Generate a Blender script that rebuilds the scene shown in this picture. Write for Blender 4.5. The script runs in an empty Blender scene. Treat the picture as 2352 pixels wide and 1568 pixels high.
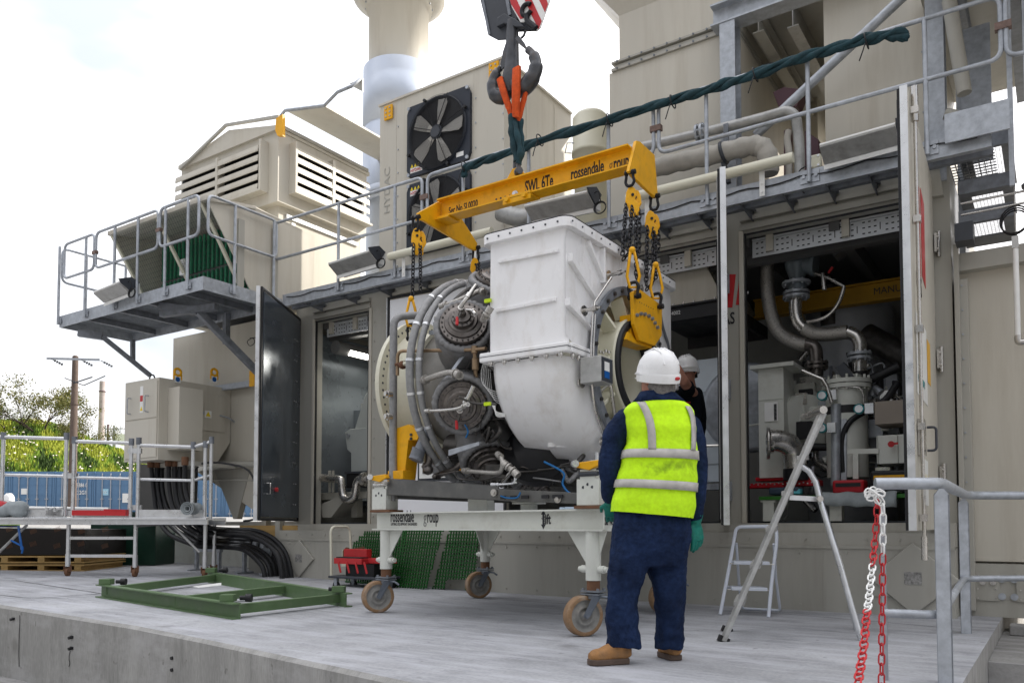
import bpy, math, random
from mathutils import Vector, Matrix, Quaternion
V = Vector
R = math.radians
random.seed(7)
scene = bpy.context.scene
C = scene.collection
# ------------------------------------------------------------------ camera
F_PX, CX, CY, PITCH, YAW, EYE = 1855.0, 1176.0, 1126.0, R(2.5), R(34.04), 0.793
cam = bpy.data.cameras.new('camera')
cam_o = bpy.data.objects.new('camera', cam); C.objects.link(cam_o)
cam.sensor_width = 36.0
cam.lens = 36.0 * F_PX / 2352.0
cam.shift_y = (CY - 784.0) / 2352.0
cam.clip_start = 0.05; cam.clip_end = 2000
cam_o.location = (0, 0, EYE)
cam_o.rotation_euler = (R(90) + PITCH, 0, YAW)
scene.camera = cam_o
# ------------------------------------------------------------------ sky
SUN_EL, SUN_AZ = R(33), math.atan2(0.62, 0.80)      # azimuth clockwise from +Y
w = bpy.data.worlds.new('World'); scene.world = w; w.use_nodes = True
nt = w.node_tree; nt.nodes.clear()
out = nt.nodes.new('ShaderNodeOutputWorld'); bg = nt.nodes.new('ShaderNodeBackground')
sky = nt.nodes.new('ShaderNodeTexSky'); sky.sky_type = 'NISHITA'; sky.sun_disc = False
sky.sun_elevation = SUN_EL; sky.sun_rotation = SUN_AZ; sky.air_density = 1.0; sky.dust_density = 2.5
tc = nt.nodes.new('ShaderNodeTexCoord')
mp = nt.nodes.new('ShaderNodeMapping'); mp.inputs['Scale'].default_value = (1.0, 1.0, 2.2)
nz = nt.nodes.new('ShaderNodeTexNoise'); nz.inputs['Scale'].default_value = 1.7; nz.inputs['Detail'].default_value = 5
nz.inputs['Roughness'].default_value = 0.5
cr = nt.nodes.new('ShaderNodeValToRGB'); cr.color_ramp.elements[0].position = 0.42; cr.color_ramp.elements[1].position = 0.60; cr.color_ramp.elements[0].color = (.36, .36, .36, 1)
mx = nt.nodes.new('ShaderNodeMix'); mx.data_type = 'RGBA'
mx.inputs['B'].default_value = (9.2, 9.1, 9.2, 1)
L = nt.links.new
L(tc.outputs['Generated'], mp.inputs['Vector']); L(mp.outputs[0], nz.inputs['Vector']); L(nz.outputs['Fac'], cr.inputs[0])
L(cr.outputs[0], mx.inputs['Factor']); L(sky.outputs[0], mx.inputs['A']);
sx_ = nt.nodes.new('ShaderNodeSeparateXYZ'); L(tc.outputs['Generated'], sx_.inputs[0])
m1 = nt.nodes.new('ShaderNodeMath'); m1.operation = 'MULTIPLY_ADD'; m1.inputs[1].default_value = 1.25; m1.inputs[2].default_value = 0.46; L(sx_.outputs['Z'], m1.inputs[0])
m2 = nt.nodes.new('ShaderNodeMath'); m2.operation = 'MULTIPLY_ADD'; m2.inputs[1].default_value = 0.42; L(sx_.outputs['Y'], m2.inputs[0]); L(m1.outputs[0], m2.inputs[2])
m3 = nt.nodes.new('ShaderNodeVectorMath'); m3.operation = 'SCALE'; L(mx.outputs['Result'], m3.inputs[0]); L(m2.outputs[0], m3.inputs['Scale']); L(m3.outputs[0], bg.inputs['Color'])
L(bg.outputs[0], out.inputs[0]); bg.inputs['Strength'].default_value = 0.10
# ------------------------------------------------------------------ sun
sl = bpy.data.lights.new('sun', 'SUN'); sl.energy = 3.0; sl.angle = R(0.5); sl.color = (1.0, 0.93, 0.82)
so = bpy.data.objects.new('sun', sl); C.objects.link(so)
sd = V((math.sin(SUN_AZ) * math.cos(SUN_EL), math.cos(SUN_AZ) * math.cos(SUN_EL), math.sin(SUN_EL)))
so.rotation_euler = sd.to_track_quat('Z', 'Y').to_euler(); so.location = (10, 20, 20)
scene.view_settings.view_transform = 'Standard'; scene.view_settings.look = 'None'
scene.view_settings.exposure = 0.88; scene.view_settings.gamma = 1
scene.render.engine = 'CYCLES'
try:
 scene.cycles.max_bounces = 6; scene.cycles.diffuse_bounces = 4; scene.cycles.transparent_max_bounces = 12
except Exception: pass
# ------------------------------------------------------------------ pixel ray -> point on a world plane
_r = V((math.cos(YAW), math.sin(YAW), 0)); _f0 = V((-math.sin(YAW), math.cos(YAW), 0))
_f = _f0 * math.cos(PITCH) + V((0, 0, 1)) * math.sin(PITCH); _u = V((0, 0, 1)) * math.cos(PITCH) - _f0 * math.sin(PITCH)
def P(px, py, X=None, Y=None, z=None, d=None):
 D = _r * ((px - CX) / F_PX) + _f + _u * ((CY - py) / F_PX); o = V((0, 0, EYE))
 if X is not None: t = X / D.x
 elif Y is not None: t = Y / D.y
 elif z is not None: t = (z - EYE) / D.z
 else: t = d
 return o + D * t
def PX(x, y, z):
 v = V((x, y, z)) - V((0, 0, EYE)); k = v.dot(_f)
 return (CX + F_PX * v.dot(_r) / k, CY - F_PX * v.dot(_u) / k, k)
# ------------------------------------------------------------------ materials
def mat(name, col, rough=0.6, metal=0.0, var=0.12, scale=3.0, bump=0.0, bscale=60.0, stretch=None, dirt=None, dirt_amt=0.0,
  dirt_scale=1.5, spec=0.3, coat=0.0, fine=0.0):
 m = bpy.data.materials.new(name); m.use_nodes = True; t = m.node_tree; n = t.nodes; b = n['Principled BSDF']; l = t.links.new
 b.inputs['Roughness'].default_value = rough; b.inputs['Metallic'].default_value = metal
 b.inputs['Specular IOR Level'].default_value = spec
 if coat: b.inputs['Coat Weight'].default_value = coat
 co = n.new('ShaderNodeTexCoord'); ma = n.new('ShaderNodeMapping')
 if stretch: ma.inputs['Scale'].default_value = stretch
 l(co.outputs['Object'], ma.inputs['Vector'])
 no = n.new('ShaderNodeTexNoise'); no.inputs['Scale'].default_value = scale; no.inputs['Detail'].default_value = 8; no.inputs['Roughness'].default_value = 0.6
 l(ma.outputs[0], no.inputs['Vector'])
 r = n.new('ShaderNodeMapRange'); r.inputs['From Min'].default_value = 0.3; r.inputs['From Max'].default_value = 0.7
 r.inputs['To Min'].default_value = 1 - var; r.inputs['To Max'].default_value = 1 + var
 l(no.outputs['Fac'], r.inputs['Value'])
 mu = n.new('ShaderNodeMix'); mu.data_type = 'RGBA'; mu.blend_type = 'MULTIPLY'; mu.inputs['Factor'].default_value = 1
 mu.inputs['A'].default_value = (*col, 1); l(r.outputs[0], mu.inputs['B'])
 last = mu.outputs['Result']
 if dirt:
  d = n.new('ShaderNodeTexNoise'); d.inputs['Scale'].default_value = dirt_scale; d.inputs['Detail'].default_value = 10; d.inputs['Roughness'].default_value = 0.68
  l(ma.outputs[0], d.inputs['Vector'])
  dr = n.new('ShaderNodeMapRange'); dr.inputs['From Min'].default_value = 0.5; dr.inputs['From Max'].default_value = 0.72
  dr.inputs['To Min'].default_value = 0; dr.inputs['To Max'].default_value = dirt_amt; l(d.outputs['Fac'], dr.inputs['Value'])
  m2 = n.new('ShaderNodeMix'); m2.data_type = 'RGBA'; m2.inputs['B'].default_value = (*dirt, 1)
  l(dr.outputs[0], m2.inputs['Factor']); l(last, m2.inputs['A']); last = m2.outputs['Result']
 if fine:
  d = n.new('ShaderNodeTexNoise'); d.inputs['Scale'].default_value = 45; d.inputs['Detail'].default_value = 6
  l(ma.outputs[0], d.inputs['Vector'])
  dr = n.new('ShaderNodeMapRange'); dr.inputs['From Min'].default_value = 0.3; dr.inputs['From Max'].default_value = 0.7
  dr.inputs['To Min'].default_value = 1 - fine; dr.inputs['To Max'].default_value = 1 + fine; l(d.outputs['Fac'], dr.inputs['Value'])
  m2 = n.new('ShaderNodeMix'); m2.data_type = 'RGBA'; m2.blend_type = 'MULTIPLY'; m2.inputs['Factor'].default_value = 1
  l(last, m2.inputs['A']); l(dr.outputs[0], m2.inputs['B']); last = m2.outputs['Result']
 l(last, b.inputs['Base Color'])
 rr = n.new('ShaderNodeMapRange'); rr.inputs['From Min'].default_value = 0.3; rr.inputs['From Max'].default_value = 0.7
 rr.inputs['To Min'].default_value = max(0.02, rough - 0.1); rr.inputs['To Max'].default_value = min(1, rough + 0.12)
 l(no.outputs['Fac'], rr.inputs['Value']); l(rr.outputs[0], b.inputs['Roughness'])
 if bump:
  bn = n.new('ShaderNodeTexNoise'); bn.inputs['Scale'].default_value = bscale; bn.inputs['Detail'].default_value = 4
  l(ma.outputs[0], bn.inputs['Vector']); bu = n.new('ShaderNodeBump'); bu.inputs['Strength'].default_value = bump
  bu.inputs['Distance'].default_value = 0.01 if bscale > 13 else 0.035; l(bn.outputs['Fac'], bu.inputs['Height']); l(bu.outputs[0], b.inputs['Normal'])
 return m
def emis(name, col, s):
 m = bpy.data.materials.new(name); m.use_nodes = True; b = m.node_tree.nodes['Principled BSDF']
 b.inputs['Base Color'].default_value = (*col, 1); b.inputs['Emission Color'].default_value = (*col, 1); b.inputs['Emission Strength'].default_value = s
 return m
M = {}
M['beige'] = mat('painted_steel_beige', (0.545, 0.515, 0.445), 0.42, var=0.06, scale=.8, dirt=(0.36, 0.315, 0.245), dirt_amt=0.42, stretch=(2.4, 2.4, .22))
M['beige_shade'] = mat('painted_steel_beige_shaded', (0.40, 0.388, 0.345), 0.38, var=0.07, scale=.8, dirt=(0.27, 0.25, 0.21), dirt_amt=0.5, stretch=(2.4, 2.4, .22))  # beige paint darkened, with the shade on the walls put into its colour
M['cream'] = mat('cream_enamel', (0.66, 0.64, 0.52), 0.4, var=0.06, scale=3, dirt=(0.4, 0.36, 0.24), dirt_amt=0.3)
M['white'] = mat('white_gloss_paint', (0.84, 0.835, 0.84), 0.3, var=0.03, scale=2, dirt=(0.50, 0.44, 0.38), dirt_amt=0.4, dirt_scale=5, stretch=(1, 1, .45), coat=.2)
M['trolley'] = mat('pale_grey_paint', (0.62, 0.63, 0.58), 0.4, var=0.06, scale=5, dirt=(0.34, 0.32, 0.27), dirt_amt=0.45, dirt_scale=5)
M['yellow'] = mat('yellow_paint', (0.80, 0.40, 0.008), 0.38, var=0.10, scale=4, dirt=(0.42, 0.20, 0.02), dirt_amt=0.5, dirt_scale=9)
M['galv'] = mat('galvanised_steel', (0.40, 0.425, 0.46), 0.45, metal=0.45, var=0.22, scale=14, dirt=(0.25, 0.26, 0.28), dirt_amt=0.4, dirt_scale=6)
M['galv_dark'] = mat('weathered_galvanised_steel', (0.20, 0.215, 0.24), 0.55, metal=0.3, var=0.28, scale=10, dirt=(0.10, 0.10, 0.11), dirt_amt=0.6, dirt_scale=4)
M['alu'] = mat('aluminium', (0.66, 0.67, 0.68), 0.32, metal=0.75, var=0.10, scale=9)
M['alu_dull'] = mat('dull_aluminium', (0.42, 0.42, 0.41), 0.5, metal=0.5, var=0.14, scale=12, dirt=(0.2, 0.19, 0.17), dirt_amt=0.5, dirt_scale=8)
M['steel'] = mat('stainless_steel', (0.55, 0.53, 0.50), 0.25, metal=0.9, var=0.14, scale=9)
M['steel_heat'] = mat('heat_tinted_steel', (0.15, 0.135, 0.125), 0.34, metal=0.85, var=0.35, scale=16)
M['insul'] = mat('insulation_blanket', (0.215, 0.215, 0.218), 0.5, metal=.3, var=0.2, scale=9, bump=0.5, bscale=22, dirt=(0.11, 0.105, 0.10), dirt_amt=0.5, dirt_scale=7)
M['insul_lt'] = mat('pipe_lagging', (0.42, 0.40, 0.36), 0.8, var=0.12, scale=6, bump=0.6, bscale=14)
M['hose'] = mat('grey_hose', (0.27, 0.27, 0.27), 0.5, metal=0.3, var=0.2, scale=25, bump=.3, bscale=150)
M['chrome_hose'] = mat('braided_steel_hose', (0.42, 0.40, 0.37), 0.34, metal=0.85, var=0.2, scale=60, bump=0.5, bscale=260)
M['black'] = mat('black_rubber', (0.018, 0.018, 0.02), 0.45, var=0.25, scale=8)
M['dark'] = mat('dark_grey_paint', (0.05, 0.055, 0.065), 0.4, var=0.15, scale=5)
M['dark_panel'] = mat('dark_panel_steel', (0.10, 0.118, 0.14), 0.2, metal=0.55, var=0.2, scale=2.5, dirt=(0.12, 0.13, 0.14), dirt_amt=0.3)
M['darkmetal'] = mat('dark_engine_steel', (0.09, 0.085, 0.08), 0.42, metal=0.7, var=0.35, scale=14)
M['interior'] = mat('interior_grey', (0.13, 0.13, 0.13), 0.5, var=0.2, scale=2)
M['red'] = mat('red_paint', (0.42, 0.012, 0.02), 0.4, var=0.12, scale=6)
M['redpl'] = mat('red_plastic', (0.50, 0.03, 0.035), 0.4, var=0.08, scale=9)
M['whitepl'] = mat('white_plastic', (0.80, 0.80, 0.78), 0.38, var=0.05, scale=9)
M['green'] = mat('green_frame_paint', (0.095, 0.155, 0.07), 0.48, var=0.12, scale=5, dirt=(0.16, 0.19, 0.13), dirt_amt=0.4, dirt_scale=7)
M['green_gr'] = mat('green_grating', (0.012, 0.085, 0.015), 0.5, var=0.2, scale=5)
M['green_dk'] = mat('dark_green_paint', (0.008, 0.035, 0.022), 0.4, var=0.15, scale=3)
M['green_filter'] = mat('green_filter_fins', (0.03, 0.24, 0.12), 0.5, var=0.2, scale=5)
M['sling'] = mat('green_woven_sling', (0.020, 0.052, 0.064), 0.85, var=0.4, scale=12, bump=0.8, bscale=40)
M['orange'] = mat('orange_woven_sling', (0.62, 0.09, 0.02), 0.85, var=0.25, scale=16, bump=0.7, bscale=60)
M['chain'] = mat('black_alloy_chain', (0.022, 0.022, 0.025), 0.45, metal=0.4, var=0.2, scale=30)
M['hookm'] = mat('worn_forged_steel', (0.085, 0.088, 0.095), 0.42, metal=0.55, var=0.35, scale=9, dirt=(0.14, 0.10, 0.07), dirt_amt=0.5, dirt_scale=8)
M['blue'] = mat('container_blue', (0.12, 0.22, 0.36), 0.5, var=0.1, scale=1.5, dirt=(0.05, 0.12, 0.24), dirt_amt=.5)
M['navy'] = mat('navy_cotton', (0.011, 0.021, 0.055), 0.9, var=0.4, scale=5, spec=.12, fine=.25, bump=0.9, bscale=11)
M['blackcloth'] = mat('black_cotton', (0.006, 0.007, 0.011), 0.9, spec=.12, var=0.25, scale=6, bump=0.6, bscale=12)
M['hiviz'] = mat('fluorescent_yellow_fabric', (0.55, 0.90, 0.012), 0.75, var=0.10, scale=4, fine=.08, dirt=(.36, .5, .03), dirt_amt=.12, dirt_scale=5, bump=0.35, bscale=9)
M['reflect'] = mat('reflective_tape', (0.46, 0.44, 0.41), 0.5, metal=0.1, var=0.2, scale=14)
M['skin'] = mat('skin', (0.42, 0.20, 0.14), 0.55, var=0.12, scale=20)
M['hair'] = mat('grey_hair', (0.19, 0.18, 0.17), 0.8, var=0.4, scale=60, bump=1, bscale=90)
M['hair_dk'] = mat('dark_hair', (0.02, 0.015, 0.012), 0.8, var=0.3, scale=60)
M['helmet'] = mat('helmet_white', (0.80, 0.80, 0.80), 0.3, var=0.03, scale=9, dirt=(0.5, 0.48, 0.44), dirt_amt=.3, dirt_scale=9)
M['glove'] = mat('green_glove', (0.005, 0.16, 0.12), 0.5, var=0.2, scale=30, bump=.5, bscale=50)
M['boot'] = mat('tan_leather', (0.33, 0.165, 0.06), 0.7, var=0.3, scale=9, bump=.5, bscale=30, dirt=(.16, .11, .07), dirt_amt=.6, dirt_scale=12)
M['sole'] = mat('brown_sole', (0.10, 0.07, 0.055), 0.8, var=0.2, scale=20)
M['wood'] = mat('pallet_wood', (0.42, 0.27, 0.10), 0.7, var=0.2, scale=4, stretch=(.4, 4, 4))
M['film'] = mat('black_film_plywood', (0.012, 0.009, 0.008), 0.35, var=0.3, scale=3)
M['tyre'] = mat('tan_polyurethane_tyre', (0.27, 0.165, 0.09), 0.6, var=0.2, scale=20, dirt=(0.42, 0.38, 0.33), dirt_amt=.6, dirt_scale=9)
M['wheelg'] = mat('grey_wheel_casting', (0.23, 0.225, 0.21), 0.6, var=0.2, scale=20, dirt=(0.34, 0.30, 0.26), dirt_amt=.6, dirt_scale=14)
M['stack'] = mat('silver_cladding', (0.50, 0.55, 0.64), 0.38, metal=0.35, var=0.05, scale=2)
M['text'] = mat('dark_lettering', (0.03, 0.03, 0.035), 0.6, var=0.05)
M['bluepl'] = mat('blue_plastic', (0.01, 0.10, 0.35), 0.4, var=0.1)
M['teal'] = mat('teal_enamel', (0.01, 0.20, 0.22), 0.35, var=0.1)
M['lamp'] = emis('lit_tube', (1.0, 0.97, 0.88), 9)
M['fanblade'] = mat('fan_blade_aluminium', (0.55, 0.53, 0.49), 0.4, metal=.2, var=.1)
M['brown'] = mat('brown_card', (0.16, 0.08, 0.045), 0.8, var=0.2, scale=12)
M['lino'] = mat('grey_cloth', (0.30, 0.33, 0.34), 0.85, var=0.15, scale=9, bump=.6, bscale=20)
M['bark'] = mat('bark', (0.06, 0.045, 0.035), 0.9, var=0.3, scale=12)
M['polewood'] = mat('weathered_pole', (0.12, 0.09, 0.075), 0.85, var=0.3, scale=6, stretch=(6, 6, 1))
M['ductwarm'] = M['beige']
M['maroon'] = mat('maroon_lagging', (0.11, 0.055, 0.07), 0.5, var=.1)
# ------------------------------------------------------------------ mesh builder
def frame(d, up=None):
 d = d.normalized(); up = up or V((0, 0, 1))
 if abs(d.dot(up)) > 0.98: up = V((0, 1, 0)) if abs(d.y) < .9 else V((1, 0, 0))
 s = d.cross(up).normalized(); u = s.cross(d).normalized()
 return s, u, d
OFF = {}
SPLIT = set('pipe_end crate harness latch side_box elbow lid_handle door_frame joist brace mesh_frame pedestal rib bracket fitting clamp strut support beam pipe foot hinge tray handle cross_member block bracket_plate upright stringer cladding tie_bar warning_triangle bolt_rod blade hole plug sensor guard_rail handrail cable_stand box frame locking_bar reflective_strap eye boot gusset diamond_plate edge_bar toe_board clip'.split())
class MB:
 def __init__(s): s.v = []; s.f = []; s.m = []; s.s = []
 def add(s, vs, fs, mi=0, sm=False):
  k = len(s.v); s.v += [tuple(v) for v in vs]
  for f in fs: s.f.append(tuple(i + k for i in f)); s.m.append(mi); s.s.append(sm)
  return s
 def bx(s, x0, x1, y0, y1, z0, z1, mi=0):
  vs = [(x, y, z) for z in (z0, z1) for y in (y0, y1) for x in (x0, x1)]
  return s.add(vs, [(0, 2, 3, 1), (4, 5, 7, 6), (0, 1, 5, 4), (2, 6, 7, 3), (0, 4, 6, 2), (1, 3, 7, 5)], mi)
 def bar(s, a, b, w, h, up=None, mi=0):
  a = V(a); b = V(b); S, U, D = frame(b - a, up)
  vs = [p + S * (i * w / 2) + U * (j * h / 2) for p in (a, b) for (i, j) in ((-1, -1), (1, -1), (1, 1), (-1, 1))]
  return s.add(vs, [(0, 1, 2, 3), (7, 6, 5, 4), (0, 4, 5, 1), (1, 5, 6, 2), (2, 6, 7, 3), (3, 7, 4, 0)], mi)
 def ibeam(s, a, b, H, W, t=.012, up=None, mi=0):
  a = V(a); b = V(b); S, U, D = frame(b - a, up)
  s.bar(a, b, t, H - 2 * t, up, mi)
  for k in (-1, 1): s.bar(a + U * k * (H - t) / 2, b + U * k * (H - t) / 2, W, t, up, mi)
  return s
 def prism(s, pts, vec, mi=0):
  n = len(pts); vec = V(vec); a = [V(p) for p in pts]; b = [p + vec for p in a]
  fs = [tuple(range(n - 1, -1, -1)), tuple(range(n, 2 * n))] + [(i, (i + 1) % n, n + (i + 1) % n, n + i) for i in range(n)]
  return s.add(a + b, fs, mi)
 def cyl(s, a, b, r0, r1=None, n=16, caps=True, mi=0, sm=True):
  a = V(a); b = V(b); r1 = r0 if r1 is None else r1; S, U, D = frame(b - a)
  vs = []
  for p, r in ((a, r0), (b, r1)):
   for i in range(n):
    t = 2 * math.pi * i / n; vs.append(p + S * math.cos(t) * r + U * math.sin(t) * r)
  s.add(vs, [(i, (i + 1) % n, n + (i + 1) % n, n + i) for i in range(n)], mi, sm)
  if caps: s.add(vs[:n], [tuple(range(n - 1, -1, -1))], mi); s.add(vs[n:], [tuple(range(n))], mi)
  return s
 def tube(s, pts, r, n=8, closed=False, mi=0, caps=True, sq=1.0):
  pts = [V(p) for p in pts]; m = len(pts); rr = r if isinstance(r, (list, tuple)) else [r] * m
  tg = []
  for i in range(m):
   if closed: t = pts[(i + 1) % m] - pts[i - 1]
   else: t = pts[min(i + 1, m - 1)] - pts[max(i - 1, 0)]
   tg.append(t.normalized())
  S, U, D = frame(tg[0]); vs = []
  for i in range(m):
   if i:
    q = tg[i - 1].rotation_difference(tg[i]); S = q @ S; U = q @ U
   for k in range(n):
    t = 2 * math.pi * k / n; vs.append(pts[i] + S * math.cos(t) * rr[i] + U * math.sin(t) * rr[i] * sq)
  fs = []
  for i in range(m if closed else m - 1):
   for k in range(n):
    a = i * n + k; b = i * n + (k + 1) % n; j = (i + 1) % m; fs.append((a, b, j * n + (k + 1) % n, j * n + k))
  s.add(vs, fs, mi, True)
  if caps and not closed:
   s.add(vs[:n], [tuple(range(n - 1, -1, -1))], mi); s.add(vs[-n:], [tuple(range(n))], mi)
  return s
 def lathe(s, o, ax, prof, n=32, mi=0, sm=True, a0=0, a1=360):
  o = V(o); S, U, D = frame(V(ax)); vs = []; full = abs(a1 - a0) >= 360; k = n if full else n + 1
  for (t, r) in prof:
   for i in range(k):
    an = R(a0 + (a1 - a0) * i / n); vs.append(o + D * t + S * math.cos(an) * r + U * math.sin(an) * r)
  fs = []
  for j in range(len(prof) - 1):
   for i in range(n):
    i2 = (i + 1) % k; fs.append((j * k + i, j * k + i2, (j + 1) * k + i2, (j + 1) * k + i))
  return s.add(vs, fs, mi, sm)
 def arc(s, c, ax, Rr, r, a0=0, a1=360, n=32, m=8, mi=0):
  c = V(c); S, U, D = frame(V(ax)); full = abs(a1 - a0) >= 360
  pts = [c + S * math.cos(R(a0 + (a1 - a0) * i / n)) * Rr + U * math.sin(R(a0 + (a1 - a0) * i / n)) * Rr for i in range(n if full else n + 1)]
  return s.tube(pts, r, m, closed=full, mi=mi)
 def ball(s, c, r, n=12, mi=0):
  c = V(c); r = V((r, r, r)) if not isinstance(r, (tuple, list, Vector)) else V(r); vs = []; h = n // 2
  for j in range(h + 1):
   ph = math.pi * j / h - math.pi / 2
   for i in range(n):
    t = 2 * math.pi * i / n; vs.append((c.x + r.x * math.cos(ph) * math.cos(t), c.y + r.y * math.cos(ph) * math.sin(t), c.z + r.z * math.sin(ph)))
  return s.add(vs, [(j * n + i, j * n + (i + 1) % n, (j + 1) * n + (i + 1) % n, (j + 1) * n + i) for j in range(h) for i in range(n)], mi, True)
 def bolts(s, pts, nrm, r=.012, h=.01, mi=0):
  nrm = V(nrm).normalized()
  for p in pts: s.cyl(V(p), V(p) + nrm * h, r, n=6, mi=mi, sm=False)
  return s
 def link(s, a, b, w, r, side, mi=0, n=6):
  """an oval chain link from a to b, lying in the plane of (b-a) and side"""
  a = V(a); b = V(b); d = (b - a).normalized(); sd = V(side); sd = (sd - d * sd.dot(d)).normalized(); Lh = (b - a).length / 2; c = (a + b) / 2
  pts = []
  for sg in (1, -1):
   for k in range(5):
    t = R(-90 + 45 * k); q = d * (Lh - w + math.cos(t) * w) + sd * (-math.sin(t) * w); pts.append(c + q * sg)
  return s.tube(pts, r, n, closed=True, mi=mi)
 def groups(s):
  par = list(range(len(s.v)))
  def fd(i):
   while par[i] != i: par[i] = par[par[i]]; i = par[i]
   return i
  for f in s.f:
   for i in f[1:]: par[fd(i)] = fd(f[0])
  isl = {}
  for i in range(len(s.v)): isl.setdefault(fd(i), []).append(i)
  bb = []
  for k, ids in isl.items():
   c = [s.v[i] for i in ids]; bb.append([[min(q[a] for q in c) - .004 for a in range(3)], [max(q[a] for q in c) + .004 for a in range(3)], {k}])
  ch = True
  while ch:
   ch = False
   for i in range(len(bb)):
    for j in range(len(bb) - 1, i, -1):
     A, B = bb[i], bb[j]
     if all(A[0][a] <= B[1][a] and B[0][a] <= A[1][a] for a in range(3)):
      A[0] = [min(A[0][a], B[0][a]) for a in range(3)]; A[1] = [max(A[1][a], B[1][a]) for a in range(3)]; A[2] |= B[2]; bb.pop(j); ch = True
  out = []
  for b in bb:
   m = MB(); mp = {}
   for f, mi, sm in zip(s.f, s.m, s.s):
    if fd(f[0]) in b[2]:
     for i in f:
      if i not in mp: mp[i] = len(m.v); m.v.append(s.v[i])
     m.f.append(tuple(mp[i] for i in f)); m.m.append(mi); m.s.append(sm)
   out.append(m)
  return out
 def obj(s, name, mats, parent=None, bevel=0, weld=False, at=None):
  if name in SPLIT and parent and len(s.v) < 3000:
   g = s.groups()
   if 1 < len(g) <= 120:
    for q in g[1:]: q.obj1(name, mats, parent, bevel)
    return g[0].obj1(name, mats, parent, bevel)
  return s.obj1(name, mats, parent, bevel, weld, at)
 def obj1(s, name, mats, parent=None, bevel=0, weld=False, at=None):
  off = OFF.get(parent.name, V((0, 0, 0))) if parent else (V(at) if at else V((0, 0, 0)))
  me = bpy.data.meshes.new(name)
  me.from_pydata([(v[0] - off.x, v[1] - off.y, v[2] - off.z) for v in s.v], [], s.f)
  if not isinstance(mats, (list, tuple)): mats = [mats]
  for m in mats: me.materials.append(m)
  me.polygons.foreach_set('material_index', s.m); me.polygons.foreach_set('use_smooth', s.s)
  me.update()
  o = bpy.data.objects.new(name, me); C.objects.link(o); OFF[o.name] = off
  if parent: o.parent = parent
  elif at: o.location = at
  if weld: md = o.modifiers.new('weld', 'WELD'); md.merge_threshold = .0005
  if bevel:
   md = o.modifiers.new('bevel', 'BEVEL'); md.width = bevel; md.segments = 2; md.limit_method = 'ANGLE'; md.angle_limit = R(40)
  return o
def tag(o, label, cat, group=None, kind=None):
 if label: o['label'] = label
 if cat: o['category'] = cat
 if group: o['group'] = group
 if kind: o['kind'] = kind
 return o
def thing(name, label, cat, loc=(0, 0, 0), group=None):
 o = bpy.data.objects.new(name, None); C.objects.link(o); o.location = loc; o.empty_display_size = .1; OFF[o.name] = V(loc)
 return tag(o, label, cat, group)
def copy_tree(o, loc=None, rz=None, parent=None, label=None, group=None, scale=None):
 c = o.copy(); C.objects.link(c); c.parent = parent
 if parent is None:
  if loc is not None: c.location = loc
  if rz is not None: c.rotation_euler = (0, 0, rz)
  if scale: c.scale = scale
 if label: c['label'] = label
 if group: c['group'] = group
 for ch in o.children: copy_tree(ch, parent=c)
 return c
def text(s, o, xd, ud, size, m, parent, name='lettering', sx=0.8, bold=0.0, align='LEFT', th=.0015, shear=0, lift=.002):
 cu = bpy.data.curves.new(name, 'FONT'); cu.body = s; cu.size = size; cu.offset = bold * size; cu.extrude = 0; cu.align_x = align; cu.shear = shear
 cu.resolution_u = 3
 t = bpy.data.objects.new(name + '_src', cu); me = bpy.data.meshes.new_from_object(t)
 xd = V(xd).normalized(); ud = V(ud); ud = (ud - xd * ud.dot(xd)).normalized(); nd = xd.cross(ud)
 off = OFF.get(parent.name, V((0, 0, 0))) if parent else V((0, 0, 0)); base = V(o) - off + nd * lift
 for v in me.vertices: v.co = base + xd * v.co.x * sx + ud * v.co.y
 me.materials.clear(); me.materials.append(m); me.name = name
 bpy.data.objects.remove(t); bpy.data.curves.remove(cu)
 ob = bpy.data.objects.new(name, me); C.objects.link(ob); OFF[ob.name] = off
 if parent: ob.parent = parent
 md = ob.modifiers.new('solid', 'SOLIDIFY'); md.thickness = th; md.offset = 0
 return ob
def lerp(a, b, t): return V(a) + (V(b) - V(a)) * t
def smooth_path(pts, n=6):
 pts = [V(p) for p in pts]; o = []
 for i in range(len(pts) - 1):
  p0 = pts[max(i - 1, 0)]; p1 = pts[i]; p2 = pts[i + 1]; p3 = pts[min(i + 2, len(pts) - 1)]
  for k in range(n):
   t = k / n; o.append(0.5 * ((2 * p1) + (p2 - p0) * t + (2 * p0 - 5 * p1 + 4 * p2 - p3) * t * t + (3 * p1 - p0 - 3 * p2 + p3) * t ** 3))
 o.append(pts[-1]); return o
def round_path(pts, r, n=5):
 pts = [V(p) for p in pts]; o = [pts[0]]
 for i in range(1, len(pts) - 1):
  a = (pts[i - 1] - pts[i]); b = (pts[i + 1] - pts[i]); k = min(r, a.length * .45, b.length * .45)
  A = pts[i] + a.normalized() * k; B = pts[i] + b.normalized() * k
  for j in range(n + 1):
   t = j / n; o.append(A * (1 - t) ** 2 + pts[i] * 2 * t * (1 - t) + B * t * t)
 o.append(pts[-1]); return o
# ================================================================== SETTING
def slab_z(x): return 0.016 * max(0.0, -x - 5.0)
def S(px, py):
 z = 0.0
 for _ in range(6): p = P(px, py, z=z); z = slab_z(p.x)
 return V((p.x, p.y, z))
def sstep(a, b, x):
 t = min(1, max(0, (x - a) / (b - a))); return t * t * (3 - 2 * t)
def ground_z(x, y):
 r = math.hypot(x, y); left = sstep(-14, -20, x)
 return -0.6 + (0.75 * sstep(14, 26, r) + 1.1 * sstep(28, 44, r)) * left
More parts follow.
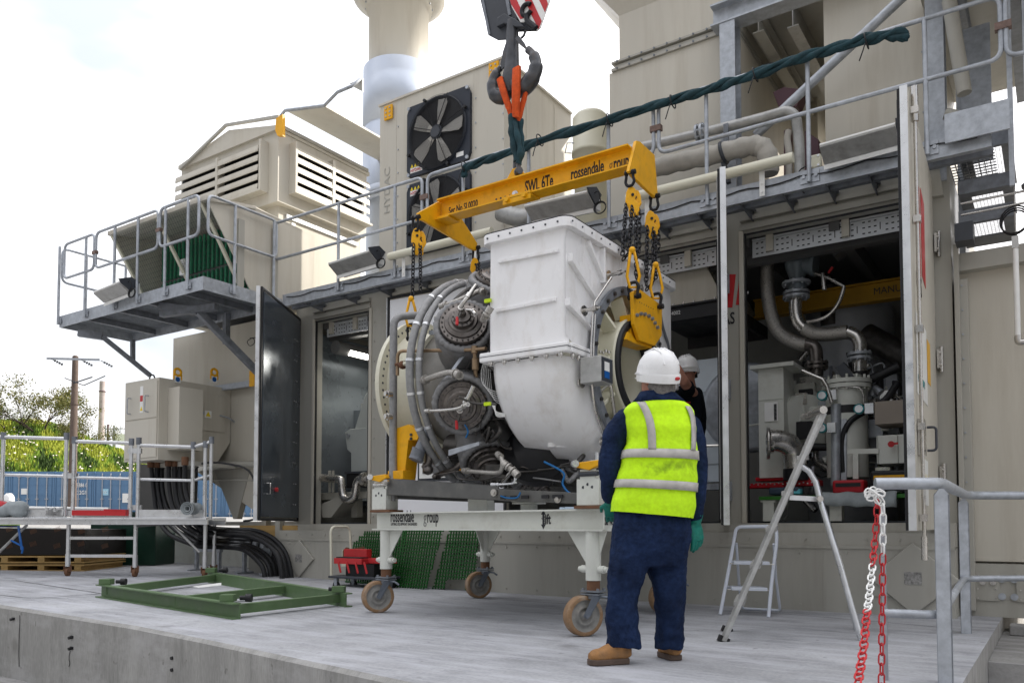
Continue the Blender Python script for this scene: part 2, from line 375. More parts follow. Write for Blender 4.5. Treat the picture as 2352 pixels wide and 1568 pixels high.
# concrete: big blotches, fine grain, stains
def concrete(name, base, amt=0.2, st=None):
 m = mat(name, base, 0.85, var=amt, scale=1.1, bump=0.25, bscale=90, dirt=tuple(c * .55 for c in base), dirt_amt=0.7, stretch=st, dirt_scale=2.3, fine=0.12)
 t = m.node_tree; n = t.nodes; l = t.links.new; b = n['Principled BSDF']
 src = b.inputs['Base Color'].links[0].from_socket
 co = n.new('ShaderNodeTexCoord'); ma = n.new('ShaderNodeMapping'); ma.inputs['Rotation'].default_value = (0, 0, R(28)); ma.inputs['Scale'].default_value = (.5, 3.2, 1)
 no = n.new('ShaderNodeTexNoise'); no.inputs['Scale'].default_value = 2.4; no.inputs['Detail'].default_value = 9; no.inputs['Roughness'].default_value = .72
 r = n.new('ShaderNodeMapRange'); r.inputs['From Min'].default_value = .47; r.inputs['From Max'].default_value = .66; r.inputs['To Max'].default_value = .85
 mx = n.new('ShaderNodeMix'); mx.data_type = 'RGBA'; mx.inputs['B'].default_value = (min(1, base[0] * 1.35), min(1, base[1] * 1.35), min(1, base[2] * 1.4), 1)
 l(co.outputs['Object'], ma.inputs[0]); l(ma.outputs[0], no.inputs['Vector']); l(no.outputs['Fac'], r.inputs[0]); l(r.outputs[0], mx.inputs['Factor'])
 l(src, mx.inputs['A']); last = mx.outputs['Result']
 for sc, lim, amt in ((5.0, .045, .55), (1.3, .05, .45), (.55, .10, .3)):
  vo = n.new('ShaderNodeTexVoronoi'); vo.inputs['Scale'].default_value = sc; wn = n.new('ShaderNodeTexNoise'); wn.inputs['Scale'].default_value = sc * 3; wn.inputs['Detail'].default_value = 5; va = n.new('ShaderNodeMix'); va.data_type = 'RGBA'; va.inputs['Factor'].default_value = .12
  l(co.outputs['Object'], va.inputs['A']); l(wn.outputs['Color'], va.inputs['B']); l(co.outputs['Object'], wn.inputs['Vector']); l(va.outputs['Result'], vo.inputs['Vector'])
  q = n.new('ShaderNodeMapRange'); q.inputs['From Min'].default_value = lim * 2.2; q.inputs['From Max'].default_value = lim; q.inputs['To Max'].default_value = amt; l(vo.outputs['Distance'], q.inputs[0])
  mk = n.new('ShaderNodeMix'); mk.data_type = 'RGBA'; mk.inputs['B'].default_value = (base[0] * .4, base[1] * .38, base[2] * .36, 1); l(q.outputs[0], mk.inputs['Factor']); l(last, mk.inputs['A']); last = mk.outputs['Result']
 l(last, b.inputs['Base Color'])
 return m
M['slab'] = concrete('slab_concrete', (0.335, 0.34, 0.355), .26)
M['slabface'] = concrete('cast_concrete_face', (0.30, 0.295, 0.28), .22, (2.2, 1, .35))
M['yard'] = concrete('yard_concrete', (0.27, 0.265, 0.255))
# ground sheet
def build_ground():
 g = MB(); xs = [-400, -200, -120, -90] + [-80 + 4 * i for i in range(24)] + [20, 60, 200, 400]; ys = [-200, -60, -20] + [-10 + 4 * i for i in range(26)] + [120, 200, 400, 600]
 vs = [(x, y, ground_z(x, y)) for y in ys for x in xs]; n = len(xs)
 g.add(vs, [(j * n + i, j * n + i + 1, (j + 1) * n + i + 1, (j + 1) * n + i) for j in range(len(ys) - 1) for i in range(n - 1)], 0, True)
 tag(g.obj('ground', M['yard']), None, None, kind='structure')
build_ground()
# raised concrete slab, front edge from the photograph
E0 = S(0, 1389); E1 = S(391, 1450); E2 = S(919, 1563.5)
def edge_y(x):
 if x > E1.x: return E1.y + (E2.y - E1.y) * (x - E1.x) / (E2.x - E1.x)
 return E1.y + (E0.y - E1.y) * (x - E1.x) / (E0.x - E1.x)
SLAB_R = -0.42
def build_slab():
 xs = [-22, -18, -15, -12, -10, -9, -8, -7, -6, -5, -4, -3, -2, -1.2, SLAB_R]
 g = MB(); e = MB(); top = []; c = 0.025
 for x in xs: top += [(x, edge_y(x) + c, slab_z(x)), (x, 13.0, slab_z(x))]
 g.add(top, [(2 * i, 2 * i + 2, 2 * i + 3, 2 * i + 1) for i in range(len(xs) - 1)])
 o = g.obj('slab', M['slab']); tag(o, None, None, kind='structure')
 # chamfered lip and the cast front face, right return face
 vs = []
 for x in xs: vs += [(x, edge_y(x) + c, slab_z(x)), (x, edge_y(x), slab_z(x) - c), (x, edge_y(x), -0.75)]
 e.add(vs, [(3 * i + 1, 3 * i + 4, 3 * i + 3, 3 * i) for i in range(len(xs) - 1)] + [(3 * i + 2, 3 * i + 5, 3 * i + 4, 3 * i + 1) for i in range(len(xs) - 1)])
 y0 = edge_y(SLAB_R)
 e.add([(SLAB_R, y0 + c, 0), (SLAB_R, y0, -c), (SLAB_R, y0, -.75), (SLAB_R, 13, -.75), (SLAB_R, 13, 0)], [(0, 1, 2, 3, 4)])
 e.obj('slab_face', M['slabface'], o)
 # dark tie-bar stubs and cracks in the cast face, pour joints on the slab
 k = MB()
 for (px, py) in ((165, 1462), (165, 1487), (401, 1508), (401, 1535), (718, 1558), (31, 1420)):
  a = P(px, py, Y=3.5); xx = a.x; yy = edge_y(xx);
  a = P(px, py, Y=yy); k.cyl((a.x, yy + .01, a.z), (a.x, yy - .03, a.z - .006), .013, n=8)
  k.bx(a.x - .02, a.x + .022, yy - .008, yy + .002, a.z - .012, a.z + .012)
 k.obj('tie_bar', M['black'], o)
 j = MB()
 def ribbon(pts, w):
  pts = [V(p) for p in pts]; vs = []
  fine = []
  for a, b in zip(pts, pts[1:]):
   m = max(2, int((b - a).length / .12))
   fine += [a.lerp(b, i / m) for i in range(m)]
  fine.append(pts[-1])
  d = (pts[-1] - pts[0]).normalized(); s = V((-d.y, d.x, 0))
  for i, q in enumerate(fine):
   ww = w * random.uniform(.35, 1.1); q = q + s * random.uniform(-.005, .005)
   vs += [(q.x - s.x * ww, q.y - s.y * ww, slab_z(q.x) + .003), (q.x + s.x * ww, q.y + s.y * ww, slab_z(q.x) + .003)]
  j.add(vs, [(2 * i, 2 * i + 2, 2 * i + 3, 2 * i + 1) for i in range(len(fine) - 1)])
 for a, b in (((0, 1366), (72, 1374)), ((72, 1374), (245, 1362)), ((36, 1333), (230, 1362)), ((0, 1334), (60, 1331)), ((210, 1324), (300, 1331)), ((600, 1336), (745, 1330))):
  ribbon([S(*a), S(*b)], .011)
 ribbon([S(1100, 1373), S(1500, 1398), S(1800, 1409), S(2160, 1440)], .007)
 j.obj('joint', mat('joint_dark', (.06, .058, .055), .95, var=.4, scale=20), o)
 # long ridge of a floated pour line
 # vertical cracks on the face
 q = MB()
 for px, y0p, y1p in ((46, 1412, 1530), (322, 1445, 1568), (604, 1508, 1568), (398, 1540, 1568), (160, 1490, 1530)):
  a = P(px, y0p, Y=3.45); yy = edge_y(a.x); a = P(px, y0p, Y=yy); b = P(px, y1p, Y=yy); pts = []
  for i in range(9): pts.append(V((a.x + random.uniform(-.008, .008), yy - .0005, a.z + (b.z - a.z) * i / 8)))
  q.tube(pts, .0028, 4)
 q.obj('crack', M['black'], o)
build_slab()
# ------------------------------------------------------------------ hill with grass
def hill_top(px): return 9.6 - 3.0 * sstep(60, 330, px)
def hill_z(px, d):
 return 1.2 + (hill_top(px) - 1.2) * sstep(49, 72, d) - 1.5 * sstep(76, 110, d)
def hp(px, d):
 p = P(px, 1206, d=d); return V((p.x, p.y, hill_z(px, d)))
def build_hill():
 g = MB(); cols = [-500 + 40 * i for i in range(30)]; rows = [46, 49, 52, 55, 58, 61, 64, 67, 70, 73, 78, 90, 115]
 vs = []
 for d in rows:
  for c in cols:
   q = hp(c, d); q.z += (0.35 * math.sin(c * .05 + d) + .2 * math.sin(c * .13)) * (1 if d > 50 else 0); vs.append(q)
 n = len(cols)
 g.add(vs, [(j * n + i, j * n + i + 1, (j + 1) * n + i + 1, (j + 1) * n + i) for j in range(len(rows) - 1) for i in range(n - 1)], 0, True)
 tag(g.obj('hill', mat('hill_soil_grass', (.16, .20, .035), .95, var=.35, scale=.8)), None, None, kind='structure')
 gm = [mat('grass_yellow', (.34, .38, .045), .8, var=.2, scale=1), mat('grass_green', (.17, .27, .03), .8, var=.2, scale=1), mat('grass_dark', (.05, .09, .02), .85, var=.2, scale=1), mat('white_blossom', (.75, .68, .58), .8, var=.1)]
 rnd = random.Random(3); a = MB(); fl = MB()
 for i in range(15000):
  px = rnd.uniform(-120, 330); d = rnd.uniform(49.5, 75); q = hp(px, d);
  clump = math.sin(px * .06 + d * .5) + math.sin(px * .021 - d * .9) + rnd.gauss(0, .5)
  mi = 0 if clump > 0.1 else (1 if clump > -1.0 else 2)
  h = rnd.uniform(.25, .8); wd = rnd.uniform(.10, .28); an = rnd.uniform(0, 6.28)
  for k in range(3):
   an2 = an + k * 1.05; dx, dy = math.cos(an2) * wd, math.sin(an2) * wd; lx, ly = rnd.uniform(-.15, .15), rnd.uniform(-.15, .15)
   a.add([(q.x - dx, q.y - dy, q.z - .1), (q.x + dx, q.y + dy, q.z - .1), (q.x + lx, q.y + ly, q.z + h)], [(0, 1, 2)], mi)
 o = a.obj('grass', gm[:3]); tag(o, 'long yellow green grass covering the sunlit hillside', 'grass', kind='stuff')
 for i in range(1300):
  cx = rnd.gauss(0, 1); px = rnd.uniform(-100, 320); d = rnd.uniform(50, 70)
  if math.sin(px * .045) + math.sin(d * .8 + px * .03) + rnd.gauss(0, .5) < .35: continue
  q = hp(px, d); s = rnd.uniform(.05, .13); z = q.z + rnd.uniform(.3, .8)
  fl.add([(q.x - s, q.y, z), (q.x, q.y - s, z + s * .5), (q.x + s, q.y, z), (q.x, q.y + s * .4, z + s)], [(0, 1, 2, 3)])
 tag(fl.obj('wildflowers', gm[3]), 'small white wildflowers dotted over the hillside grass', 'flowers', kind='stuff')
build_hill()
# shrubs and trees on the hill
def leafy(name, label, px, d, h, spread, leaves, cols, group=None, seed=1, base=None, dens=1.0):
 rnd = random.Random(seed); b = base or hp(px, d); t = thing(name, label, 'tree', b, group)
 tr = MB(); tips = []
 def grow(p, dr, ln, r, lv):
  q = p + dr * ln; tr.tube([p, p.lerp(q, .5) + V((rnd.uniform(-.05, .05), rnd.uniform(-.05, .05), 0)) * ln, q], [r, r * .8, r * .6], 5)
  if lv == 0: tips.append(q); return
  if lv < 3: tips.append(q)
  for _ in range(rnd.choice((2, 3, 3))):
   nd = (dr + V((rnd.gauss(0, .55), rnd.gauss(0, .55), rnd.gauss(.1, .3)))).normalized(); grow(q, nd, ln * rnd.uniform(.62, .85), r * .55, lv - 1)
 for k in range(5):
  grow(b - V((0, 0, .2)), V((rnd.gauss(0, spread), rnd.gauss(0, spread), 1)).normalized(), h * .34, h * .017, 4)
 tr.obj('trunk', M['bark'], t)
 cr_ = MB()
 for q in tips:
  for _ in range(leaves):
   c = q + V((rnd.gauss(0, .05), rnd.gauss(0, .05), rnd.gauss(0, .05))) * h; s = rnd.uniform(.010, .022) * h
   a = V((rnd.gauss(0, 1), rnd.gauss(0, 1), rnd.gauss(0, 1))).normalized(); bb = a.orthogonal().normalized()
   cr_.add([c - a * s, c + bb * s * .6, c + a * s, c - bb * s * .6], [(0, 1, 2, 3)], 0 if rnd.random() < .6 else 1)
 cr_.obj('crown', cols, t)
leafc = [mat('leaf_olive', (.16, .17, .05), .8, var=.2), mat('leaf_pale', (.30, .27, .11), .8, var=.2)]
leafd = [mat('leaf_green', (.09, .13, .03), .8, var=.2), mat('leaf_lightgreen', (.22, .27, .06), .8, var=.2)]
leafy('bushy_tree', 'large sparse bushy tree on the hilltop left of the pole', 88, 66, 5.0, .75, 13, leafc, 'trees on the hilltop', 5)
leafy('bushy_tree', 'low round bush at the far left of the hilltop', 12, 66, 3.0, .9, 5, leafd, 'trees on the hilltop', 8)
leafy('bushy_tree', 'thin pale shrub on the hilltop just right of the pole', 196, 66, 3.1, 1.0, 10, leafc, 'trees on the hilltop', 11)
# telegraph pole
def telegraph():
 b = P(164, 1206, d=38); b.z = ground_z(b.x, b.y); t = thing('telegraph_pole', 'brown wooden telegraph pole with a crossarm and insulators', 'pole', b)
 top = P(168, 815, d=38).z; m = MB(); m.cyl(b, (b.x, b.y, top), .20, .13, 12); m.cyl((b.x, b.y, top), (b.x, b.y, top + .05), .13, .06, 12)
 for z in (top - 2.3, top - 4.3, top - 6.1): m.cyl((b.x, b.y, z), (b.x, b.y, z + .05), .19, n=12)
 m.obj('pole', M['polewood'], t)
 a = P(108, 823, d=38); c = P(230, 826, d=38); m = MB(); m.bar(a, c, .09, .09); m.obj('crossarm', M['galv'], t)
 for q0 in (P(118, 824, d=37.9), P(186, 826, d=37.9), P(232, 828, d=37.9)):
  m = MB(); e = q0 + _r * .55 + V((0, 0, -.28)); m.tube([q0, e], .02, 6)
  for i in range(4):
   p = q0.lerp(e, .3 + i * .2); m.cyl(p, p + (e - q0) * .06, .07, .04, 8)
  m.obj('insulator', M['dark'], t)
 m = MB(); bz = P(168, 880, d=38); m.tube([bz, bz + _r * .9 + V((0, 0, .3))], .03, 6); m.tube([bz - _r * .4 + V((0, 0, .25)), bz + _r * .5 + V((0, 0, -.1)), bz + _r * 1.5 + V((0, 0, .35))], .025, 6); m.obj('bracket', M['dark'], t)
telegraph()
def far_things():
 b = hp(228, 78); top = P(228, 873, d=90).z; b = P(228, 1206, d=90); b.z = 5
 t = thing('chimney', 'tall slim pinkish concrete chimney beyond the hill', 'chimney', b)
 m = MB(); m.cyl(b, (b.x, b.y, top), .36, .30, 16)
 m.obj('shaft', mat('far_concrete', (.42, .36, .36), .9, var=.25, scale=1.5), t)
 for k in range(9):
  m = MB(); z = b.z + (top - b.z) * (k + 1) / 10; m.cyl((b.x, b.y, z), (b.x, b.y, z + .09), .375, n=16)
  if k in (3, 8): m.obj('band', M['maroon'], t)
 b = P(243, 1206, d=88); b.z = 5; t = thing('steel_mast', 'thin dark reddish mast right of the chimney', 'mast', b)
 m = MB(); m.cyl(b, (b.x, b.y, P(243, 973, d=88).z), .12, .1, 10); m.obj('shaft', M['maroon'], t)
 b = P(258, 1206, d=88); b.z = 5; t = thing('steel_mast', 'short grey mast with a railed platform and a white cabin', 'mast', b)
 zt = P(258, 975, d=88).z; m = MB(); m.cyl(b, (b.x, b.y, zt), .22, .14, 10); m.obj('shaft', M['galv'], t)
 m = MB(); z = P(258, 1000, d=88).z
 for q in (0, .8): m.bar(b + _r * -1 + V((0, 0, z - b.z + q)), b + _r * 2.4 + V((0, 0, z - b.z + q)), .07, .07)
 for s in (-1, 0.7, 2.4): m.bar(b + _r * s + V((0, 0, z - b.z)), b + _r * s + V((0, 0, z - b.z + 1.2)), .07, .07)
 m.obj('railing', M['galv'], t); m = MB(); m.bar(b + _r * .5 + V((0, 0, z - b.z - .4)), b + _r * 2.0 + V((0, 0, z - b.z - .4)), 1.5, 1.1); m.obj('cabin', M['whitepl'], t)
far_things()
# ------------------------------------------------------------------ shipping containers
def containers():
 D0 = 44.0
 edges = [(-78, 22), (23, 123), (124, 214), (215, 312), (313, 412), (413, 512), (513, 590)]
 labs = ['blue shipping container at the far left edge marked with a white 2', 'blue shipping container with a small white square on its door behind the helmeted worker',
   'blue shipping container with white numbers on its door behind the scaffold posts', 'blue shipping container with two white stickers beside the dark cable shield', 'blue shipping container mostly hidden behind the grey cable box',
   'blue shipping container end seen through the gap under the enclosure', 'blue shipping container right of the others seen through the gap']
 zt = P(100, 1082, d=D0).z; zb = zt - 2.6; sp = MB()
 for i, ((a, b), lb) in enumerate(zip(edges, labs)):
  A = P(a, 1206, d=D0); B = P(b, 1206, d=D0); A.z = B.z = zb; n = V((-_r.y, _r.x, 0));
  t = thing('shipping_container', lb, 'container', A, 'blue shipping containers standing in a row'); x = (B - A).normalized(); W = (B - A).length
  z = V((0, 0, 1)); m = MB(); m.prism([A + x * .0, B, B + z * 2.6, A + z * 2.6], n * 6)
  m.obj('body', M['blue'], t)
  for q in (.06, .5):
   m = MB(); m.prism([A + x * W * q + z * .2 - n * .03, A + x * W * (q + .44) + z * .2 - n * .03, A + x * W * (q + .44) + z * 2.4 - n * .03, A + x * W * q + z * 2.4 - n * .03], n * .029)
   for zz in (.75, 1.3, 1.85): m.prism([A + x * W * q + z * (zz) - n * .045, A + x * W * (q + .44) + z * zz - n * .045, A + x * W * (q + .44) + z * (zz + .04) - n * .045, A + x * W * q + z * (zz + .04) - n * .045], n * .014)
   m.obj('door', M['blue'], t)
  for q in (.2, .4, .62, .84):
   m = MB(); p = A + x * W * q - n * .08; m.cyl(p + z * .1, p + z * 2.5, .028, n=8)
   for zz in (.3, 1.1, 2.3): m.bar(p - x * .09 + z * zz, p + x * .09 + z * zz, .05, .06)
   m.obj('locking_bar', M['galv'], t)
  m = MB();
  for u in (0.0, W - .06): m.prism([A + x * u - n * .05, A + x * (u + .06) - n * .05, A + x * (u + .06) + z * 2.6 - n * .05, A + x * u + z * 2.6 - n * .05], n * .049)
  m.obj('frame', M['blue'], t)
  if i in (1, 3):
   m = MB(); u, h, s = ((.25, 1.35, .32) if i == 1 else (.68, .9, .5)); m.prism([A + x * W * u - n * .065 + z * h, A + x * (W * u + s) - n * .065 + z * h, A + x * (W * u + s) - n * .065 + z * (h + s), A + x * W * u - n * .065 + z * (h + s)], n * .005); m.obj('sticker', M['whitepl'], t)
  if i == 3:
   m = MB(); m.prism([A + x * .5 - n * .065 + z * 1.3, A + x * .8 - n * .065 + z * 1.3, A + x * .8 - n * .065 + z * 1.65, A + x * .5 - n * .065 + z * 1.65], n * .005); m.obj('sticker', mat('pale_blue_sticker', (.35, .6, .75), .5), t)
   text('GC', A + x * .52 - n * .075 + z * 1.4, x, z, .2, M['whitepl'], t, sx=.8)
  if i == 2:
   text('U 405386 0', A + x * .78 - n * .07 + z * 1.75, x, z, .3, M['whitepl'], t, sx=.72, bold=.02); text('22G1', A + x * 1.25 - n * .07 + z * 1.35, x, z, .3, M['whitepl'], t, sx=.8, bold=.02)
  if i == 0: text('2', A + x * (W - .5) - n * .07 + z * 1.8, x, z, .32, M['whitepl'], t, bold=.02)
  if i == 5: text('22G1', A + x * .8 - n * .07 + z * .3, x, z, .3, M['whitepl'], t, bold=.02)
containers()
# ================================================================== TURBINE ENCLOSURE
YW = 8.15; YB = 7.86; ZS = .82; ZL = 3.80; ZT = 3.97
def fx(px, Y=YW): return P(px, 800, Y=Y).x
def bx_bolts(m, xs, y, zs, r=.011, mi=0):
 for x in xs:
  for z in zs: m.cyl((x, y, z), (x, y - .012, z), r, n=6, mi=mi, sm=False)
def frange(a, b, s):
 o = [];
 while a <= b: o.append(a); a += s
 return o
XL = -9.42; X1a = fx(722); X1b = fx(852); X2a = fx(900); X2b = fx(1658); X3a = fx(1706); X3b = fx(2137); XR = fx(2190)
def enclosure():
 t = thing('turbine_enclosure', 'long beige steel turbine enclosure with open doors behind the walkway', 'building', (-5, 8.5, 0))
 m = MB(); m.bx(XL, XR, YB, 11.6, 0.0, .60); m.bx(XL, XR, YB + .02, 11.6, .606, .73); m.bx(XL, XR, YB - .012, YB + .05, .585, .612)
 m.bx(XL, XR, YB + .1, 11.6, .73, ZS)
 bx_bolts(m, frange(XL + .15, XR - .05, .27), YB + .02, (.67,)); bx_bolts(m, frange(XL + .25, XR - .05, .42), YB, (.545, .06))
 for px in (1880, 2170):  # panel joint lines
  pass
 for x in (fx(1120, YB), fx(1882, YB)): m.bx(x - .004, x + .004, YB - .004, YB, .03, .58, mi=0)
 for (px, py) in ((2018, 1343), (2218, 1282)):
  q = P(px, py, Y=YB - .01);
  if q.x < XR: m.bx(q.x - .09, q.x + .09, YB - .014, YB - .001, q.z - .1, q.z + .1); bx_bolts(m, (q.x - .075, q.x + .075), YB - .014, (q.z - .085, q.z + .085), .008)
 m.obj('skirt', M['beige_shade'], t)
 # pressed diamond plates
 for px, py, s in ((690, 1272, .30), (2098, 1318, .36)):
  q = P(px, py, Y=YB); z = min(q.z, .33); m = MB()
  m.prism([(q.x - s, YB - .003, z), (q.x, YB - .003, z - s * .88), (q.x + s, YB - .003, z), (q.x, YB - .003, z + s * .88)], (0, -.03, 0))
  o = m.obj('diamond_plate', M['beige_shade'], t, bevel=.008)
  w_ = MB(); w_.bx(q.x - .07, q.x + .07, YB - .036, YB - .0335, z - .05, z + .06); w_.obj('worn_patch', mat('bare_patch', (.25, .245, .235), .8, var=.6, scale=45), o)
 # wall: posts, lintel, end walls
 m = MB()
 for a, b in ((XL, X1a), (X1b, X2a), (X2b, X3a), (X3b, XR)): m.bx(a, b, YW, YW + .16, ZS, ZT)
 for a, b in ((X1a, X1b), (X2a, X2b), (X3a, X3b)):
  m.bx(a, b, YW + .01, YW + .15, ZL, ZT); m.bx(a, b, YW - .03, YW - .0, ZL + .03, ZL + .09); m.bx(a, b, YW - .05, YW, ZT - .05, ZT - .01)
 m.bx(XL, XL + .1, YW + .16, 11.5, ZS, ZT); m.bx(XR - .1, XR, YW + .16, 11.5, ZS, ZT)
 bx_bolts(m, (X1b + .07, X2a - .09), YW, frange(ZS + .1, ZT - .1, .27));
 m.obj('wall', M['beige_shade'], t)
 m = MB()
 for x in (X1a, X1b, X2b, X3a, X3b):
  m.bx(x - .025, x + .025, YW - .022, YW - .001, ZS, ZL + .03)
 m.obj('door_frame', M['beige'], t, bevel=.005)
 m = MB()
 for x in (X1a + .035, X1b - .045, X2a + .02, X2b - .045, X3a + .035): m.bx(x, x + .012, YW - .012, YW + .02, ZS, ZL)
 for a, b in ((X1a, X1b), (X2a, X2b), (X3a, X3b)): m.bx(a + .03, b - .03, YW - .014, YW + .01, ZL - .02, ZL - .005)
 m.obj('rubber_seal', M['black'], t)
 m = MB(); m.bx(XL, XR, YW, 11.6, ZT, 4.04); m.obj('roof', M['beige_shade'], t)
 # interior
 m = MB(); m.bx(XL + .1, XR - .1, 11.4, 11.5, ZS, ZT - .002); m.bx(-7.55, -7.45, 8.6, 11.4, ZS, ZT - .002)
 m.obj('inner_wall', mat('inner_perforated_lining', (.37, .375, .36), .5, metal=.2, var=.12, scale=2), t)
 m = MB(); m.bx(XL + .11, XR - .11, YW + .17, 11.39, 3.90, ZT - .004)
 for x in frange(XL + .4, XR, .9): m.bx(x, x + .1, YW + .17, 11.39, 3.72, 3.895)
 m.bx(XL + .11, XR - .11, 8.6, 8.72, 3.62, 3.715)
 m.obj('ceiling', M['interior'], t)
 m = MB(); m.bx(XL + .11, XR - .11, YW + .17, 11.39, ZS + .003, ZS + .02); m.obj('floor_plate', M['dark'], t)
 # perforated cable tray above each opening
 hole = M['black']
 for a, b in ((X1a, X1b), (X2a, X2b), (X3a, X3b)):
  m = MB(); m.bx(a + .05, b - .02, YW + .2, YW + .21, ZL - .20, ZL - .03); m.bx(a + .05, b - .02, YW + .19, YW + .215, ZL - .025, ZL - .005)
  tr = m.obj('cable_tray', mat('zinc_tray', (.62, .64, .66), .45, metal=.3, var=.1) if a == X1a else bpy.data.materials['zinc_tray'], t)
  h = MB()
  for i, x in enumerate(frange(a + .09, b - .06, .052)):
   tall = i % 4 == 3
   if tall: h.bx(x, x + .008, YW + .197, YW + .199, ZL - .15, ZL - .08)
   else:
    for z in (ZL - .17, ZL - .115, ZL - .06): h.bx(x, x + .024, YW + .197, YW + .199, z, z + .012)
  h.obj('slot', hole, tr)
  m = MB()
  for q in (.12, .55, .9): x = a + (b - a) * q; m.bx(x, x + .07, YW + .15, YW + .19, ZL - .17, ZL + .0)
  m.obj('tray_clip', M['beige'], tr)
 # red stripes and letters on the post between the two right openings
 m = MB(); s = .0
 for (p0, p1, p2, p3) in (((1662, 630), (1690, 630), (1682, 706), (1659, 706)), ((1699, 630), (1704, 630), (1704, 700), (1690, 700))):
  m.prism([P(*q, Y=YW - .004) for q in (p0, p1, p2, p3)], (0, .003, 0))
 m.obj('red_stripe', M['redpl'], t)
 q = P(1659, 746, Y=YW - .004); text('AS', (q.x + .005, YW - .003, q.z), (1, 0, 0), (0, 0, 1), .17, M['text'], t, sx=.68, bold=.012)
 return t
ENC = enclosure()
# ------------------------------------------------------------------ doors (parts of the enclosure)
def door(hx, hy, ox, oy, z0, z1, inner, outer, flip=1, bars=True):
 """leaf from the hinge (hx,hy) to the outer edge (ox,oy); flip is the side the inner face looks to"""
 a = V((hx, hy, 0)); b = V((ox, oy, 0)); d = (b - a).normalized(); n = V((-d.y, d.x, 0)) * flip; W = (b - a).length; z = V((0, 0, 1)); th = .05
 def slab_(m, u0, u1, w0, w1, t0, t1, mi=0):
  m.prism([a + d * u0 + z * w0 + n * t0, a + d * u1 + z * w0 + n * t0, a + d * u1 + z * w1 + n * t0, a + d * u0 + z * w1 + n * t0], n * (t1 - t0), mi)
 m = MB(); slab_(m, 0, W, z0, z1, -th, 0); o = m.obj('door', outer, ENC, bevel=.004)
 m = MB(); slab_(m, .03, W - .07, z0 + .05, z1 - .05, .0015, .03); m.obj('inner_panel', inner, o, bevel=.004)
 m = MB()
 for (u0, u1, w0, w1) in ((0, .02, z0, z1), (W - .05, W - .02, z0, z1), (.02, W - .05, z0, z0 + .03), (.02, W - .05, z1 - .03, z1)): slab_(m, u0, u1, w0, w1, .0012, .022)
 m.obj('rubber_seal', M['black'], o)
 m = MB(); slab_(m, W - .0, W + .012, z0, z1, -th, 0); m.obj('edge_strip', M['alu'], o)
 return o, a, d, n, W, z, slab_
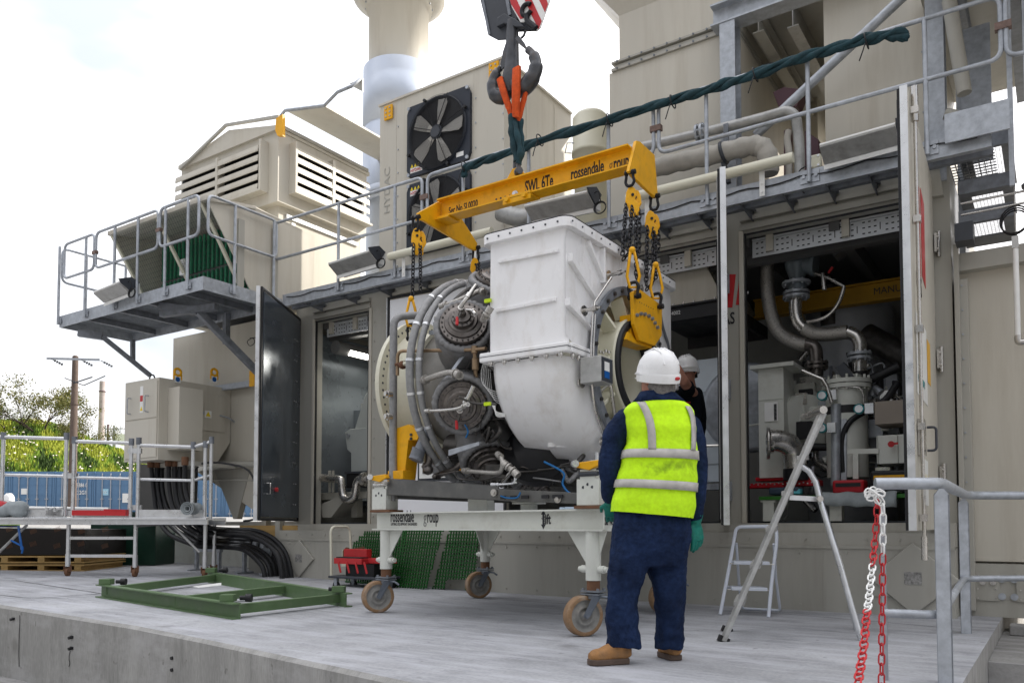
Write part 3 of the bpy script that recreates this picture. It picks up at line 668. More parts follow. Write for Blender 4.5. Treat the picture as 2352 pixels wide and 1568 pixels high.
def doors():
 # left leaf, dark shiny inner face
 A = P(686, 900, Y=YW - .03); O = P(598, 660, z=3.86)
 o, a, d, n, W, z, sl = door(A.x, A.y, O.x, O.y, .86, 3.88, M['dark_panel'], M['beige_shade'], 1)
 m = MB(); c = a + d * W * .86 + n * .035 + z * 1.35
 m.tube([c, c + n * .05, c + n * .05 - z * .14, c - z * .14], .008, 6); m.obj('handle', M['steel'], o)
 m = MB(); c = a + d * W * .64 + n * .03 + z * 1.28; m.cyl(c, c + n * .03, .03, n=12); m.obj('push_button', M['redpl'], o)
 m = MB()
 for k in range(9):
  c = a + d * W * .12 + n * .031 + z * (1.1 + k * .3); m.cyl(c, c + n * .008, .008, n=6); m.cyl(c + d * .1, c + d * .1 + n * .008, .008, n=6)
 m.obj('rivet', M['steel'], o)
 # centre leaf seen almost edge on
 A = P(1662, 900, Y=YW - .03); O = P(1653, 385, z=3.93)
 o, a, d, n, W, z, sl = door(A.x, A.y, O.x, O.y, .80, 3.93, M['alu_dull'], M['beige'], -1)
 m = MB(); c = a + d * W * .9 + n * .04 + z * 1.5; m.cyl(c, c + n * .12, .012, n=8); m.obj('handle', M['steel'], o)
 # right leaf, outer face with rail, handle and signs
 A = P(2138, 900, Y=YW - .03); O = P(2066, 200, z=3.93)
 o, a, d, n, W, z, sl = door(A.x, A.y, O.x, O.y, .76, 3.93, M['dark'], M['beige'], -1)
 nn = -n; f0 = .051
 m = MB(); c0 = a + d * (W - .15) + nn * (f0 + .03)
 m.cyl(c0 + z * .62, c0 + z * 3.9, .013, n=8);
 for zz in (.85, 1.5, 2.2, 3.0, 3.8): m.bar(c0 + z * zz - d * .03, c0 + z * zz + d * .03, .05, .05)
 m.cyl(c0 + z * .55, c0 + z * .72, .022, n=8); m.cyl(c0 + z * 3.72, c0 + z * 3.98, .024, n=8); m.obj('bolt_rod', M['steel'], o)
 m = MB(); c = a + d * (W - .32) + nn * (f0 + .002); m.prism([c + z * 1.3, c + d * .16 + z * 1.3, c + d * .16 + z * 1.56, c + z * 1.56], nn * .04); m.obj('handle_box', M['steel'], o)
 m = MB(); c2 = c + nn * .045 + z * 1.34; m.tube(round_path([c2, c2 + nn * .06, c2 + nn * .06 + z * .17, c2 + z * .17], .03), .01, 6); m.obj('handle', M['dark'], o)
 def plate(u0, u1, w0, w1, mm, nm, sk=0):
  m = MB(); m.prism([a + d * u0 + z * (w0 + sk) + nn * (f0 + .001), a + d * u1 + z * w0 + nn * (f0 + .001), a + d * u1 + z * w1 + nn * (f0 + .001), a + d * u0 + z * (w1 + sk) + nn * (f0 + .001)], nn * .002); return m.obj(nm, mm, o)
 plate(W - .64, W - .34, 2.75, 3.45, M['redpl'], 'red_stripe', -.04); plate(W - 1.0, W - .74, 2.75, 3.45, M['redpl'], 'red_stripe', -.04)
 text('GAS', a + d * (W - .3) + z * 2.55 + nn * (f0 + .001), -d, z, .22, M['text'], o, sx=.9, bold=.01)
 pl = plate(W - .95, W - .2, 1.75, 2.35, M['whitepl'], 'sign')
 text('enclosure', a + d * (W - .25) + z * 1.85 + nn * (f0 + .004), -d, z, .12, M['teal'], pl, sx=1)
 plate(W - 1.25, W - 1.0, 1.95, 2.3, mat('amber_sign', (.75, .42, .05), .5), 'sign'); pl = plate(W - .85, W - .5, .95, 1.3, M['whitepl'], 'warning_sign')
 for k in range(2):
  m = MB(); c = a + d * (W - .6 - k * .16) + nn * (f0 + .0045) + z * 1.08; m.prism([c, c - d * .11, c - d * .055 + z * .11], nn * .001); m.obj('warning_triangle', mat('sign_yellow', (.8, .6, .02), .5) if k == 0 else bpy.data.materials['sign_yellow'], pl)
 for zz in (1.15, 2.2, 3.25):
  m = MB(); c = a + nn * .06 + z * zz; m.prism([c - d * .07, c + d * .07, c + d * .07 + z * .17, c - d * .07 + z * .17], nn * .02); m.cyl(c - z * .03 + nn * .03, c + z * .2 + nn * .03, .018, n=8)
  for q in (-.05, .05):
   for w_ in (.03, .14): m.cyl(c + d * q + z * w_ + nn * .02, c + d * q + z * w_ + nn * .035, .014, n=6)
  m.obj('hinge', M['steel'], o)
 for x0 in (X2b + .05,):
  for zz in (1.05, 2.1, 3.2):
   m = MB(); m.bx(x0 - .02, x0 + .05, YW - .05, YW - .023, zz, zz + .2); m.cyl((x0, YW - .06, zz - .02), (x0, YW - .06, zz + .22), .016, n=8); m.obj('hinge', M['galv'], ENC)
 # white leaf seen behind the engine
 A = P(905, 680, z=3.86); B = P(1165, 640, z=3.86)
 A = V((-7.42, 7.98, 0)); B = V((-5.55, 8.10, 0))
 o, a, d, n, W, z, sl = door(B.x, B.y, A.x, A.y, .84, 3.86, mat('pale_white_paint', (.84, .85, .88), .3, var=.05, scale=1.5, dirt=(.5, .5, .52), dirt_amt=.3), M['beige'], 1)
 for k in range(1):
  m = MB(); q = P(1005, 1065, Y=8.0); c = (q.x, 8.0, q.z); u = d; nn2 = n * .034
  def win(m, x0, x1, z0_, z1_, t0, t1): m.bx(x0, x1, t0, t1, z0_, z1_)
  win(m, q.x - .32, q.x + .32, q.z - .22, q.z + .3, 7.985, 8.03); f = m.obj('window_frame', M['dark'], o)
  m = MB(); m.bx(q.x - .28, q.x + .28, 7.97, 7.984, q.z - .18, q.z + .26); w1 = m.obj('window_rim', M['whitepl'], f)
  m = MB(); m.bx(q.x - .22, q.x + .22, 7.962, 7.969, q.z - .12, q.z + .2); m.obj('pane', M['interior'], f)
doors()
# ------------------------------------------------------------------ inside the left opening: control panels, gearbox, lamp, U pipe
def inner_left():
 t = thing('control_cabinet', 'dark grey wall cabinet inside the left opening', 'cabinet', (-8.9, 9.4, .85))
 xw = X1a + .1
 m = MB(); m.bx(-9.25, -9.2, 8.35, 9.9, 1.25, 3.7); cg = mat('cabinet_grey', (.15, .17, .19), .3, metal=.3, var=.12, scale=2); m.obj('panel', cg, t, bevel=.005)
 m = MB(); q0 = P(775, 1140, Y=9.3); m.bx(q0.x, q0.x + 1.4, 9.3, 9.36, 1.0, 2.75); m.obj('backplate', M['alu_dull'], t)
 for (z0, z1) in ((1.95, 2.62), (1.1, 1.8)):
  m = MB(); m.bx(q0.x + .06, q0.x + .95, 9.14, 9.29, z0, z1); o = m.obj('door', cg, t, bevel=.01)
  m = MB()
  for x in (.15, .8):
   for z in (.1, .57): m.cyl((q0.x + x + .05, 9.14, z0 + z), (q0.x + x + .05, 9.13, z0 + z), .012, n=8)
  m.obj('screw', M['steel'], o)
 t = thing('gearbox_casing', 'pale grey gearbox casing inside the left opening', 'machine', (-7.9, 9.0, .85))
 g = P(800, 1000, Y=8.75); m = MB(); x0 = g.x
 m.prism([P(*q, Y=8.75) for q in ((792, 992), (803, 985), (853, 980), (853, 1150), (806, 1150), (806, 1040), (797, 1032))], (.0, 1.2, 0)); m.obj('lower_casing', mat('pale_grey_casting', (.45, .48, .47), .4, var=.06), t, bevel=.01)
 m = MB(); m.prism([P(*q, Y=8.8) for q in ((815, 984), (822, 960), (838, 908), (846, 897), (853, 897), (856, 980))], (.0, 1.0, 0)); m.obj('upper_casing', bpy.data.materials['pale_grey_casting'], t, bevel=.01)
 m = MB(); c = P(800, 1000, Y=8.74); m.cyl(c, c + V((0, -.02, 0)), .035, n=16); m.obj('boss', M['galv'], t)
 t = thing('drain_pipe', 'silver U shaped drain pipe in the left opening', 'pipe', P(720, 1095, Y=8.3))
 m = MB(); pts = [P(*q, Y=8.32) for q in ((716, 1096), (776, 1100), (784, 1107), (786, 1125), (790, 1142), (802, 1148), (814, 1140), (818, 1122), (820, 1108), (828, 1100), (850, 1100))]
 m.tube(smooth_path(pts, 4), .058, 12); m.obj('pipe', M['steel'], t)
 for q in ((722, 1096), (838, 1100)):
  m = MB(); c = P(*q, Y=8.32); m.cyl(c + V((-.03, 0, 0)), c + V((.03, 0, 0)), .1, n=16); m.bolts([c + V((.03, math.cos(k) * .08, math.sin(k) * .08)) for k in range(6)], (1, 0, 0)); m.obj('flange', M['steel'], t)
 t = thing('pipe_support', 'grey angled support frame under the drain pipe', 'frame', P(760, 1180, Y=8.4))
 m = MB(); m.prism([P(*q, Y=8.38) for q in ((735, 1158), (772, 1142), (796, 1142), (760, 1188), (740, 1188))], (0, .3, 0)); m.bar(P(735, 1140, Y=8.5), P(850, 1136, Y=8.5), .1, .1)
 m.bar(P(757, 1130, Y=8.4), P(757, 1080, Y=8.4), .03, .03); m.bar(P(765, 1130, Y=8.4), P(765, 1080, Y=8.4), .03, .03); m.bar(P(820, 1188, Y=8.7), P(820, 1140, Y=8.7), .12, .12); m.obj('frame', M['beige_shade'], t, bevel=.004)
 t = thing('battery_box', 'black box behind the silver U pipe', 'box', P(815, 1095, Y=8.65)); m = MB(); a = P(795, 1120, Y=8.6); b = P(852, 1085, Y=8.6); m.bx(a.x, b.x + .1, 8.6, 8.72, a.z, b.z); m.obj('body', M['black'], t, bevel=.01)
 m = MB(); m.bx(a.x - .02, b.x + .12, 8.58, 8.73, b.z, b.z + .03); m.obj('lid', M['dark'], t)
 # lit bulkhead lamp
 t = thing('bulkhead_lamp', 'lit tube lamp under the ceiling of the left opening', 'lamp', P(800, 800, Y=8.7))
 a = P(770, 797, Y=8.45); b = a + V((0, 1.3, 0)); m = MB(); m.cyl(a, b, .10, n=20); m.obj('housing', M['interior'], t)
 m = MB(); m.bar(a + V((.075, .22, -.055)), b + V((.075, -.1, -.055)), .05, .07); o = m.obj('diffuser', M['lamp'], t)
inner_left()
# lamp light of its own
lt = bpy.data.lights.new('lamp_light', 'AREA'); lt.energy = 14; lt.shape = 'RECTANGLE'; lt.size = .9; lt.size_y = .08; lt.color = (1, .95, .85)
lo = bpy.data.objects.new('lamp_light', lt); C.objects.link(lo); lo.location = P(770, 797, Y=8.45) + V((.16, .7, -.14)); lo.rotation_euler = (0, R(-35), R(0)); lt.size = .08; lt.size_y = .9
# ------------------------------------------------------------------ inner exhaust duct in the centre opening
def centre_inside():
 t = thing('exhaust_duct', 'black flanged duct mouth hanging inside the centre opening marked 14002', 'duct', P(1570, 740, Y=8.6))
 m = MB(); Y0 = 8.45; z0 = P(1560, 735, Y=Y0).z; x0 = P(1525, 735, Y=Y0).x; x1 = X2b - .05;
 zt = P(1560, 705, Y=Y0).z
 m.bx(x0 - .3, x1, Y0, Y0 + .04, z0, zt); m.bx(x1 - .04, x1, Y0, Y0 + 1.5, z0, zt); m.bx(x0 - .3, x1, Y0 + 1.46, Y0 + 1.5, z0, zt)
 m.bx(x0 - .3, x1 + .03, Y0 - .03, Y0, zt, zt + .02)
 m.obj('flange', M['black'], t)
 m = MB(); m.prism([(x0 - .3, Y0 + .05, zt + .03), (x1 - .05, Y0 + .05, zt + .03), (x1 - .3, Y0 + .05, zt + .55), (x0 - .3, Y0 + .05, zt + .55)], (0, 1.3, 0)); m.obj('hood', M['beige'], t)
 m = MB(); m.bx(x0 - .28, x1 - .06, Y0 + .3, Y0 + 1.4, zt - .02, zt); m.obj('liner', M['dark'], t)
 text('14002', P(1537, 725, Y=Y0 - .002), (1, 0, 0), (0, 0, 1), .06, M['whitepl'], t, sx=.9)
 m = MB()
 for k in range(9): m.cyl((x0 + k * .12, Y0 - .01, zt + .02), (x0 + k * .12, Y0 - .01, zt + .045), .012, n=6)
 m.obj('bolt', M['steel'], t)
 t = thing('lining_panel', 'pale blue grey riveted panel inside behind the second worker', 'panel', P(1625, 1000, Y=9.2))
 m = MB(); a = P(1596, 1050, Y=9.0); b = P(1660, 820, Y=9.0); m.bx(a.x - .9, b.x + .2, 9.0, 9.05, 1.3, b.z); m.obj('panel', mat('pale_riveted_panel', (.62, .68, .73), .4, metal=.2, var=.08), t)
 m = MB()
 for k in range(3):
  z = 1.5 + k * .42; m.bx(a.x - .9, b.x + .2, 8.992, 8.999, z, z + .01)
 m.bx(a.x - .9, b.x + .2, 8.8, 8.99, 1.2, 1.27)
 m.obj('rib', M['galv'], t)
centre_inside()
# ------------------------------------------------------------------ right neighbouring wall
def right_wall():
 t = thing('filter_house_wall', 'tall plain beige steel wall at the right edge beyond the railing', 'building', (1, 8.6, 0))
 m = MB(); m.bx(XR + .02, 5.5, 8.32, 8.4, .48, 3.17); m.bx(XR + .02, 5.5, 8.41, 12, .3, 3.1); m.obj('wall', M['beige'], t); m = MB(); m.bx(.75, 8, 8.8, 12, 3.101, 8.5); m.obj('upper_casing', M['beige'], t)  # upper_casing here: unseen block added to keep sun off the slab
 m = MB(); m.bx(XR + .02, XR + .12, 8.18, 8.32, .05, 3.0); m.bx(XR + .02, 5.5, 8.2, 8.32, 3.08, 3.24); m.bx(XR + .02, XR + .06, 8.10, 8.18, .05, 3.3); m.obj('frame', M['beige_shade'], t, bevel=.004)
 m = MB(); bx_bolts(m, (XR + .075,), 8.18, frange(.3, 3.0, .22), .009); m.obj('bolt', M['galv'], t)
 m = MB(); m.bx(XR + .02, 5.5, 8.24, 8.4, .0, .46);
 m.obj('base', M['beige_shade'], t)
 for (a, b) in ((2224, 2282), (2320, 2400)):
  x0 = fx(a, 8.24); x1 = fx(b, 8.24); m = MB(); m.bx(x0, x1, 8.225, 8.239, .14, .38); o = m.obj('access_plate', M['beige_shade'], t)
  m = MB()
  for x in (x0 + .03, x1 - .03):
   for z in (.16, .24, .36): m.cyl((x, 8.225, z), (x, 8.218, z), .007, n=6)
  m.cyl(((x0 + x1) / 2 - .03, 8.225, .3), ((x0 + x1) / 2 - .03, 8.21, .3), .025, n=10); m.cyl(((x0 + x1) / 2 + .05, 8.225, .3), ((x0 + x1) / 2 + .05, 8.21, .3), .025, n=10)
  m.obj('bolt', M['steel'], o)
 for k in range(2):
  for j in range(2):
   m = MB(); x = fx(2300 + k * 0 + j * 10, 8.24); x = fx(2287 + j * 28, 8.24); z = .18 + k * .15; m.cyl((x, 8.239, z), (x, 8.22, z), .03, n=12); m.obj('port_cap', M['galv'], t)
 # lower slab and steps right of the raised slab
 m = MB(); m.bx(SLAB_R + .002, 5.5, 6.4, 8.6, -.7, -.13); tag(m.obj('path', M['yard']), None, None, kind='structure')
 m = MB(); m.bx(SLAB_R + .03, 5.5, 5.5, 6.39, -.7, -.32); m.bx(SLAB_R + .03, 5.5, 5.2, 5.49, -.7, -.5); tag(m.obj('pavement', M['slabface']), None, None, kind='structure')
 t = thing('paving_slab', 'loose grey paving slabs at the foot of the right wall', 'slab', (0, 8, -.1)); m = MB()
 m.bx(SLAB_R + .06, SLAB_R + .5, 8.02, 8.2, -.128, -.04); m.bx(SLAB_R + .55, SLAB_R + 1.2, 8.02, 8.2, -.128, -.05); m.obj('slab', M['yard'], t, bevel=.01)
 # small condensate pipes on the wall
 t = thing('wall_pipe', 'white vertical pipe with a black hose coil at the right edge', 'pipe', P(2335, 600, Y=7.9))
 m = MB(); a = P(2332, 565, Y=7.95); b = P(2338, 770, Y=7.95); m.cyl(b, (b.x, b.y, a.z), .022, n=10); m.obj('pipe', M['whitepl'], t)
 m = MB(); c = V((b.x, b.y, b.z)); m.tube(round_path([c, c + V((0, 0, -.06)), c + V((.4, 0, -.06))], .03), .028, 8); m.bar((b.x, b.y, a.z - .02), (b.x, b.y, a.z + .08), .05, .05); m.obj('elbow', M['steel'], t)
 m = MB(); c = V((b.x, b.y, a.z + .2));
 for k in range(3): m.arc(c + V((0, -.01 * k, .01 * k)), (.3, 1, .1), .10 + .006 * k, .007, n=20, m=5)
 m.obj('hose_coil', M['black'], t)
 m = MB();
 for z in (.35, .45): m.cyl((XR + .1, 7.95, a.z + z), (XR + 2.2, 7.95, a.z + z + .02), .011, n=6)
 m.cyl((XR + .5, 7.95, a.z + .1), (XR + .5, 7.95, a.z + .6), .008, n=6); m.obj('impulse_line', M['steel'], t)
right_wall()
# ================================================================== WALKWAY
YF = 7.7; ZF = 4.07
def rail_loop(m, p0, p1, r=.021, drop=.5, ends=(1, 1)):
 """closed panel: top rail and mid rail joined by rounded ends"""
 d = (p1 - p0).normalized(); z = V((0, 0, 1))
 pts = [p0 + d * .0 - z * drop, p0, p1, p1 - z * drop]
 m.tube(round_path([p0.lerp(p1, .5) - z * drop, p0 - z * drop, p0, p1, p1 - z * drop, p0.lerp(p1, .5) - z * drop], .1, 5), r, 8)
def walkway():
 xs = P(613, 690, Y=YF).x; xe = fx(2290, YF)
 t = thing('walkway', 'galvanised steel walkway with handrails along the enclosure roof', 'walkway', (-5, YF, ZF))
 m = MB(); m.bx(-9.2, xe, YF, YF + .012, ZF - .12, ZF + .05); m.bx(-9.2, xe, YF + .012, YF + .06, ZF - .12, ZF - .11); m.obj('toe_board', M['galv'], t)
 # grating: bearing bars
 m = MB(); m.bx(-9.2, xe, YF + .02, YF + .03, ZF - .02, ZF)
 for x in frange(-9.2, xe, .045): m.bx(x, x + .004, YF + .03, YW + .55, ZF - .03, ZF)
 for y in frange(YF + .08, YW + .55, .07): m.bx(-9.2, xe, y, y + .006, ZF - .012, ZF - .004)
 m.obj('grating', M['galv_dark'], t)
 m = MB()
 for px in (690, 770, 850, 935, 1180, 1300, 1400, 1500, 1600, 1700, 1800, 1900, 2000):
  x = fx(px, YF); m.prism([(x, YF + .02, ZF - .06), (x, YF + .02, ZF - .12), (x, YW - .05, ZF - .16), (x, YW + .3, ZF - .16), (x, YW + .3, ZF - .06)], (.012, 0, 0)); m.bx(x - .03, x + .04, YF + .02, YW + .3, ZF - .06, ZF - .05)
 m.bx(-9.2, xe, YW - .28, YW - .22, ZF - .12, ZF - .035)
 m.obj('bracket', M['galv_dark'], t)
 # posts
 for px in (775, 905, 1063, 1215, 1400, 1628, 1865, 2140):
  x = fx(px, YF - .03) if px < 1300 else fx(px, YF - .03)
  m = MB(); m.cyl((x, YF - .03, ZF - .08), (x, YF - .03, ZF + 1.12), .021, n=10); m.obj('post', M['galv'], t)
  m = MB(); m.bx(x - .085, x + .085, YF - .012, YF - .001, ZF - .08, ZF + .035); m.bolts([(x - .055, YF - .012, ZF - .02), (x + .055, YF - .012, ZF - .02)], (0, -1, 0), .018, .012)
  m.obj('foot_plate', M['galv'], t)
 zt, zm = ZF + 1.12, ZF + .60
 def X(px): return fx(px, YF - .03)
 for a, b in ((613, 968), (980, 1505), (1517, 2318)):
  m = MB(); rail_loop(m, V((X(a), YF - .03, zt)), V((X(b), YF - .03, zt)), .021, .54); m.obj('handrail', M['galv'], t)
 m = MB(); rail_loop(m, V((X(2330), YF - .03, zt)), V((X(2330) + 2, YF - .03, zt)), .021, .54); m.obj('handrail', M['galv'], t)
 for px in (974, 1511, 2324):
  m = MB(); x = X(px); m.bx(x - .06, x + .06, YF - .06, YF, zt - .30, zt - .24); m.obj('rail_clamp', mat('rusty_clamp', (.2, .14, .12), .7, metal=.3, var=.3, scale=30) if px == 974 else bpy.data.materials['rusty_clamp'], t)
 # black cable looped along the toe board
 m = MB(); pts = [];
 for i in range(90):
  x = -9.1 + (xe + 9.0) * i / 89; pts.append(V((x, YF - .012, ZF + .005 - .03 * abs(math.sin(i * .55)))))
 m.tube(pts, .007, 5); m.obj('cable', M['black'], t)
 return t
WK = walkway()
def left_platform():
 x1 = P(455, 637, z=4.05).x; x0 = P(150, 745, z=3.98).x; y0 = 6.45; y1 = 7.66; zt, zm = ZF + 1.12, ZF + .58
 t = thing('access_platform', 'galvanised platform jutting out at the far left in front of the green filter', 'platform', (x0, y0, ZF))
 m = MB(); m.bx(x0, x1, y0, y0 + .012, ZF - .16, ZF + .02); m.bx(x1 - .012, x1, y0 + .013, y1 + .1, ZF - .16, ZF + .02); m.bx(x0, x0 + .012, y0 + .013, y1, ZF - .16, ZF + .02); m.bx(x0 + .013, x1 - .013, y1 - .012, y1, ZF - .16, ZF - .01)
 m.obj('toe_board', M['galv'], t)
 m = MB()
 for x in frange(x0 + .03, x1, .05): m.bx(x, x + .004, y0 + .013, y1 - .013, ZF - .04, ZF - .01)
 for y in frange(y0 + .06, y1, .08): m.bx(x0 + .013, x1 - .013, y, y + .006, ZF - .02, ZF - .014)
 m.bx(x0 + .02, x1 - .02, y0 + .02, y1 - .02, ZF - .012, ZF - .009)
 m.obj('grating', M['galv'], t)
 m = MB()
 for q in (.18, .42, .62, .85): x = x0 + (x1 - x0) * q; m.bx(x, x + .05, y0 + .02, y1 - .02, ZF - .13, ZF - .045)
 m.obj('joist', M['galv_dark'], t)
 def post(x, y, nrm):
  m = MB(); m.cyl((x, y, ZF - .12), (x, y, zt), .021, n=10); m.obj('post', M['galv'], t)
  m = MB(); n = V(nrm); s = V((-n.y, n.x, 0)); c = V((x, y, ZF - .07)) - n * .02
  m.prism([c - s * .06 - V((0, 0, .04)), c + s * .06 - V((0, 0, .04)), c + s * .06 + V((0, 0, .05)), c - s * .06 + V((0, 0, .05))], n * .01); m.bolts([c + n * .01 + s * .035, c + n * .01 - s * .035], n, .014, .01); m.obj('foot_plate', M['galv'], t)
 for px in (196, 262, 315, 378, 430): post(P(px, 640, Y=y0 - .03).x, y0 - .03, (0, -1, 0))
 post(x0 + .02, y0 - .03, (0, -1, 0))
 for q in (.3, .85): post(x1 + .03, y0 + (y1 - y0) * q + .1, (1, 0, 0))
 for q in (.35, .9): post(x0 - .03, y0 + (y1 - y0) * q, (-1, 0, 0))
 X = lambda px: P(px, 600, Y=y0 - .03).x
 for a, b in ((148, 216), (220, 362), (366, 455)):
  m = MB(); rail_loop(m, V((X(a), y0 - .03, zt)), V((X(b), y0 - .03, zt)), .02, .54); m.obj('handrail', M['galv'], t)
 m = MB(); rail_loop(m, V((x1 + .03, y0 + .04, zt)), V((x1 + .03, YF - .08, zt)), .02, .54); m.obj('handrail', M['galv'], t)
 m = MB(); rail_loop(m, V((x0 - .03, y0 + .04, zt)), V((x0 - .03, y1, zt)), .02, .54); m.obj('handrail', M['galv'], t)
 m = MB(); rail_loop(m, V((x0 + .0, y1 - .03, zt)), V((x0 + 1.0, y1 - .03, zt)), .02, .54); m.obj('handrail', M['galv'], t)
 for x in (X(218), X(364)):
  m = MB(); m.bx(x - .05, x + .05, y0 - .055, y0 - .005, zt - .32, zt - .27); m.obj('rail_clamp', bpy.data.materials['rusty_clamp'], t)
 # support brackets below
 m = MB(); c0 = P(360, 690, Y=y1 - .1);
 xa = x1 - .9; m.bar((xa - .5, y0 + .3, ZF - .22), (xa + .5, y0 + .5, ZF - .22), .09, .09)
 a = P(455, 715, Y=6.9); b = P(592, 855, Y=7.85); m.bar(a, b, .09, .09); m.bar(P(368, 702, Y=6.7), a, .09, .1);
 a2 = P(235, 773, Y=6.8); b2 = P(345, 862, Y=7.4); m.bar(a2, b2, .07, .07); m.bar(P(180, 765, Y=6.55), a2, .09, .1); m.bar(P(305, 780, Y=7.4), P(305, 830, Y=7.4), .06, .06); m.bar(P(520, 720, Y=7.6), P(520, 790, Y=7.6), .08, .08)
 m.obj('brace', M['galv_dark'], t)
left_platform()
# white troughs (floodlight fittings) on the walkway edge
def trough(name, label, p0, p1, d=V((0, -1, 0)), end=1):
 """p0 left lower corner, p1 right lower corner of the front edge"""
 t = thing('light_trough', label, 'light fitting', p0, 'white light troughs along the walkway edge'); x = (p1 - p0); z = V((0, 0, 1)); out = d
 prof = [(0, 0), (-.16, .10), (-.16, .115), (.03, .19), (.19, .15), (.19, 0)]
 m = MB(); m.prism([p0 + out * (a) * -1 * -1 + z * b for a, b in ((.0, .0), (.17, .11), (.17, .125), (.0, .20), (-.14, .17), (-.14, 0))], x); m.obj('housing', M['whitepl'], t, bevel=.003)
 m = MB(); m.prism([p0 + out * .012 + z * -.001, p0 + out * .165 + z * .098, p0 + out * .165 + z * .093, p0 + out * .012 + z * -.006], x); m.obj('lens', M['alu_dull'], t)
 e = p1 + (x.normalized() * .004); m = MB(); m.prism([e + out * (a) + z * b for a, b in ((.0, .01), (.15, .10), (.19, .15), (.0, .22), (-.12, .17))], x.normalized() * .02); m.obj('end_cap', M['dark'], t)
 m = MB(); m.prism([p0 + z * -.055 + out * .006, p0 + out * .006 + z * -.012, p1 + out * .006 + z * -.012, p1 + out * .006 + z * -.055], out * .006); m.obj('mounting_strip', M['whitepl'], t)
 m = MB(); c = p1 + x.normalized() * .08 + z * -.03 + out * .02
 for k in range(3): m.arc(c + out * .008 * k, out + V((.1, 0, .1)), .062 + .004 * k, .006, n=18, m=5)
 m.tube(smooth_path([p1 + z * .12 + out * .05, p1 + x.normalized() * .07 + z * .14 + out * .05, p1 + x.normalized() * .09 + z * .03 + out * .03], 5), .006, 5); m.obj('cable_coil', M['black'], t)
def troughs():
 yy = YF - .10
 trough('a', 'white light trough on the walkway edge left of the hanging engine', P(775, 632, Y=yy), P(868, 604, Y=yy))
 trough('b', 'white light trough behind the yellow lifting beam above the exhaust casing', P(1223, 507, Y=yy), P(1366, 476, Y=yy))
 trough('c', 'long white light trough on the walkway beside the open right door', P(1893, 378, Y=yy), P(2064, 332, Y=yy))
 trough('d', 'white light trough on the jutting far left platform', P(240, 695, Y=6.36), P(300, 672, Y=6.36))
 # tubular fittings
 for i, (a, b, lb) in enumerate((((895, 584), (1130, 537), 'long cream tubular lamp fixed to the walkway behind the left chains'), ((1440, 460), (1822, 358), 'long cream tubular lamp fixed to the walkway right of the yellow beam'))):
  p0 = P(*a, Y=YF - .09); p1 = P(*b, Y=YF - .09); p1.z = p0.z = (p0.z + p1.z) / 2
  t = thing('tubular_lamp', lb, 'lamp', p0, 'cream tubular lamps on the walkway'); m = MB(); m.cyl(p0, p1, .05, n=16); m.obj('tube', M['cream'], t, bevel=.006)
  for q in (.12, .82):
   m = MB(); c = p0.lerp(p1, q); m.bar(c + V((0, .05, -.02)), c + V((0, .05, -.28)), .05, .008, up=V((0, 1, 0))); m.bolts([c + V((0, .04, -.16)), c + V((0, .04, -.24))], (0, -1, 0), .01, .008); m.obj('bracket', M['whitepl'], t)
troughs()
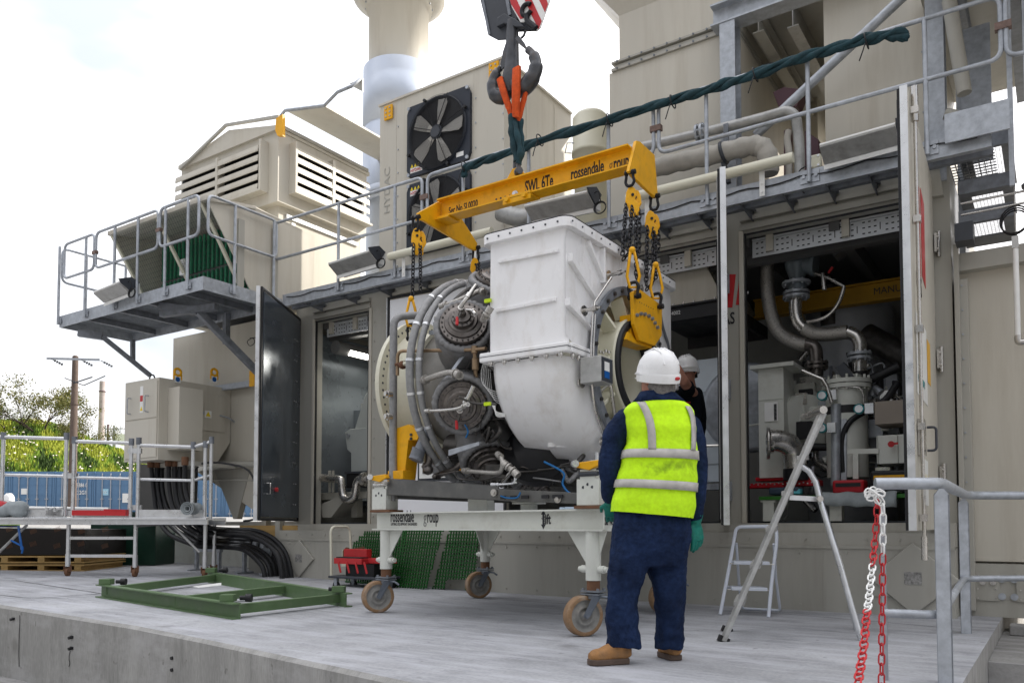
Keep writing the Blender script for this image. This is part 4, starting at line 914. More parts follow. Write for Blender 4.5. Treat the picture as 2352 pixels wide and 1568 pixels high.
# ================================================================== THINGS ON AND AROUND THE ROOF
def louvre_panel(m, o, xd, nd, W, H, n, mi_blade=0, mi_dark=1):
 """o lower left corner, xd along, nd outward"""
 z = V((0, 0, 1)); m.prism([o, o + xd * W, o + xd * W + z * H, o + z * H], nd * .012, mi_dark)
 p = H / n
 for i in range(n):
  b = o + z * (p * i) + nd * .013
  m.prism([b + nd * .12 + z * .01, b + nd * .135 + z * .02, b + z * (p * .78), b + z * (p * .70)], xd * W, mi_blade)
  m.prism([b + nd * .12 + z * .0, b + nd * .135 + z * .0, b + nd * .125 + z * p * .62, b + nd * .11 + z * p * .62], xd * W, mi_blade)
def intake():
 t = thing('intake_house', 'beige louvred air intake house with a gabled top on the far left roof', 'air intake', (-10.6, 8.5, 4.1))
 c = P(640, 272, Y=7.9); x1 = c.x; x0 = P(417, 390, Y=7.9).x; y0 = 7.9; y1 = P(842, 400, X=x1).y; zb = P(612, 470, Y=7.9).z; zt = P(640, 300, Y=7.9).z
 m = MB(); m.bx(x0 + .12, x1 - .12, y0 + .12, y1, 4.08, zb); m.bx(x0, x1, y0, y1, zb, zt)
 m.obj('wall', M['beige'], t)
 zr = P(518, 287, Y=7.9).z; z0_ = P(417, 392, Y=7.9).z
 xr = P(518, 287, Y=7.9).x
 m = MB(); pr = [(x0 - .02, y0 - .05, zt), (x1 + .02, y0 - .05, zt), (x1 + .02, y0 - .05, zt + .06), ((x0 + x1) / 2 + .1, y0 - .05, zt + .30), (x0 - .02, y0 - .05, zt + .06)]
 m.prism(pr, (0, y1 - y0 + .1, 0)); m.obj('roof', M['beige'], t)
 m = MB(); m.bar(P(415, 388, Y=7.82), P(519, 288, Y=7.82), .04, .04); m.bar(P(519, 288, Y=7.82), P(641, 268, Y=7.82), .04, .04); m.bar((x1 + .02, y0, zt + .07), (x1 + .02, y1, zt + .07), .05, .05); m.obj('roof_edge', M['beige_shade'], t)
 dk = M['black']
 H = zt - zb - .34; W = (x1 - x0)
 m = MB()
 louvre_panel(m, V((x0 + .05, y0 - .001, zb + .2)), V((1, 0, 0)), V((0, -1, 0)), W * .44, H, 5); louvre_panel(m, V((x0 + .1 + W * .44, y0 - .001, zb + .2)), V((1, 0, 0)), V((0, -1, 0)), W * .40, H, 5)
 m.bx(x0 + .05, x1 - .22, y0 - .15, y0 - .001, zb + .17, zb + .20); m.bx(x0 + .05 + W * .44, x0 + .1 + W * .44, y0 - .15, y0 - .001, zb + .2, zt - .14); m.bx(x1 - .26, x1 - .22, y0 - .15, y0 - .001, zb + .2, zt - .12)
 m.obj('louvre', [M['beige'], dk], t)
 m = MB(); xx = V((0, 1, 0)); nn = V((1, 0, 0))
 yd = P(753, 400, X=x1).y; louvre_panel(m, V((x1 + .001, y0 + .25, zb + .2)), xx, nn, yd - y0 - .28, H, 5); louvre_panel(m, V((x1 + .001, yd + .03, zb + .2)), xx, nn, y1 - yd - .1, H, 5)
 m.bx(x1 + .001, x1 + .15, y0 + .21, y0 + .25, zb + .2, zt - .12); m.bx(x1 + .001, x1 + .15, yd - .03, yd + .03, zb + .2, zt - .12); m.bx(x1 + .001, x1 + .15, y0 + .21, y1, zb + .17, zb + .2)
 m.obj('louvre', [M['beige'], dk], t)
 m = MB(); m.prism([P(*q, Y=7.8) for q in ((634, 272), (649, 262), (649, 312), (637, 312), (632, 300))], (0, .05, 0)); o = m.obj('lifting_lug', M['yellow'], t)
 # lit wall below with a perforated tray and tall tray strip
 m = MB(); xw = x1 - .115
 m.bx(xw, xw + .03, 8.15, y1 - .1, zb - .16, zb - .10); m.bx(xw, xw + .03, 8.25, 8.32, 4.1, zb - .2); m.obj('cable_tray', bpy.data.materials['zinc_tray'], t)
 m = MB(); m.bx(xw, xw + .012, 8.45, y1 - .15, 4.3, zb - .3); m.obj('door', M['beige'], t, bevel=.004)
 # bent awning between the intake and the stack
 t = thing('bent_awning', 'beige sheet awning on bent struts between louvred house and silver stack', 'awning', P(650, 260, Y=8.0))
 a = P(655, 254, Y=8.2); b = P(745, 244, Y=8.2); m = MB(); m.prism([a, b, b + V((0, 0, .03)), a + V((0, 0, .03))], (0, 2.3, 0)); m.obj('sheet', M['beige'], t)
 m = MB(); m.tube([P(640, 272, Y=8.15), P(655, 254, Y=8.15), P(745, 243, Y=8.15), P(775, 212, Y=8.15), P(808, 198, Y=8.15), P(828, 182, Y=8.4)], .025, 6); m.obj('strut', M['galv'], t)
 m = MB(); m.prism([P(*q, Y=8.4) for q in ((803, 192), (832, 180), (832, 210), (812, 200))], (0, .03, 0)); m.obj('bracket_plate', M['beige_shade'], t)
intake()
def stack():
 c = P(913, 600, Y=10.9); k = PX(c.x, c.y, c.z)[2]; r = lambda px: px * k / F_PX
 zz = lambda py: P(913, py, Y=10.9).z
 t = thing('exhaust_stack', 'tall round silver and cream exhaust stack with a flared top collar', 'stack', (c.x, c.y, 4.07))
 cc = (c.x, c.y, 0)
 m = MB(); m.lathe(cc, (0, 0, 1), [(4.05, r(72)), (zz(478), r(72))], 48); m.lathe(cc, (0, 0, 1), [(zz(478), r(72)), (zz(478), r(88)), (zz(462), r(88)), (zz(450), r(81))], 48); m.obj('lower_shell', M['stack'], t)
 m = MB(); m.lathe(cc, (0, 0, 1), [(zz(450), r(81)), (zz(312), r(81)), (zz(312), r(79.5)), (zz(307), r(79.5)), (zz(307), r(81)), (zz(172), r(81)), (zz(172), r(70))], 56); m.obj('cladding', M['stack'], t)
 m = MB(); m.lathe(cc, (0, 0, 1), [(zz(172), r(69)), (zz(30), r(69)), (zz(30), r(76)), (zz(12), r(76)), (zz(12), r(82)), (zz(2), r(106)), (zz(-60), r(106)), (zz(-60), r(60))], 56); m.obj('upper_shell', M['beige'], t)
 m = MB()
 for i in range(20):
  a = i * math.pi / 10; m.cyl((c.x + math.cos(a) * r(76), c.y + math.sin(a) * r(76), zz(24)), (c.x + math.cos(a) * (r(76) + .02), c.y + math.sin(a) * (r(76) + .02), zz(24)), .015, n=6)
 m.obj('rivet', M['galv'], t)
stack()
def cooler():
 y0 = 8.3; x0 = P(873, 300, Y=y0).x; x1 = P(1158, 300, Y=y0).x; zt = P(873, 242, Y=y0).z; zt = P(1144, 145, Y=y0).z * .5 + zt * .5; y1 = P(1312, 400, X=x1).y
 t = thing('oil_cooler', 'beige cabinet with two large black fans standing behind the walkway', 'cooler', (x0, y0, 4.07))
 m = MB(); m.bx(x0, x1, y0, y1, 4.07, zt)
 for px in (912, 1068 + 20): m.bx(P(px, 0, Y=y0).x, P(px, 0, Y=y0).x + .006, y0 - .003, y0, 4.1, zt - .01, 0)
 for q in (.3, .72): m.bx(x1, x1 + .004, y0 + (y1 - y0) * q, y0 + (y1 - y0) * q + .02, 4.1, zt)
 m.bx(x0 - .02, x1 + .02, y0 - .02, y1, zt, zt + .03)
 m.obj('cabinet', M['beige'], t)
 m = MB();
 for px in (912, 1088, 1150): bx_bolts(m, (P(px, 0, Y=y0).x + .04,), y0, frange(4.4, zt - .1, .33), .01)
 m.obj('rivet', M['galv'], t)
 xa = P(936, 300, Y=y0 - .04).x; xb = P(1080, 300, Y=y0 - .04).x; cx = (xa + xb) / 2; Rf = (xb - xa) * .455
 tops = (P(936, 253, Y=y0 - .04).z, P(936, 430, Y=y0 - .04).z); bots = (P(936, 414, Y=y0 - .04).z, P(936, 593, Y=y0 - .04).z)
 for k in range(2):
  za, zb = tops[k] + .02, bots[k] + .02; cz = (za + zb) / 2
  # square plate with round hole
  m = MB(); n = 40; ring = [(cx + math.cos(2 * math.pi * i / n) * Rf, cz + math.sin(2 * math.pi * i / n) * Rf) for i in range(n)]; sq = []
  hw = (xb - xa) / 2; hh = (za - zb) / 2
  for i in range(n):
   a = 2 * math.pi * i / n; ca, sa = math.cos(a), math.sin(a); s = min(hw / abs(ca) if abs(ca) > 1e-6 else 9, hh / abs(sa) if abs(sa) > 1e-6 else 9); sq.append((cx + ca * s, cz + sa * s))
  for y, fl in ((y0 - .05, 1),):
   vs = [(x, y, z) for x, z in ring] + [(x, y, z) for x, z in sq]; m.add(vs, [(i, (i + 1) % n, n + (i + 1) % n, n + i) for i in range(n)])
   vs = [(x, y, z) for x, z in sq] + [(x, y0, z) for x, z in sq]; m.add(vs, [(i, (i + 1) % n, n + (i + 1) % n, n + i) for i in range(n)])
  m.lathe((cx, y0 - .05, cz), (0, -1, 0), [(0, Rf), (.03, Rf * .985), (.03, Rf * .95), (-.12, Rf * .90), (-.2, Rf * .92)], 40)
  f = m.obj('fan_shroud', mat('fan_plate_blue_black', (.025, .03, .042), .4, var=.15) if k == 0 else bpy.data.materials['fan_plate_blue_black'], t)
  m = MB(); m.lathe((cx, y0 - .048 + .001, cz), (0, -1, 0), [(-.001, 0.001), (-.001, Rf * 1.0)], 40);
  m.obj('fan_well', M['black'], f)
  m = MB(); m.cyl((cx, y0 - .085, cz), (cx, y0 - .052, cz), Rf * .2, n=24); m.cyl((cx, y0 - .10, cz), (cx, y0 - .085, cz), Rf * .16, n=24); m.obj('hub', M['dark'], f)
  m = MB()
  for b in range(5):
   a = R(75 + 72 * b + 20 * k); pts = []
   for (rr, da, yy) in ((.2, -.30, -.082), (.5, -.30, -.086), (.8, -.26, -.088), (.9, -.16, -.086), (.9, .22, -.056), (.62, .26, -.055), (.2, .3, -.054)):
    an = a + da; pts.append((cx + math.cos(an) * Rf * rr, y0 + yy, cz + math.sin(an) * Rf * rr))
   m.prism(pts, (0, .003, 0))
  m.obj('blade', M['fanblade'], f)
  m = MB()
  for q in range(24):
   rr = Rf * (.30 + .70 * q / 23); m.arc((cx, y0 - .11 + .02 * (q / 23) ** 3, cz), (0, 1, 0), rr, .0028, n=40, m=4)
  for q in range(8):
   a = R(22.5 + 45 * q); m.tube([(cx + math.cos(a) * Rf * .15, y0 - .113, cz + math.sin(a) * Rf * .15), (cx + math.cos(a) * Rf * 1.04, y0 - .088, cz + math.sin(a) * Rf * 1.04)], .005, 5)
   if q % 2 == 0: m.cyl((cx + math.cos(a) * Rf * 1.06, y0 - .06, cz + math.sin(a) * Rf * 1.06), (cx + math.cos(a) * Rf * 1.06, y0 - .1, cz + math.sin(a) * Rf * 1.06), .022, n=8)
  m.obj('guard', M['black'], f)
  m = MB()
  for sx in (-1, 1):
   for sz in (-1, 1): m.cyl((cx + sx * hw * .93, y0 - .051, cz + sz * hh * .94), (cx + sx * hw * .93, y0 - .07, cz + sz * hh * .94), .025, n=10)
  m.obj('corner_bolt', M['galv'], f)
  zl = (zb + .05) if k == 0 else (za - .17)
  m = MB()
  for j in range(3): m.prism([(xa + .07 + j * .06, y0 - .0525, zl + .075), (xa + .12 + j * .06, y0 - .0525, zl + .075), (xa + .095 + j * .06, y0 - .0525, zl + .125)], (0, .0015, 0))
  m.obj('warning_triangle', bpy.data.materials['sign_yellow'], f)
  m = MB(); m.bx(xa + .065, xa + .28, y0 - .0525, y0 - .051, zl, zl + .07); st = m.obj('label', M['whitepl'], f)
  text('HYDAC', (xa + .072, y0 - .0527, zl + .012), (1, 0, 0), (0, 0, 1), .062, M['redpl'], st, sx=.9, bold=.02)
  if k == 0: m = MB(); m.bx(xb - .22, xb - .1, y0 - .053, y0 - .051, zb + .07, zb + .13); m.obj('label', M['whitepl'], f)
 # lugs
 for (px, py) in ((891, 258), (1133, 160)):
  q = P(px, py, Y=y0 - .04); m = MB(); m.bx(q.x - .075, q.x + .075, y0 - .04, y0 - .015, q.z - .1, q.z + .1); o = m.obj('lifting_lug', M['yellow'], t, bevel=.004)
  m = MB()
  for dx in (-.035, .035):
   for dz in (-.06, 0, .06): m.cyl((q.x + dx, y0 - .04, q.z + dz), (q.x + dx, y0 - .05, q.z + dz), .012, n=8)
  m.obj('bolt', M['galv'], o)
 q = P(895, 490, Y=y0); tt = text('HYDAC', (q.x, y0 - .003, q.z), (0, 0, 1), (-1, 0, 0), .15, M['beige_shade'], t, name='embossed_name', sx=1.3, th=.003)
cooler()
def filter_hood():
 x1 = -9.32; x0 = P(245, 532, z=5.18).x; y0 = 6.5; yb = 7.25; y2 = 8.4; zt = P(453, 442, X=x1).z; zb = ZF
 t = thing('filter_hood', 'beige weather hood with wire mesh over green filter panels on the left platform', 'air filter', (x0, 7.5, ZF))
 m = MB()
 for x in (x0, x1 - .02): m.prism([(x, y0, zt), (x, y0 + .03, zt - .06), (x, yb, zb), (x, y2, zb), (x, y2, zt), (x, 7.3, zt + .10)], (.02, 0, 0))
 m.prism([(x0 - .01, y0 - .02, zt), (x0 - .01, y0 - .02, zt - .06), (x0 - .01, y0 + .02, zt - .06), (x0 - .01, 7.3, zt + .08), (x0 - .01, 7.3, zt + .12)], (x1 - x0 + .03, 0, 0)); m.prism([(x0, 7.3, zt + .09), (x0, y2, zt + .0), (x0, y2, zt + .03), (x0, 7.3, zt + .12)], (x1 - x0, 0, 0))
 m.obj('hood_shell', M['beige'], t)
 m = MB(); m.bx(x0 + .03, x1 - .03, 7.36, 8.35, zb, zt - .1); m.obj('back_box', M['interior'], t)
 m = MB()
 for x in frange(x0 + .06, x1 - .12, .105):
  for (za, zc) in ((zb + .02, zb + .52), (zb + .56, zt - .02)): m.prism([(x, 7.325, za), (x + .05, 7.318, za), (x + .05, 7.35, za), (x, 7.35, za)], (0, 0, zc - za))
 m.obj('filter_fin', M['green_filter'], t)
 m = MB()
 for q in (.0, .52, .97):
  x = x0 + .02 + (x1 - x0 - .1) * q; a = V((x, y0 + .02, zt - .03)); b = V((x, yb - .02, zb)); m.bar(a, b, .05, .035, up=V((0, -1, 0)))
 m.obj('mesh_frame', M['cream'], t)
 m = MB()
 for i in range(44):
  x = x0 + .03 + (x1 - x0 - .08) * i / 43; m.bar((x, y0 + .03, zt - .04), (x, yb - .01, zb), .0022, .0022, up=V((0, -1, 0)))
 for j in range(20):
  f = j / 19; y = y0 + .03 + (yb - .04 - y0) * f; z = zt - .04 + (zb - zt + .04) * f; m.bar((x0 + .03, y, z), (x1 - .05, y, z), .0022, .0022)
 m.obj('wire_mesh', M['dark'], t)
 m = MB(); q = P(424, 615, Y=7.0); m.bx(q.x - .06, q.x + .06, 6.95, 7.0, q.z - .12, q.z + .12); m.obj('junction_box', M['whitepl'], t, bevel=.01)
 m = MB(); m.bx(x1 + .002, x1 + .03, 7.0, 7.1, zb, zt - .15); m.bx(x1 + .002, x1 + .012, 7.6, 7.7, zb, zt - .1); m.obj('seam_strip', M['beige_shade'], t)
filter_hood()
def left_wall():
 x0 = P(398, 800, Y=8.0).x; x1 = XL - .02; zm = P(480, 862, Y=8.0).z
 t = thing('inlet_plenum', 'tall beige plenum wall under the far left platform with tapered hopper', 'air duct', (x0, 8, 1.3))
 m = MB(); m.bx(x0, x1, 8.0, 11.2, 3.0, 3.95); m.bx(x0 + .4, x1, 8.12, 11.2, 1.75, 2.99)
 m.prism([(x0 + .4, 8.12, 1.745), (x1, 8.12, 1.745), (x1, 8.12, 1.05), (x1 - .9, 8.12, 1.05)], (0, 2, 0))
 m.obj('wall', M['beige'], t)
 m = MB(); m.bx(x0 - .02, x1 - .0, 7.94, 7.998, 2.93, 3.02); m.obj('galvanised_rail', M['galv'], t)
 m = MB(); m.bx(x1 - .1, x1 + .0, 7.9, 7.995, .6, 1.6); m.cyl(P(488, 1066, Y=8.0), P(592, 1066, Y=8.0), .05, n=12); m.cyl(P(440, 1100, Y=8.0), P(592, 1103, Y=8.0), .012, n=8); m.obj('pipe', M['beige_shade'], t)
 m = MB(); q = P(578, 870, Y=7.93); m.bx(q.x - .02, q.x + .1, 7.9, 7.93, q.z - .12, q.z + .12); m.obj('lifting_lug', M['yellow'], t)
 m = MB(); m.tube(smooth_path([P(*q, Y=7.9) for q in ((592, 775), (580, 776), (568, 784), (574, 794), (584, 788), (583, 778), (574, 776))], 4), .006, 5); m.obj('cable', M['black'], t)
 # base skid left
 t = thing('base_skid', 'grey steel base skid on the slab beyond the left door with a round cover plate', 'skid', (-11, 8.7, .1))
 xa = P(360, 1280, Y=9.2).x; m = MB(); zb = .08; m.bx(xa, XL - .03, 8.75, 11, zb, .62); m.bx(xa, XL - .03, 8.68, 8.75, .62, .68)
 for px in (470, 560): x = P(px, 1260, Y=8.75).x; m.bx(x, x + .05, 8.70, 8.75, zb, .61)
 m.obj('beam', M['trolley'], t)
 m = MB(); c = P(641, 1268, Y=8.74); c = P(641, 1266, Y=7.9); m.cyl((c.x, 8.1, c.z), (c.x, 8.04, c.z), .17, n=28); m.obj('cover_plate', M['trolley'], t)
 m = MB(); m.bx(XL - .9, XL + .1, 8.05, 8.7, 0.08, .50); m.obj('end_beam', M['beige_shade'], t)
 m = MB(); m.bx(XL - 1.0, XL + .3, 7.95, 8.65, .64, .80); m.obj('timber', M['wood'], t)
 m = MB(); m.bx(x0 - 2, XL - .1, 8.3, 8.5, .80, .86); m.bx(XL - .8, XL - .7, 8.2, 8.3, .7, 1.6); m.obj('cross_beam', M['beige_shade'], t)
left_wall()
def cable_box():
 x1 = -10.9; c = P(366, 870, X=x1); y0 = c.y; x0 = P(288, 900, Y=y0).x; y1 = P(530, 900, X=x1).y; zt = P(366, 866, X=x1).z; zb = P(366, 1055, X=x1).z
 t = thing('cable_box', 'beige cable termination box with warning labels under the left platform', 'electrical box', ((x0 + x1) / 2, y0, zb))
 m = MB(); m.prism([(x0, y0, zb), (x1, y0, zb), (x1, y0, zt), (x0, y0, zt)], (0, .35, 0))
 yk = P(497, 1060, X=x1).y; m.prism([(x0, y0 + .35, zb), (x0, yk, zb), (x0, y1, zb + .35), (x0, y1, zt), (x0, y0 + .35, zt)], (x1 - x0, 0, 0)); m.obj('body', M['beige'], t)
 m = MB(); zmid = zb + (zt - zb) * .51; m.bx(x0 + .03, x1 - .03, y0 - .012, y0 - .001, zmid + .01, zt - .04); m.bx(x0 + .03, x1 - .03, y0 - .012, y0 - .001, zb + .04, zmid - .01); m.obj('front_cover', M['beige'], t, bevel=.003)
 m = MB();
 for q in (.2, .72): xx = x0 + (x1 - x0) * q; m.tube(round_path([(xx, y0 - .012, zmid + .1), (xx, y0 - .07, zmid + .1), (xx, y0 - .07, zmid + .34), (xx, y0 - .012, zmid + .34)], .02, 3), .009, 6)
 m.obj('handle', M['galv'], t)
 m = MB(); ya = P(372, 900, X=x1).y; yb_ = P(437, 900, X=x1 + .1).y; m.bx(x1 + .001, x1 + .28, ya + .1, yb_ + .1, P(372, 1035, X=x1).z + .02, zt - .14); o = m.obj('side_box', M['beige'], t, bevel=.004)
 m = MB(); yc = P(440, 900, X=x1).y; yd = P(516, 900, X=x1).y; m.bx(x1 + .001, x1 + .02, yc + .15, yd, zb + .5, zt - .14); o = m.obj('side_door', M['beige'], t, bevel=.004)
 m = MB(); q = P(520, 960, X=x1 + .03); m.tube(round_path([q + V((0, -.12, .03)), q + V((.06, 0, 0)), q + V((.06, .12, -.06))], .03), .014, 6); q = P(456, 950, X=x1 + .03); m.bx(q.x, q.x + .03, q.y, q.y + .08, q.z, q.z + .04); m.obj('latch', M['galv'], t)
 m = MB(); q = P(478, 951, X=x1 + .021); m.bx(q.x, q.x + .002, q.y - .06, q.y + .06, q.z - .055, q.z + .055); o = m.obj('warning_label', M['whitepl'], t)
 m = MB(); m.prism([(q.x + .0025, q.y - .045, q.z - .035), (q.x + .0025, q.y + .045, q.z - .035), (q.x + .0025, q.y, q.z + .045)], (.001, 0, 0)); m.obj('warning_triangle', bpy.data.materials['sign_yellow'], o)
 m = MB(); xx = x0 + (x1 - x0) * .52; m.bx(xx - .04, xx + .04, y0 - .015, y0 - .0125, zmid + .1, zmid + .5); o = m.obj('warning_label', M['whitepl'], t)
 m = MB(); m.bx(xx - .035, xx + .035, y0 - .017, y0 - .0155, zmid + .27, zmid + .36); m.obj('red_mark', M['redpl'], o)
 m = MB(); m.prism([(xx - .035, y0 - .0165, zmid + .13), (xx + .035, y0 - .0165, zmid + .13), (xx, y0 - .0165, zmid + .2)], (0, .001, 0)); m.obj('warning_triangle', bpy.data.materials['sign_yellow'], o)
 for px in (408, 492):
  q = P(px, 864, X=x1 + .01); m = MB(); m.arc(q + V((0, 0, .06)), (1, 0, 0), .055, .02, n=16, m=8); m.bx(q.x - .012, q.x + .012, q.y - .07, q.y + .07, q.z - .05, q.z + .03); o = m.obj('lifting_eye', M['yellow'], t)
  m = MB(); c = P(px, 871, X=x1 + .02); m.bx(c.x, c.x + .003, c.y - .05, c.y + .05, c.z - .05, c.z + .05); a = m.obj('lift_label', M['whitepl'], t)
  m = MB(); m.cyl((c.x + .0035, c.y, c.z), (c.x + .005, c.y, c.z), .038, n=16); m.obj('blue_dot', M['bluepl'], a)
 m = MB(); m.tube(smooth_path([P(*q, Y=y0 + .1) for q in ((343, 872), (346, 862), (353, 862), (356, 874), (350, 876))], 4), .012, 6); m.obj('cable', M['black'], t)
 # bottom bracket / glands
 m = MB(); m.bx(x0 + .1, x1 + .3, y0 + .35, y1 + .2, zb - .08, zb - .01); m.prism([(x0 + .5, y1, zb - .085), (x1 + .5, y1, zb - .085), (x1 + .2, y1, .9), (x0 + 1.0, y1, .9)], (0, .1, 0)); m.obj('support', M['beige_shade'], t)
 # dark cable shield behind the cables
 t2 = thing('cable_shield', 'flat dark grey cable shield sheet standing under the cable box', 'panel', (x0, y0 + .9, .1)); m = MB()
 a = P(322, 1065, Y=y0 + .8); b = P(450, 1075, Y=y0 + .8); c = P(446, 1200, Y=y0 + .8); d = P(318, 1210, Y=y0 + .8); m.prism([a, b, c, d], (0, .04, 0)); m.obj('sheet', mat('dark_grey_sheet', (.07, .068, .065), .7, var=.3, scale=3), t2)
 # cables: seven thick black cables
 starts = [(346, 1062), (361, 1062), (372, 1062), (387, 1062), (401, 1062), (413, 1062), (425, 1062)]
 path_mid = [[(352, 1120), (362, 1185), (388, 1225), (432, 1246), (462, 1254)], [(362, 1120), (376, 1180), (402, 1215), (440, 1238), (465, 1250)], [(372, 1115), (384, 1165), (410, 1205), (448, 1230), (468, 1240)], [(388, 1115), (398, 1165), (424, 1200), (455, 1224), (470, 1232)], [(402, 1115), (410, 1160), (432, 1190), (458, 1212), (474, 1222)], [(414, 1115), (424, 1158), (442, 1188), (463, 1206), (478, 1216)], [(426, 1115), (433, 1150), (448, 1180), (468, 1202), (484, 1212)]]
 ends = [[(520, 1256), (560, 1262), (590, 1285), (606, 1310), (612, 1338)], [(520, 1254), (560, 1256), (600, 1278), (619, 1305), (624, 1338)], [(522, 1246), (565, 1250), (606, 1270), (628, 1300), (634, 1337)], [(524, 1238), (570, 1240), (612, 1262), (636, 1296), (643, 1336)], [(526, 1228), (575, 1232), (618, 1252), (642, 1288), (652, 1336)], [(528, 1222), (580, 1226), (625, 1248), (650, 1284), (662, 1335)], [(530, 1216), (585, 1218), (630, 1238), (660, 1280), (674, 1334)]]
 for i in range(7):
  pts = []
  a = P(*starts[i], Y=y0 + .25 + .08 * (i % 3)); a.z = zb + .02; pts.append(a)
  for q in path_mid[i]: pts.append(P(*q, Y=y0 + .28 + .05 * (i % 3)))
  e = ends[i];
  for j, q in enumerate(e): pts.append(P(*q, Y=7.55 + .10 * (i % 4)))
  pts[-1] = pts[-1] + V((0, 0, -.15))
  m = MB(); m.tube(smooth_path(pts, 5), .036, 10); o = m.obj('power_cable', M['black'], None, at=pts[0])
  tag(o, ('outermost left', 'second', 'third', 'middle', 'fifth', 'sixth', 'rightmost')[i] + ' of the thick black cables curving from the cable box to the slab', 'cable', 'thick black power cables')
  m = MB(); m.cyl(a + V((0, 0, -.1)), a + V((0, 0, .02)), .05, n=12); m.obj('cable_gland', M['brown'], o)
 t = thing('thin_cable', 'thin black cable looping from the side box past the scaffold to the wall', 'cable', P(445, 1060, Y=7.6)); m = MB()
 m.tube(smooth_path([P(*q, Y=7.4) for q in ((443, 1035), (445, 1070), (443, 1092), (460, 1066), (500, 1062), (540, 1068), (556, 1072), (575, 1085), (590, 1120), (598, 1160), (585, 1190), (560, 1196))], 5), .016, 6); m.obj('cable', M['black'], t)
 # cable stands
 for i, (px, lb) in enumerate(((478, 'grey cable stand nearest the scaffold leg'), (590, 'grey cable stand further right under the cable bend'))):
  q = S(px, 1318); q = V((q.x, 7.75 if i == 0 else 7.8, slab_z(q.x))); x = P(px, 1250, Y=q.y).x; q.x = x; zt_ = P(px, 1262, Y=q.y).z
  t = thing('cable_stand', lb, 'stand', q, 'grey steel cable stands'); m = MB()
  for dx in (-.28, .28): m.bar((x + dx, q.y, q.z), (x + dx, q.y, zt_), .05, .05); m.bar((x + dx, q.y - .15, q.z + .02), (x + dx, q.y + .15, q.z + .02), .06, .03)
  m.bar((x - .33, q.y, zt_), (x + .33, q.y, zt_), .06, .06); m.obj('frame', M['galv'], t)
  for k in range(3):
   m = MB(); m.cyl((x - .2 + k * .17, q.y, zt_ + .03), (x - .2 + k * .17, q.y, zt_ + .12), .05, n=10); m.obj('cleat', M['galv'], t)
cable_box()
